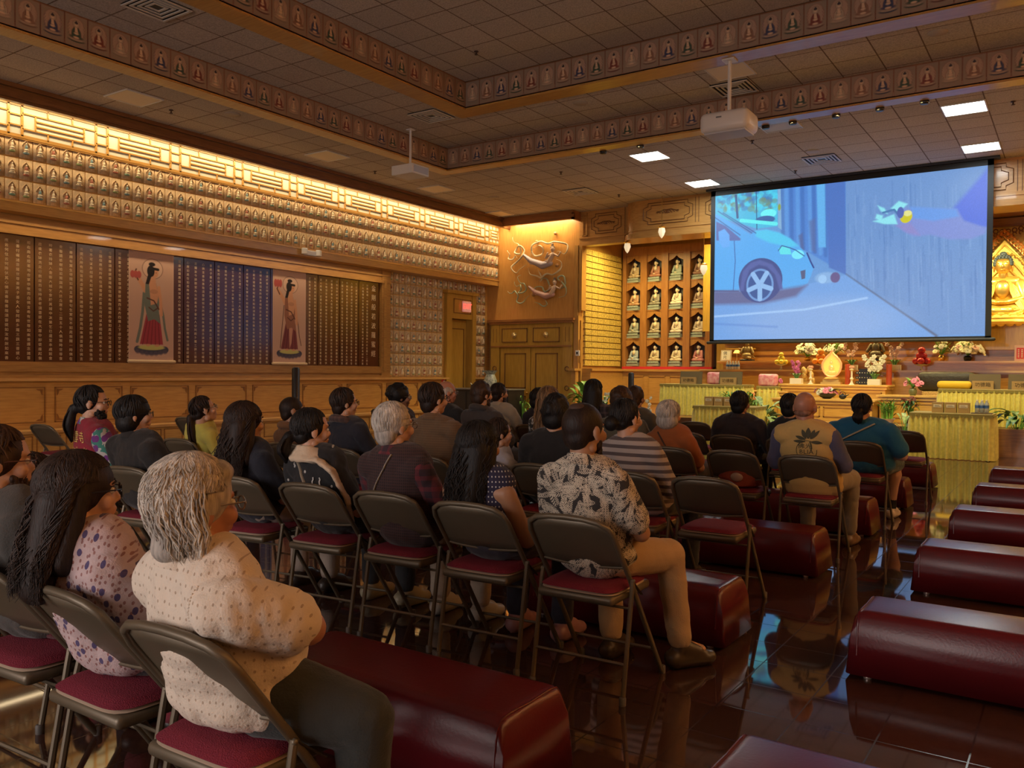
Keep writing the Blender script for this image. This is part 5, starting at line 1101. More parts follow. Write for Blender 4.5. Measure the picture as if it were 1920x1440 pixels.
# ================================================================ FOLDING CHAIRS
CH=mat('taupe_steel',(.145,.115,.075),.42,.35,var=.06,vscale=6,spec=.5); CUS=mat('crimson_mesh_cushion',(.20,.010,.030),.85,bump=.6,bscale=260); CUB=mat('cream_cushion_back',(.60,.46,.33),.8); RUB=mat('grey_rubber',(.10,.09,.08),.6); CHIP=mat('bright_rivet',(.6,.58,.5),.25,.9)
def make_chair():
    g=thing('folding_chair','','chair')
    # long hoop: both front legs and the back in one bent tube
    def hoop(sx): return [(sx*.235,.31,.0),(sx*.228,-.045,.50),(sx*.225,-.195,.695)]
    P=hoop(-1)+[(-.21,-.222,.735),(-.165,-.238,.758),(-.09,-.243,.768),(0,-.244,.771),(.09,-.243,.768),(.165,-.238,.758),(.21,-.222,.735)]+hoop(1)[::-1]
    MB().tube(P,.0125,10).build('frame',CH,g,True)
    # curved back panel between the hoop sides
    n=14; vs=[]; rows=6
    for r in range(rows+1):
        t=r/rows
        for i in range(n+1):
            u=-1+2*i/n; ztop=.757-.05*abs(u)**6; z=.555+.0*u+(ztop-.555)*t - (.0 if t>0 else 0)+(.012*(1-u*u)*(-1 if t==0 else 0))
            wd=.222; y=-.045-(z-.50)*.745-.012*(1-u*u); vs.append((u*wd,y,z))
    vs2=vs+[(x,y+.006,z+.003) for x,y,z in vs]; m=(n+1); k=len(vs)
    fs=[(r*m+i,r*m+i+1,(r+1)*m+i+1,(r+1)*m+i) for r in range(rows) for i in range(n)]; fs+=[tuple(j+k for j in f[::-1]) for f in fs]
    fs+=[(i+1,i,i+k,i+1+k) for i in range(n)]+[(rows*m+i,rows*m+i+1,rows*m+i+1+k,rows*m+i+k) for i in range(n)]
    MB().add(vs2,fs).build('backrest',CH,g,'all')
    e=MB().tube([vs[i] for i in range(n+1)],.006,6); e.build('backrest_hem',CH,g,True)
    b=MB(); b.box((-.205,-.17,.405),(.205,.225,.445),bev=.018); b.build('seat',CH,g,True)
    for sx in (-1,1):
        b=MB(); b.tube([(sx*.245,-.14,0),(sx*.247,-.06,.455),(sx*.245,-.05,.50)],.0115,8); b.build('rear_leg',CH,g,True)
        MB().lathe([(.016,0),(.017,.03),(.013,.035)],10,(sx*.245,-.14,0)).build('foot_cap',RUB,g,True)
        MB().lathe([(.016,0),(.017,.03),(.013,.035)],10,(sx*.235,.31,0)).build('foot_cap',RUB,g,True)
        b=MB(); b.tube([(sx*.238,-.05,.50),(sx*.236,.06,.415)],.009,6,flat=.35); b.ell((sx*.25,-.052,.495),.010,0,8,5); b.build('hinge_bracket',CH,g,True)
    MB().tube([(-.245,-.115,.16),(.245,-.115,.16)],.007,6).build('rear_crossbar',CH,g,True)
    MB().tube([(-.232,.235,.13),(.232,.235,.13)],.007,6).build('front_crossbar',CH,g,True)
    MB().tube([(-.245,-.075,.385),(.245,-.075,.385)],.006,6).build('seat_rod',CH,g,True)
    return g
def make_cushion():
    g=thing('seat_cushion','','cushion')
    import bmesh
    def pad(z0,z1,w,d,puff):
        N_=16; M_=16; vs=[]
        for j in range(M_+1):
            for i in range(N_+1):
                u=-1+2*i/N_; v=-1+2*j/M_; r=max(abs(u),abs(v)); k=(abs(u)**6+abs(v)**6)**(1/6) or 1e-6; s=r/k if r else 0
                x=u*s*w; y=v*s*d; e=max(0,1-r**8)**.5; vs.append((x,y,z0+(z1-z0)*e+puff*(1-u*u)*(1-v*v)))
        m=N_+1; fs=[(j*m+i,j*m+i+1,(j+1)*m+i+1,(j+1)*m+i) for j in range(M_) for i in range(N_)]
        k=len(vs); vs+=[(x,y,z0-.0) for x,y,z in vs]; fs+=[tuple(q+k for q in f[::-1]) for f in fs[:N_*M_]]; return vs,fs
    v,f=pad(0,.012,.20,.20,0); MB().add(v,f).build('underside',CUB,g,'all')
    v,f=pad(.011,.030,.202,.202,.006); MB().add(v,f).build('cover',CUS,g,'all')
    return g
C0=make_chair(); K0=make_cushion(); first=[True]
def chair(x,y,rz,lab,cush='pad',cl=None):
    global C0,K0
    if first[0]: c,k=C0,K0; first[0]=False
    else:
        c=copy_tree(C0); k=copy_tree(K0) if cush else None
    place(c,(x,y,0),rz,lab); c.scale=(.88,1,1)
    if cush: k.scale=(.90,.96,1)
    if cush: place(k,(x+.02*math.sin(-rz),y+.02,.446),rz,cl or 'crimson seat cushion with cream underside on the '+lab.replace('grey-brown folding chair','chair'))
F='grey-brown folding chair '
CHAIRS=[(-1.735,1.39,.03,'under the grey-haired man in the dotted white shirt'),(-2.27,1.42,.0,'under the long-haired woman in the floral blouse'),(-2.80,1.43,.05,'at the left edge, under the bearded man with glasses'),(-3.42,1.75,.0,'under the small dark-haired child at the left edge'),
(-1.755,3.24,.03,'under the man in the leaf-print shirt'),(-2.30,3.26,.06,'under the woman in the polka-dot top'),(-2.83,3.28,.08,'under the white-haired man in a dark vest'),(-3.36,3.26,.10,'under the woman with the cream scarf'),(-3.93,3.22,.14,'under the woman with long curly brown hair'),(-4.80,3.12,.15,'under the broad person in a black coat'),(-5.62,3.20,.12,'under the ponytailed man in the maroon vest'),
(-1.77,4.80,.03,'empty, with its cushion showing, in the middle of the rows',),(-2.26,4.78,.03,'under the person in the striped sweater'),(-2.90,4.80,.0,'under the dark-haired person in a black shirt'),(-3.36,4.80,.05,'under the boy in the pale T-shirt'),(-3.80,4.74,.05,'under the man in the brown jacket'),(-4.68,4.78,.08,'under the man in the navy jacket with glasses'),(-5.36,4.85,.1,'under the shaven-headed person in brown'),(-6.35,4.55,.1,'under the ponytailed person in yellow'),
(-1.65,6.50,.02,'under the bald man in the yellow vest'),(-2.20,6.50,.0,'empty but for a red bag on its seat'),(-2.74,6.50,.05,'under the grey-bobbed person in orange'),(-3.24,6.50,.0,'under the curly-haired person in grey-green'),(-3.92,6.50,.05,'under the brown-haired woman in a patterned blouse'),(-4.66,6.50,.05,'under the curly-haired man in a dark hoodie'),(-5.20,6.66,.05,'under the balding bearded man in black'),(-5.64,6.50,.05,'under the person with a high curly bun'),
(-1.62,8.12,.0,'under the person in the teal shirt'),(-2.24,8.12,.0,'under the black-haired person beside the bald man'),(-2.78,8.12,.0,'under the man in the dark suit'),(-3.26,8.16,.0,'empty, right beside the grey-bobbed person'),(-3.82,8.12,.0,'under the second curly-haired person'),(-4.36,8.12,.0,'under the woman with long straight black hair'),(-5.08,8.12,.0,'under the dark bob-haired woman'),(-5.62,8.12,.0,'under the man in the pale beige shirt'),
(-1.53,9.90,.0,'empty, behind the teal-shirted person'),(-3.86,9.90,.0,'empty, farthest back of the chairs near the left skirted table'),
(-9.0,4.75,.1,'empty, by the left wall at the far left'),(-9.05,6.50,.1,'empty, by the left wall, right of the black-coated person'),(-8.95,9.85,.1,'empty, by the left wall behind the navy-jacketed man')]
for (x,y,r,l) in CHAIRS: chair(x,y,r,F+l,True,'crimson cushion on the chair '+l.replace('with its cushion showing, ','').replace(' but for a red bag on its seat',', under the red bag'))
g=thing('red_bag','rust-red drawstring bag with a pale emblem on an empty chair','bag',(-2.20,6.50,.478)); b=MB(); b.lathe([(.10,0),(.15,.02),(.17,.08),(.14,.15),(.08,.18),(.05,.19)],18,wob=lambda q,z:.08*math.sin(3*q+z*30)); b.build('sack',mat('rust_fabric',(.26,.045,.02),.8,bump=.4,bscale=25),g,True)
MB().ell((.02,-.155,.09),(.05,.02,.035)).build('emblem',mat('pale_print',(.40,.30,.26),.8),g,True)
g=thing('paper_sheets','folded pale blue paper sheets on the bench end by the bald man','paper',(-1.95,7.66,.325),.3); b=MB(); b.box((-.10,-.07,0),(.10,.07,.006)); b.box((-.08,-.06,.006),(.11,.08,.010),M=Matrix.Rotation(.2,4,'Z')); b.build('sheets',mat('bluish_paper',(.55,.60,.72),.7),g)
# ================================================================ PEOPLE
def voxel(mb,vox,sm=3,name='form'):
    me=mb.mesh(name,[OAK]); me.materials.clear(); o=bpy.data.objects.new(name,me); COL.objects.link(o)
    r=o.modifiers.new('r','REMESH'); r.mode='VOXEL'; r.voxel_size=vox; r.use_smooth_shade=True
    if sm: q=o.modifiers.new('s','SMOOTH'); q.iterations=sm; q.factor=.5
    dg=bpy.context.evaluated_depsgraph_get(); out=bpy.data.meshes.new_from_object(o.evaluated_get(dg)); bpy.data.objects.remove(o); bpy.data.meshes.remove(me); out.name=name; return out
def wrinkle(me,amp,sc,seed,zf=1.0):
    n=len(me.vertices); co_=np.empty(n*3); me.vertices.foreach_get('co',co_); nr=np.empty(n*3); me.vertices.foreach_get('normal',nr); co_=co_.reshape(-1,3); nr=nr.reshape(-1,3)
    d=np.array([abs(noise.noise(Vector((c[0]*sc+seed,c[1]*sc,c[2]*sc*zf+c[0]*sc*.6))))+.5*abs(noise.noise(Vector((c[0]*sc*2.3+seed,c[1]*sc*2.3,c[2]*sc*2.3*zf)))) for c in co_])
    co_+=nr*(amp*(d-.25))[:,None]; me.vertices.foreach_set('co',co_.ravel()); me.update()
def link_mesh(me,name,mats,parent,smooth=True):
    me.materials.clear()
    for m in (mats if isinstance(mats,(list,tuple)) else [mats]): me.materials.append(m)
    me.polygons.foreach_set('use_smooth',[True]*len(me.polygons)); me.name=name
    o=bpy.data.objects.new(name,me); COL.objects.link(o); o.parent=parent; return o
SK={'light':mat('fair_skin',(.56,.32,.21),.5,sss=.1),'tan':mat('tan_skin',(.40,.21,.12),.5),'brown':mat('brown_skin',(.24,.115,.065),.5),'red':mat('ruddy_skin',(.42,.19,.12),.5)}
def hairmat(n,c,r=.55): return mat(n,c,r,var=.35,vscale=18,stretch=(3,3,.6),bump=.3,bscale=70,spec=.3)
HC={'stubble':(hairmat('stubble_shadow',(.24,.12,.08),.6),hairmat('stubble_light',(.28,.14,.09),.6)),'black':(hairmat('black_hair',(.010,.008,.008)),hairmat('black_hair_light',(.022,.018,.017))),'brown':(hairmat('brown_hair',(.045,.022,.012)),hairmat('brown_hair_light',(.085,.045,.024))),  # each hair colour pairs two tints, mixed lock by lock
 'dark':(hairmat('dark_brown_hair',(.022,.012,.009)),hairmat('dark_brown_hair_light',(.040,.022,.015))),'grey':(hairmat('grey_hair',(.44,.39,.34),.55),hairmat('silver_hair',(.62,.55,.46),.55)),
 'white':(hairmat('white_hair',(.46,.41,.36),.5),hairmat('snow_hair',(.62,.56,.48),.5)),'blond':(hairmat('dark_blond_hair',(.16,.09,.045)),hairmat('blond_hair',(.26,.16,.08)))}
def lerp(a,b,t): return tuple(a[i]+(b[i]-a[i])*t for i in range(3))
def fingers(b,W,D,up,side,s=1.0,curl=.6):
    # W wrist, D direction of the hand; four bent fingers and a thumb rooted in the palm
    D=Vector(D).normalized(); U=Vector(up).normalized(); X=D.cross(U).normalized(); W=Vector(W)
    for i,(o,L_) in enumerate(((-.030,.062),(-.010,.074),(.011,.070),(.030,.055))):
        p=W+D*.078*s+X*o*s*side; a=p+(D*math.cos(curl*.5)-U*math.sin(curl*.5))*L_*.45*s; c=a+(D*math.cos(curl*1.3)-U*math.sin(curl*1.3))*L_*.33*s; e=c+(D*math.cos(curl*1.9)-U*math.sin(curl*1.9))*L_*.25*s
        b.tube([p-D*.02,p,a,c,e],[.009*s,.0095*s,.0085*s,.008*s,.005*s],8)
    p=W+D*.02*s-X*.026*s*side; b.tube([p,p+(D*.6-X*.7*side)*.034*s,p+(D*.9-X*.75*side)*.058*s,p+(D*1.0-X*.6*side)*.078*s],[.012*s,.011*s,.0095*s,.006*s],8)
def fabric(kind,n,c1,c2=None,**k):
    if n in MATS: return MATS[n]
    m=mat(n,c1,.85,bump=.25,bscale=180,sheen=.15)
    if kind=='plain': return m
    N,L=nodes(m); b=N['Principled BSDF']; tc=[x for x in N if x.type=='TEX_COORD'][0]
    mx=N.new('ShaderNodeMix'); mx.data_type='RGBA'; mx.inputs[6].default_value=(*c1,1); mx.inputs[7].default_value=(*c2,1)
    def math_(op,a,bv=None):
        q=N.new('ShaderNodeMath'); q.operation=op
        for i,v in enumerate((a,bv)):
            if v is None: continue
            if isinstance(v,(int,float)): q.inputs[i].default_value=v
            else: L.new(v,q.inputs[i])
        return q.outputs[0]
    s0=N.new('ShaderNodeSeparateXYZ'); L.new(tc.outputs['Object'],s0.inputs[0]); cb=N.new('ShaderNodeCombineXYZ'); L.new(math_('ADD',s0.outputs[0],s0.outputs[1]),cb.inputs[0]); L.new(s0.outputs[2],cb.inputs[1]); UV=cb.outputs[0]
    def vor(sc,r=1.0):
        v=N.new('ShaderNodeTexVoronoi'); v.voronoi_dimensions='2D'; v.inputs['Scale'].default_value=sc; v.inputs['Randomness'].default_value=r; L.new(UV,v.inputs['Vector']); return v
    if kind in('dots','spots'): f=math_('LESS_THAN',vor(k['s'],k.get('r',.15)).outputs['Distance'],k['t'])
    elif kind=='stripe':
        sp=N.new('ShaderNodeSeparateXYZ'); L.new(tc.outputs['Object'],sp.inputs[0]); w=math_('FRACT',math_('MULTIPLY',sp.outputs[2],k['s'])); f=math_('LESS_THAN',w,k['t'])
    elif kind=='plaid':
        sp=N.new('ShaderNodeSeparateXYZ'); L.new(tc.outputs['Object'],sp.inputs[0]); a=math_('LESS_THAN',math_('FRACT',math_('MULTIPLY',sp.outputs[2],k['s'])),k['t']); c=math_('LESS_THAN',math_('FRACT',math_('MULTIPLY',sp.outputs[0],k['s'])),k['t']); f=math_('MULTIPLY',math_('ADD',a,c),.5)
    elif kind=='leaf':
        # feathery fronds: each cell turns its own way; a lens-shaped leaf with fine barbs off a dark midrib
        fs_=[]
        for sc in (k['s'],k['s']*1.31,k['s']*.83,k['s']*1.13):
            v=vor(sc,1.0); sub=N.new('ShaderNodeVectorMath'); sub.operation='SUBTRACT'; L.new(UV,sub.inputs[0]); L.new(v.outputs['Position'],sub.inputs[1])
            ro=N.new('ShaderNodeVectorRotate'); ro.rotation_type='Z_AXIS'; L.new(sub.outputs[0],ro.inputs['Vector']); L.new(math_('MULTIPLY',v.outputs['Color'],9.0),ro.inputs['Angle'])
            sp=N.new('ShaderNodeSeparateXYZ'); L.new(ro.outputs[0],sp.inputs[0]); ax=math_('ABSOLUTE',sp.outputs[0]); zz=math_('MULTIPLY',sp.outputs[1],1/.046)
            lens=math_('LESS_THAN',ax,math_('MULTIPLY',math_('SUBTRACT',1.0,math_('MULTIPLY',zz,zz)),.0145))
            st=math_('LESS_THAN',math_('FRACT',math_('MULTIPLY',math_('ADD',sp.outputs[1],math_('MULTIPLY',ax,-1.3)),k['f'])),.55)
            fs_.append(math_('MULTIPLY',math_('MULTIPLY',lens,st),math_('GREATER_THAN',ax,.0012)))
        f=math_('MAXIMUM',math_('MAXIMUM',fs_[0],fs_[1]),math_('MAXIMUM',fs_[2],fs_[3]))
    elif kind=='blotch':
        v=N.new('ShaderNodeTexNoise'); v.inputs['Scale'].default_value=k['s']; v.inputs['Detail'].default_value=1; L.new(tc.outputs['Object'],v.inputs['Vector']); f=math_('GREATER_THAN',v.outputs[0],k['t'])
    L.new(f,mx.inputs[0]); last=mx
    if 'c3' in k:
        f3=math_('LESS_THAN',vor(k['s3'],1).outputs['Distance'],k['t3'])
        m2=N.new('ShaderNodeMix'); m2.data_type='RGBA'; L.new(mx.outputs[2],m2.inputs[6]); m2.inputs[7].default_value=(*k['c3'],1); L.new(f3,m2.inputs[0]); last=m2
    L.new(last.outputs[2],b.inputs['Base Color']); return m
def hair_obj(st,cols,HM,parent,seed,near,ht_len=.0,vox=.012):
    q=random.Random(seed); b=MB(); b.M=HM
    C=(0,-.018,.022); R=(.086,.099,.094)
    if st=='gray': C=(0,-.020,.026); R=(.090,.106,.099)
    if st=='afro': C=(0,-.03,.03); R=(.105,.115,.105)
    if st in('short','gray','mens','white'):
        b.ell(C,R,0,20,14); b.ell((0,-.050,-.035),(.074 if st!='gray' else .080,.055 if st!='gray' else .060,.075 if st!='gray' else .09),0,16,10)
        for s in (-1,1): b.ell((s*.074,-.012,.005),(.016,.045,.04) if st!='gray' else (.020,.048,.038),0,12,8)
        if st=='gray': b.ell((0,-.072,-.10),(.060,.035,.035),0,12,8); b.ell((.015,.040,.078),(.055,.045,.034),0,12,8)
    elif st=='bald': b.ell((0,-.060,-.045),(.066,.040,.030),0,12,8)
    elif st=='balding':
        b.ell((0,-.048,-.02),(.080,.062,.072),0,16,10); 
        for s in (-1,1): b.ell((s*.070,-.005,.012),(.017,.055,.045),0,12,8)
    elif st=='shaved': b.ell((0,-.012,.023),(.0815,.0985,.0935),0,20,14); b.ell((0,-.05,-.03),(.068,.05,.06),0,12,8)
    elif st=='bob':
        b.ell(C,(.096,.108,.100),0,20,14); b.ell((0,-.04,-.05),(.098,.078,.075),0,18,12)
    elif st in('long','curly'):
        b.ell(C,(.094,.106,.100),0,20,14); L_=ht_len; wd=.085 if st=='long' else .11
        b.cap((-.035,-.055,-.02),(-wd*.45,-.115,-L_),.068,.05,14); b.cap((.035,-.055,-.02),(wd*.45,-.115,-L_),.068,.05,14); b.cap((0,-.06,-.02),(0,-.120,-L_*1.03),.07,.05,14)
        for s in (-1,1): b.cap((s*.078,-.005,.0),(s*wd*.95,-.055,-L_*.72),.026,.038,10)
    elif st in('pony','bun','updo'):
        b.ell(C,(.083,.096,.093),0,20,14); b.ell((0,-.055,-.03),(.072,.05,.05),0,14,10)
        if st=='pony': 
            L_=ht_len; b.ell((0,-.125,-.03),(.030,.030,.026)); b.cap((0,-.13,-.04),(0,-.155,-.04-L_*.5),.030,.038,12); b.cap((0,-.155,-.04-L_*.5),(0,-.14,-.04-L_),.038,.012,12)
        if st=='bun': b.ell((0,-.125,-.035),(.050,.042,.048),0,14,10)
        if st=='updo': b.ell((-.01,-.03,.115),(.05,.05,.035))
    if st in('mop','afro','curlyshort'):
        b.ell(C,(.094,.104,.098) if st!='afro' else R,0,18,12); b.ell((0,-.055,-.04),(.082,.060,.07),0,14,10)
        for i in range(70):
            a=q.random()*2*PI; t=q.uniform(.0,1.9); fr=math.sin(a)
            if t>1.0 and fr>.3: continue
            b.ell((R[0]*1.02*math.sin(t)*math.cos(a)+C[0],R[1]*1.02*math.sin(t)*math.sin(a)+C[1],R[2]*1.02*math.cos(t)+C[2]),q.uniform(.012,.022),0,7,5)
    me=voxel(b,vox,2,'hair')
    # locks laid over the mass
    b=MB(); k=len(me.vertices); b.v=[v.co[:] for v in me.vertices]; b.f=[tuple(p.vertices) for p in me.polygons]; b.m=[0]*len(b.f); bpy.data.meshes.remove(me)
    b.M=HM
    nl=(2000 if parent.location.y<2 else 800) if near==2 else {1:300,0:80}[near]
    if st in('bald','shaved','balding','afro'): nl=0
    if st in('curlyshort','mop'): nl//=2
    big=1.10 if st=='gray' else 1.0
    RR=(R[0]*(1.10 if st in('long','curly','bob') else 1.0)+.002,R[1]*(1.07 if st in('long','curly','bob') else 1.0)+.002,R[2]*1.05)
    for i in range(nl):
        a=q.random()*2*PI; fr=math.sin(a)             # fr>0: towards the face
        te=1.05 if fr>.55 else (1.45 if fr>.1 else (1.85 if fr>-.3 else 2.3))
        ts=q.uniform(.05,te*.75); te2=min(te,ts+q.uniform(.7,1.3)); wv=1.1*noise.noise(Vector((math.cos(a)*1.4+seed,math.sin(a)*1.4,ts*1.1)))+q.uniform(-.06,.06); fk=q.uniform(5,9); ph=q.random()*6
        P=[];rs=[];r=q.uniform(.0012,.0026)*(1.1 if st=='gray' else 1)*(1.3 if parent.location.y>2 else 1)*(1.6 if near<2 else 1); n=9 if near==2 else 6
        for j in range(n+1):
            t=ts+(te2-ts)*j/n; aa=a+wv*(t-ts)+(.045 if st in('gray','curly') else .09 if st in('curlyshort','mop') else .015)*math.sin(t*fk+ph); e=1.0+.010*math.sin(j)+(.05*(j/n)**2 if st=='gray' and q.random()<.5 else 0)
            P.append((C[0]+RR[0]*e*math.sin(t)*math.cos(aa),C[1]+RR[1]*e*math.sin(t)*math.sin(aa),C[2]+RR[2]*e*math.cos(t))); rs.append(r*(1-.75*(j/n)**2)+.0006)
        if st in('long','curly','gray') and fr<(.35 if st!='gray' else -.05) and te2>te-.55:
            L_=ht_len*q.uniform(.75,1.12); x,y,z=P[-1]; m=14 if near==2 else 8; rs=[r]*len(P); zz=z
            for j in range(1,m+1):
                t=j/m; am=(.010 if st=='curly' else .004 if st=='gray' else .006 if near<2 else .009)
                P.append((x*(1+.35*t*(st=='curly')+.12*t)+am*math.sin(t*(16 if st!='gray' else 6)+ph),(y*(1-.35*t) if st=='gray' else min(y,-.02)*(1-t)+(-.165 if abs(x)<.06 else -.12)*t*1.0+min(y,0)*.15*t)+am*math.cos(t*14+ph),z-(L_+z)*t)); rs.append(r*(1.15-.9*t**3))
        if st=='pony' and i<nl//4:
            x0=q.uniform(-.02,.02); P=[(x0,-.12,-.03)]; rs=[r]
            for j in range(1,9): t=j/8; P.append((x0*(1+1.2*math.sin(PI*t))+.004*math.sin(9*t+ph),-.135-.045*math.sin(PI*t),-.03-ht_len*1.05*t)); rs.append(r*(1-.8*t**2))
        if st=='white' or st=='mens' or st=='short': pass
        b.tube(P,rs,5,q.choice((0,1)),cap=False)
    b.M=Matrix(); o=b.build('hair',list(HC[cols]),parent,'all'); return o
def person(lab,x,y,rz,hx,top,skin='tan',hair=('short','black',0),hyaw=0,hpit=0,w=1.0,belly=0.0,shirt=None,slv='short',pants=(.03,.03,.04),near=0,arms='lap',legs=None,collar=False,lean=0.0,glasses=None,beard=False,shoe=(.03,.02,.015),hoodie=False,small=1.0,shorts=False,wr=.010,vest=None,armR=None,hem=.0,hlean=0.0,socks=None,armL=None):
    g=thing('person',lab,'person',(x,y,0),rz)
    s=small; seed=int(abs(x)*100+abs(y)*37)
    N_=Vector((hx*.75,-.100+lean,top-.262*s)); HCt=Vector((hx,-.085+lean+hlean,top-.112*s)); Hp=Vector((0,.030,.575)); 
    Cc=Hp+(N_-Hp)*.62
    HM=Matrix.Translation(HCt)@Matrix.Rotation(hyaw*.6,4,'Z')@Matrix.Rotation(hpit,4,'X')@Matrix.Scale(s*1.0,4)
    sh={sx:Vector((N_.x+sx*.155*w*s,N_.y+.01,N_.z-.065*s)) for sx in (-1,1)}
    A={}
    for sx in (-1,1):
        if arms=='lap': E=Vector((N_.x+sx*.218*w*s,.02,N_.z-.285*s)); Hd=Vector((sx*.07,.25,.64))
        elif arms=='crossed': E=Vector((N_.x+sx*.225*w,.07,N_.z-.235)); Hd=Vector((-sx*.06,.22,N_.z-.24))
        elif arms=='knees': E=Vector((N_.x+sx*.25*w*s,.08,N_.z-.29*s)); Hd=Vector((sx*.13,.36,.63))
        if armR and sx==1: E,Hd=Vector(armR[0]),Vector(armR[1])
        if armL and sx==-1: E,Hd=Vector(armL[0]),Vector(armL[1])
        A[sx]=(sh[sx],E,Hd)
    lg={}
    for sx in (-1,1):
        K=Vector((sx*.14*w,.41*s+.02,.535)); An=Vector((sx*.14,.42*s,.095)); F_=Vector((sx*.15,.42*s+.15,.045))
        if legs and sx in legs: K,An,F_=[Vector(v) for v in legs[sx]]
        lg[sx]=(Vector((sx*.095*w,.06,.565)),K,An,F_)
    hi=near==2; vb={2:.0075,1:.011,0:.014}[near]
    def torso(b,d=0,low=True,bel=0,cut=0.0):
        b.ell(Hp,(.168*w+d,.120+bel*.5+d,.100+d),0,20,14)
        m=Hp+(Cc-Hp)*.5; b.ell((m.x,m.y+bel*.6,m.z),(.145*w+bel*.5+d,.112+bel+d,.16*s+d),0,20,14)
        b.ell(Cc,(.160*w*s+d,.115*s+d,.165*s+d),0,20,14); b.ell((Cc.x,Cc.y-.01,Cc.z+.09*s),(.165*w*s+d,.095*s+d,.10*s+d),0,18,12)
        b.cap(sh[-1]+Vector((.02+cut,0,0)),sh[1]-Vector((.02+cut,0,0)),(.056+d)*s,(.056+d)*s,16)
        b.cap(lerp(sh[-1],N_,.45),N_+Vector((0,0,.0)),(.050)*s+d,.052*s+d,14); b.cap(lerp(sh[1],N_,.45),N_,.050*s+d,.052*s+d,14)
    b=MB(); torso(b,0,bel=belly)
    b.cap(N_-Vector((0,0,.03)),HCt-Vector((0,.012,.055)),.056*s*(.92+.08*w),.053*s,16)
    for sx in (-1,1):
        S_,E,Hd=A[sx]; d=(Hd-E).normalized(); Wr=Hd-d*.085*s
        b.cap(S_,E,.050*s*w**.6,.039*s*w**.5,14); b.cap(E,Wr,.039*s*w**.5,.026*s,14); b.cap(Wr,Wr+d*.02,.027*s,.030*s,10)
        q_=d.to_track_quat('Z','Y').to_matrix().to_4x4(); q_.translation=Wr+d*.055*s; b.ell((0,0,0),(.041*s,.019*s,.048*s),0,14,8,q_)
        h_,K,An,F_=lg[sx]; b.cap(h_,K,.082*w**.7*s,.056*s*w**.5,14); b.cap(K,An,.052*s*w**.5,.034*s,14); b.cap(lerp(K,An,.25),lerp(K,An,.5),.056*s*w**.5,.048*s,12); b.cap(An,lerp(An,F_,.55),.034*s,.024*s,12)
    body=voxel(b,vb*1.15,2,'b')
    hb=MB(); hb.M=HM
    hb.ell((0,-.010,.020),(.076,.094,.089),0,22,16); hb.ell((0,.026,-.028),(.060,.062,.082),0,20,14); hb.ell((0,.040,-.083),(.042,.040,.030),0,14,10); hb.cap((-.04,-.0,-.075),(.04,-.0,-.075),.028,.028,12)
    hb.cap((0,.076,.008),(0,.093,-.026),.008,.012,10); hb.ell((0,.087,-.031),(.017,.011,.008),0,10,8); hb.ell((0,.072,.020),(.050,.018,.011),0,12,8); hb.ell((0,.083,-.056),(.023,.010,.0075),0,10,8); hb.ell((0,.080,-.066),(.020,.010,.0075),0,10,8)
    for sx in (-1,1): hb.ell((sx*.046,.060,-.028),(.022,.026,.026),0,10,8); hb.ell((sx*.081,-.006,-.012),(.009,.019,.031),0,12,10); hb.ell((sx*.083,-.004,-.034),(.008,.011,.011),0,8,6)
    hb.M=Matrix(); head=voxel(hb,.0055 if hi else .008,1,'h')
    b=MB()
    for me in (body,head):
        o=len(b.v); b.v+=[v.co[:] for v in me.vertices]; b.f+=[tuple(i+o for i in p.vertices) for p in me.polygons]; b.m+=[0]*len(me.polygons); bpy.data.meshes.remove(me)
    for sx in (-1,1):
        S_,E,Hd=A[sx]; d=(Hd-E).normalized(); Wr=Hd-d*.085*s; up=Vector((0,0,1)) if arms!='crossed' else Vector((0,1,.2)); fingers(b,Wr,d,up,sx,s,.9)
    b.M=HM
    for sx in (-1,1): b.ell((sx*.030,.076,.0),(.0125,.010,.0105),1,12,8); b.ell((sx*.030,.0845,.0),(.0055,.003,.0055),2,8,6); b.tube([(sx*.014,.088,.021),(sx*.032,.089,.026),(sx*.050,.078,.020)],[.003,.0035,.002],5,2)
    if beard: 
        for i in range(60): q=random.Random(i+seed); a=q.uniform(-1.5,1.5); b.ell((.056*math.sin(a),.022+.052*math.cos(a),q.uniform(-.105,-.045)),(.012,.012,.016),2,6,4)
    b.M=Matrix()
    b.build('body',[SK[skin],mat('eye_white',(.7,.66,.6),.3),HC[hair[1]][0] if hair[1] not in('grey','white') else mat('dark_pupil',(.02,.015,.01),.3)],g,'all')
    # shirt
    b=MB(); dd=.013 if slv!='none' else .009; torso(b,dd,bel=belly,cut=.085 if slv=='none' else 0)
    b.ell(Hp+Vector((0,.01,.01-hem)),(.178*w+.008,.135+belly*.5,.10),0,20,14)
    for sx in (-1,1):
        S_,E,Hd=A[sx]
        if slv=='none': continue
        if slv=='short': b.cap(S_,lerp(S_,E,.72),.066*s*w**.6,.067*s*w**.6,16)
        else:
            d=(Hd-E).normalized(); b.cap(S_,E,.064*s*w**.6,.052*s*w**.5,16); b.cap(E,Hd-d*.095*s,.052*s*w**.5,.038*s,14)
            for t in (.55,.75,.95): b.ell(lerp(S_,E,t),.059*s*w**.5,0,12,8)
    me=voxel(b,vb,{2:12,1:6,0:3}[near],'shirt'); wrinkle(me,wr,9,seed,.8)
    so=link_mesh(me,'shirt',shirt,g)
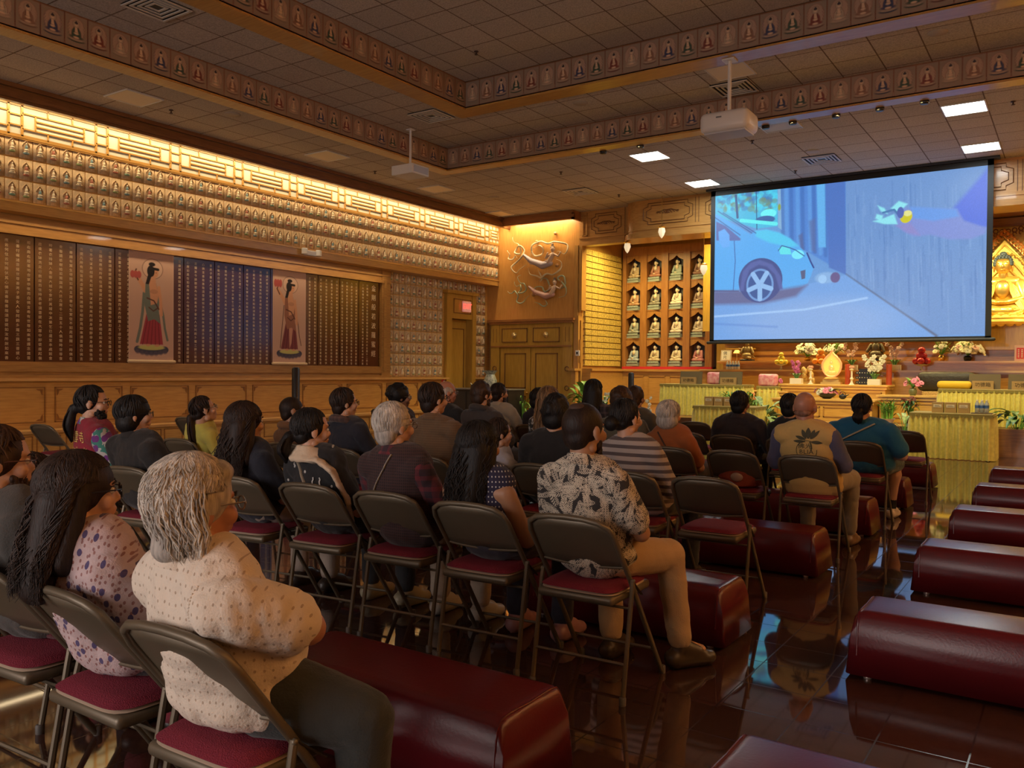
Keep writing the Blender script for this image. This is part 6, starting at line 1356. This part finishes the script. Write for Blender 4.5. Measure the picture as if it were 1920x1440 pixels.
    if collar:
        b=MB(); n=18
        for (r0,r1,z0,z1) in ((.070,.063,-.028,.030),(.066,.088,.030,-.012)):
            vs=[];fs=[]
            for i in range(n+1):
                a=PI/2+.35+(2*PI-.7)*i/n
                for (r,z) in ((r0,z0),(r1,z1)): vs.append((N_.x+r*math.cos(a)*s,N_.y+.008+r*math.sin(a)*s,N_.z+z*s+.008-.015*math.sin(a)))
            fs=[(2*i,2*i+1,2*i+3,2*i+2) for i in range(n)]; k=len(vs); vs+=[(v[0]*1.0,v[1],v[2]+.003) for v in vs]; fs+=[tuple(j+k for j in f[::-1]) for f in fs]; b.add(vs,fs)
        b.build('collar',shirt,g,'all')
    if hoodie:
        b=MB(); b.tube([(N_.x+.085*math.cos(a),N_.y-.01+.075*math.sin(a),N_.z+.005-.03*math.sin(a)) for a in [PI*.9+PI*1.2*i/12 for i in range(13)]],[.02+.012*math.sin(PI*i/12) for i in range(13)],10); b.build('hood',hoodie if not isinstance(hoodie,bool) else shirt,g,True)
    if vest:
        b=MB(); torso(b,dd+.012,bel=belly); b.ell(Hp+Vector((0,.02,-hem)),(.190*w,.150+belly*.5,.11),0,18,12); me=voxel(b,vb,2,'vest'); wrinkle(me,.007,7,seed+3); link_mesh(me,'vest',vest,g)
    # trousers
    PM=pants if not isinstance(pants,tuple) else fabric('plain','cloth_%d_%d_%d'%tuple(int(c*1000) for c in pants),pants)
    b=MB(); b.ell(Hp-Vector((0,0,.02)),(.172*w,.128,.088),0,18,12)
    for sx in (-1,1):
        h_,K,An,F_=lg[sx]; b.cap(h_,K,.092*w**.7*s,.070*s*w**.5,16)
        if not shorts: b.cap(K,lerp(K,An,.92),.066*s*w**.5,.056*s,16)
    me=voxel(b,vb*1.1,2,'trousers'); wrinkle(me,.008,8,seed+9); link_mesh(me,'shorts' if shorts else 'trousers',PM,g)
    shm=mat('shoe_%d_%d'%(int(shoe[0]*1000),int(shoe[2]*1000)),shoe,.4)
    for sx in (-1,1):
        h_,K,An,F_=lg[sx]; d=(F_-An); d.z=0; d.normalize(); T=An+d*.0; z=.05
        b=MB(); b.cap(An+Vector((0,0,-.0)),An-Vector((0,0,.03)),.043*s,.045*s,12); b.cap(An-d*.035*s+Vector((0,0,z-An.z)),An+d*.12*s+Vector((0,0,z-.008-An.z)),.046*s,.040*s,14); b.ell(An+d*.15*s+Vector((0,0,z-.012-An.z)),(.042*s,.05*s,.034*s),0,12,8)
        b.cap(An+Vector((0,0,-.01)),An+d*.085*s+Vector((0,0,.062-An.z)),.045*s,.043*s,14); me=voxel(b,.008,2,'shoe'); 
        for v in me.vertices:
            if v.co.z<.012: v.co.z=.004
        sho=link_mesh(me,'shoe',shm,g)
        if socks: MB().cap(lerp(K,An,.80),An,.040*s,.042*s,12).build('sock',socks,g,True)
    ho=hair_obj(hair[0],hair[1],HM,g,seed,near,hair[2] if len(hair)>2 else 0,.009 if near==2 else .012)
    if glasses:
        b=MB(); b.M=HM
        for sx in (-1,1): b.tube([(sx*.032+.021*math.cos(a),.102,-.002+.017*math.sin(a)) for a in [2*PI*i/14 for i in range(15)]],.0022,6,cap=False); b.tube([(sx*.053,.101,.004),(sx*.078,.085,.006),(sx*.083,.02,.004),(sx*.084,-.005,-.002)],.0022,6)
        b.tube([(-.012,.103,.004),(0,.106,.007),(.012,.103,.004)],.0022,6); b.M=Matrix(); b.build('glasses',glasses,g,True)
    return g,dict(N=N_,C=Cc,H=Hp,sh=sh,A=A,HM=HM,L=lg)
from mathutils.bvhtree import BVHTree
def back_of(g):
    T=[]
    for o in g.children:
        if o.name.split('.')[0] in('shirt','vest','hood','collar'): T.append(BVHTree.FromPolygons([v.co[:] for v in o.data.vertices],[tuple(p.vertices) for p in o.data.polygons]))
    def f(x,z,off=.003,last=[-.2]):
        ys=[h[0].y for h in (t.ray_cast(Vector((x,-1.0,z)),Vector((0,1,0))) for t in T) if h[0] is not None]
        if ys: last[0]=min(ys)
        return last[0]-off
    return f
def strap(g,J,m,a,b_,w=1.0,r=.011,bulge=.0,name='bag_strap'):
    # a strap lying on the back from a (near neck) to b_ (low at the waist), local x/z pairs
    B=back_of(g); n=16; MB().tube([(a[0]+(b_[0]-a[0])*i/n,B(a[0]+(b_[0]-a[0])*i/n,a[1]+(b_[1]-a[1])*i/n,.003),a[1]+(b_[1]-a[1])*i/n) for i in range(n+1)],r,8,flat=.35).build(name,m,g,True)
BLKG=mat('black_frames',(.015,.012,.012),.3); BRNG=mat('brown_frames',(.08,.03,.02),.3); WIRE=mat('wire_frames',(.35,.30,.26),.3,.9)
F_=fabric
WS=F_('dots','cream_dotted_shirt',(.74,.63,.51),(.45,.34,.25),s=38,t=.14,r=.25)
# -- row nearest the camera
g,J=person('elderly man with wavy grey hair, white dotted short-sleeved shirt and dark jeans, nearest the camera',-1.79,1.36,-.22,.02,1.150,'red',('gray','grey',.115),-.02,.0,1.27,.05,WS,'short',(.030,.034,.032),2,'crossed',collar=True,glasses=WIRE,legs={1:((.285,.225,.505),(.24,.27,.10),(.28,.41,.05)),-1:((-.30,.24,.50),(-.30,.26,.1),(-.33,.40,.05))},wr=.016,armR=((.238,.10,.745),(-.08,.15,.72)),armL=((-.27,.05,.75),(-.10,.08,.65)),hem=.02,shoe=(.02,.02,.02))
b=MB()
B=back_of(g)
for k in range(30): b.ell((.175+.001*k,B(.175+.001*k,.875-.007*k,.001),.875-.007*k),.003,0,5,4)
b.build('stitched_seam',mat('cream_thread',(.80,.72,.62),.8),g)
g,J=person('woman with long wavy dark hair in a pink floral blouse, beside the grey-haired man',-2.36,1.40,-.10,-.02,1.125,'light',('curly','dark',.255),-.62,.02,1.10,.03,F_('spots','floral_blouse',(.56,.42,.42),(.30,.14,.13),s=46,t=.22,r=.9,c3=(.085,.06,.16),s3=17,t3=.17),'short',(.05,.05,.06),2,'lap',glasses=BLKG,wr=.013,hem=.02)
g,J=person('bearded man with brown-framed glasses, dark grey shirt and maroon vest at the left edge',-2.90,1.44,-.15,-.06,1.17,'light',('short','brown'),-.5,-.02,1.15,.04,F_('plain','charcoal_shirt',(.052,.046,.040)),'short',(.20,.015,.03),1,'lap',glasses=BRNG,beard=True,vest=None,hoodie=F_('plain','maroon_cloth',(.20,.012,.025)))
person('small person with straight dark brown hair, mostly hidden at the left edge',-3.40,1.75,-.1,.05,1.035,'light',('long','dark',.26),-.4,0,.85,0,F_('plain','dark_top',(.03,.025,.03)),'long',near=1,small=.9)
# -- second row
g,J=person('man in a black and cream leaf-print shirt and khaki trousers, foot in the aisle',-1.755,3.25,-.05,.0,1.235,'tan',('shaved','dark'),-.35,0,1.03,.04,F_('leaf','leaf_print_shirt',(.030,.027,.027),(.62,.54,.42),s=15,f=95),'short',(.46,.30,.15),2,'lap',collar=True,beard=True,legs={1:((.20,.34,.54),(.22,.42,.11),(.33,.60,.045)),-1:((-.16,.42,.53),(-.10,.34,.10),(-.10,.50,.045))},wr=.008,shoe=(.05,.03,.015),hem=.01)
# short dark hair over the crown of the leaf-print man
bb=MB(); bb.M=J['HM']; bb.ell((0,-.040,.0925),(.040,.040,.022),0,20,10); bb.M=Matrix(); bb.build('thinning_crown',mat('thinning_scalp',(.085,.042,.026),.8,vcol=(.045,.024,.016),vscale=9),g,'all')
POLK=F_('dots','navy_polka_top',(.020,.018,.055),(.60,.58,.55),s=44,t=.17,r=.0)
g,J=person('woman with long straight black hair in a sleeveless navy polka-dot top, arms bare',-2.30,3.26,.0,-.05,1.130,'tan',('long','black',.25),-.05,.0,1.0,0,POLK,'none',(.025,.022,.035),2,'lap',lean=.02,wr=.006,hlean=.02,shoe=(.4,.2,.2))
g,J=person('white-haired man in a dark knitted vest over a plaid shirt with a thin white strap',-2.84,3.28,-.02,-.03,1.205,'light',('white','white'),-.5,0,1.10,.03,F_('plaid','dark_plaid_shirt',(.035,.015,.025),(.16,.02,.03),s=18,t=.4),'long',(.50,.40,.30),2,'lap',collar=True,glasses=WIRE,vest=F_('dots','burgundy_knit',(.050,.020,.020),(.02,.01,.012),s=70,t=.35,r=.0),shoe=(.5,.46,.4))
strap(g,J,mat('white_cord',(.62,.58,.52),.6),(.03,.955),(-.10,.72),1.1,.010,.012)
g,J=person('black-haired woman with a low ponytail, cream scarf and black patterned shirt',-3.38,3.27,-.05,-.08,1.155,'light',('pony','black',.13),-.75,.0,1.02,.02,F_('spots','black_white_marks_shirt',(.012,.012,.014),(.55,.52,.48),s=7,t=.055,r=1),'short',(.02,.02,.022),2,'lap',shoe=(.35,.3,.2))
b=MB(); N0=J['N']
for i in range(5): b.tube([(N0.x+(.074+.010*i)*math.cos(a),N0.y+(.070+.009*i)*math.sin(a),N0.z+.035-.013*i-.020*math.sin(a)) for a in [PI*2*k/20 for k in range(21)]],.019,8,cap=False)
b.tube([(N0.x+.06,N0.y-.08,N0.z-.0),(N0.x+.13,N0.y-.07,N0.z-.0),(N0.x+.205,N0.y-.04,N0.z-.05),(N0.x+.245,N0.y+.03,N0.z-.20),(N0.x+.225,N0.y+.09,N0.z-.34)],[.026,.032,.034,.030,.028],10,flat=.5)
for i in range(9): b.tube([(N0.x+.165+.006*i,N0.y+.09,N0.z-.34),(N0.x+.16+.008*i,N0.y+.10,N0.z-.42)],.002,4)
me=voxel(b,.008,3,'scarf'); wrinkle(me,.008,14,4,2.0); link_mesh(me,'scarf',F_('plain','cream_scarf',(.70,.54,.38)),g)
B=back_of(g); b=MB()
for (x,z,l) in ((.03,.80,.06),(.065,.80,.055),(.02,.64,.07),(.06,.62,.05),(-.14,.62,.08),(-.13,.88,.04),(.10,.66,.06)):
    b.tube([(x+.004*math.sin(k*2),B(x,z-l*k/5,.003),z-l*k/5) for k in range(6)],.005,5,flat=.4)
b.build('white_strokes',mat('white_print',(.55,.53,.50),.7),g)
strap(g,J,mat('tan_strap',(.30,.24,.17),.6),(-.12,.90),(.02,.70),1.0,.009,.0)
person('woman with very long curly brown hair, navy T-shirt and beige trousers',-3.97,3.24,-.05,.0,1.18,'light',('curly','dark',.30),-.25,0,1.0,.02,F_('plain','navy_tee',(.012,.013,.024)),'short',(.32,.25,.20),2,'lap')
person('broad person with chin-length black hair and glasses in a black coat',-4.86,3.12,-.1,-.02,1.195,'light',('bob','black'),-.75,.03,1.40,.08,F_('plain','black_coat',(.014,.012,.012)),'long',near=1,collar=True,glasses=BLKG,wr=.012)
g,J=person('ponytailed man with glasses in a maroon vest with gold lettering over a floral shirt',-5.60,3.24,-.25,.08,1.245,'light',('pony','black',.22),-.85,.02,1.12,.03,F_('blotch','hawaiian_shirt',(.05,.22,.18),(.50,.45,.42),s=22,t=.5,c3=(.16,.03,.20),s3=13,t3=.3),'short',near=1,collar=True,glasses=BLKG,beard=True,vest=F_('plain','maroon_vest_cloth',(.26,.012,.028)))
GL=mat('yellow_print',(.72,.50,.14),.6)
def back_text(g,J,txt,size,x,z,m,w=1.0,dy=.155,sx=1.0,rot=0):
    me=text_mesh(txt,size,.0,'CENTER',2); B=back_of(g)
    for v in me.vertices:
        X=v.co.x*sx+x; Z=v.co.y+z; v.co=Vector((X,B(X,Z,.004),Z))
    me.materials.clear(); me.materials.append(m); o=bpy.data.objects.new('lettering',me); COL.objects.link(o); o.parent=g; return o
back_text(g,J,'佛雲寺',.085,.05,.90,GL,1.12,.180); back_text(g,J,'Hsing Yun Temple',.036,.05,.825,GL,1.12,.180)
# -- third row
person('person in a grey and cream striped sweater with black hair tied in a low bun',-2.26,4.80,-.05,-.06,1.20,'light',('bun','black'),-.55,-.02,1.12,.03,F_('stripe','striped_sweater',(.40,.34,.31),(.10,.075,.075),s=21,t=.45),'long',(.02,.02,.03),2,'lap',wr=.008)
person('dark-haired person seen from behind in a plain black shirt',-2.90,4.82,.02,.06,1.213,'light',('mop','black'),.05,0,1.22,.05,F_('plain','black_shirt',(.010,.009,.010)),'short',near=1)
person('boy with dark hair in a pale blue-white T-shirt, hand near his chin',-3.36,4.82,-.35,.13,1.046,'light',('short','dark'),-.55,0,.80,0,F_('plain','pale_tee',(.36,.38,.46)),'short',near=1,small=.88,armR=((.16,.10,.66),(.10,.17,.86)))
person('dark-haired man with glasses in a brown corduroy jacket',-3.82,4.78,-.05,-.02,1.28,'light',('mens','dark'),-.55,0,1.22,.03,F_('stripe','brown_jacket',(.150,.085,.040),(.13,.072,.034),s=60,t=.5),'long',near=1,glasses=BLKG,collar=True,wr=.013)
person('dark-haired man with glasses in a navy hooded jacket',-4.72,4.80,-.1,-.03,1.225,'light',('mens','dark'),-.75,.02,1.15,.02,F_('plain','navy_jacket',(.012,.013,.024)),'long',near=1,glasses=BRNG,hoodie=F_('plaid','hood_lining',(.05,.03,.03),(.11,.06,.05),s=30,t=.4),wr=.012)
person('shaven-headed person with wire glasses in a brown robe',-5.40,4.87,-.1,-.03,1.14,'tan',('shaved','dark'),-.75,.03,1.0,0,F_('plain','brown_robe',(.17,.075,.03)),'long',near=1,glasses=WIRE,hoodie=F_('plain','brown_robe_collar',(.19,.085,.035)))
person('person in a yellow top with a long dark ponytail, head tipped back',-6.32,4.55,-.1,.18,1.138,'light',('pony','dark',.34),-.6,.28,.95,0,F_('plain','yellow_top',(.60,.52,.10)),'short',near=1,glasses=WIRE)
# -- fourth row
g,J=person('bald man in a yellow vest printed with a dark lotus emblem, seen from behind',-1.66,6.50,.0,-.03,1.238,'red',('bald','stubble'),-.05,0,1.18,.04,F_('plain','slate_blue_shirt',(.085,.085,.16)),'long',(.30,.245,.17),1,'lap',legs={1:((.20,.38,.56),(.16,.55,.10),(.18,.72,.045)),-1:((-.14,.42,.53),(-.12,.40,.10),(-.12,.56,.045))},vest=F_('plain','yellow_vest_cloth',(.56,.38,.13)),hem=.05,shoe=(.16,.09,.05))
DK=mat('dark_olive_print',(.060,.055,.025),.7)
def petal(b,J,cx,cz,L_,wd,ang,w,dy,fill=True):
    P=[]
    n=10
    for i in range(n+1):
        t=i/n; P.append((t*L_,wd*math.sin(PI*t)**.8))
    P+=[(x,-y) for x,y in P[::-1][1:-1]]; c,s_=math.cos(ang),math.sin(ang); Q=[]
    for x,y in P:
        X=cx+x*c-y*s_; Z=cz+x*s_+y*c; Q.append((X,dy(X,Z,.004),Z))
    b.add(Q,[tuple(range(len(Q)))])
b=MB(); cx,cz=.02,.892; d_=back_of(g)
for (dx,dz,L_,wd,a) in ((0,0,.105,.030,PI/2),(-.018,0,.095,.024,PI/2+.42),(.018,0,.095,.022,PI/2-.40),(-.02,-.005,.10,.020,PI-.30),(-.02,-.02,.115,.018,PI-.02),(.025,0,.11,.019,.85),(.02,-.02,.105,.020,-.08)): petal(b,J,cx+dx*.8,cz+dz,L_*.80,wd*.62,a,1.18,d_)
b.build('lotus_print',DK,g)
def arcpts(cx,cz,r,a0,a1,n=20): return [(cx+r*math.cos(a0+(a1-a0)*i/n),d_(cx+r*math.cos(a0+(a1-a0)*i/n),cz+r*math.sin(a0+(a1-a0)*i/n),.003),cz+r*math.sin(a0+(a1-a0)*i/n)) for i in range(n+1)]
MB().tube(arcpts(.01,.808,.073,.9,2*PI+.1),.0022,5).tube(arcpts(-.03,.83,.075,-.3,.6,8),.004,5).build('print_ring',DK,g)
back_text(g,J,'佛光',.042,.0,.838,DK,1.18,.181,1.3); back_text(g,J,'BLIA',.045,.01,.797,DK,1.18,.181,1.15)
g,J=person('person with a grey bob in an orange top with a dark diagonal strap',-2.76,6.52,.0,-.02,1.14,'light',('bob','grey'),-.2,0,1.02,0,F_('plain','burnt_orange_top',(.30,.085,.018)),'short',(.02,.02,.035),1)
strap(g,J,mat('dark_strap',(.04,.02,.02),.6),(-.09,.885),(.10,.62),1.0,.010)
person('curly brown-haired person in a grey-green jacket behind the striped sweater',-3.22,6.50,0,.02,1.24,'light',('curlyshort','brown'),-.2,0,1.1,0,F_('plain','grey_green_jacket',(.10,.09,.06)),'long')
person('woman with long light brown hair in a black and white patterned blouse',-3.92,6.50,0,.0,1.236,'light',('long','blond',.26),-.1,0,.95,0,F_('blotch','monochrome_blouse',(.02,.02,.02),(.42,.38,.34),s=26,t=.52),'short')
person('man with curly brown hair in a dark grey hoodie',-4.66,6.50,-.1,.0,1.264,'light',('curlyshort','brown'),-.4,0,1.15,0,F_('plain','dark_grey_hoodie',(.045,.036,.034)),'long',beard=True,hoodie=True)
person('balding grey-bearded man in a black jacket',-5.20,6.66,-.2,.0,1.27,'red',('balding','grey'),-.75,0,1.12,0,F_('plain','black_jacket',(.012,.011,.011)),'long',collar=True,glasses=WIRE,beard=False)
person('person with black hair in a high curly bun and hoop earrings',-5.66,6.50,-.3,.0,1.213,'brown',('afro','black'),-.7,0,.95,0,F_('plain','dark_brown_top',(.04,.02,.014)),'long',glasses=WIRE)
# -- fifth row
g,J=person('broad person in a teal T-shirt with a pale diagonal strap, dark ponytail and bare calves',-1.62,8.14,.0,.0,1.19,'light',('pony','black',.11),.0,0,1.50,.08,F_('plain','teal_tee',(.010,.12,.24)),'short',F_('blotch','patterned_shorts',(.03,.06,.06),(.16,.18,.15),s=30,t=.6),1,'lap',shorts=True,legs={1:((.20,.42,.54),(.16,.50,.10),(.18,.66,.045)),-1:((-.20,.42,.54),(-.16,.44,.10),(-.16,.6,.045))},shoe=(.60,.48,.38),socks=BLACK,hem=.03)
strap(g,J,mat('pale_strap',(.50,.45,.32),.6),(.12,.93),(-.26,.72),1.5,.022,.045)
person('short black-haired person in black, half hidden behind the bald man',-2.24,8.14,0,-.02,1.178,'tan',('short','black'),-.1,0,1.0,0,F_('plain','black_suit',(.010,.010,.012)),'long')
person('man with thinning black hair in a dark purple-black suit, seen from behind',-2.78,8.14,0,.04,1.19,'tan',('mens','black'),-.25,0,1.25,0,F_('plain','dark_suit',(.022,.016,.022)),'long',collar=True,near=1,wr=.012)
person('second curly-haired person, close behind the grey-green jacket',-3.86,8.14,0,.0,1.215,'tan',('curlyshort','brown'),-.2,0,1.1,0,F_('plain','olive_jacket',(.07,.06,.04)),'long')
person('woman with long straight black hair in a dark plaid shirt, in the fifth row',-4.36,8.14,0,.0,1.287,'tan',('long','black',.34),.1,0,1.0,0,F_('plaid','plaid_flannel',(.03,.022,.026),(.13,.09,.09),s=13,t=.3),'long')
person('person with a dark bob in a dark blue top, left of the light-brown-haired woman',-5.08,8.14,0,.02,1.182,'tan',('bob','black'),-.1,0,.95,0,F_('plain','midnight_top',(.012,.012,.022)),'long')
person('bearded man with short dark hair in a pale beige shirt before the cupboard doors',-5.62,8.14,-.1,.02,1.228,'tan',('mens','dark'),-.6,0,1.2,0,F_('plain','pale_beige_shirt',(.42,.38,.30)),'long',collar=True,beard=True)
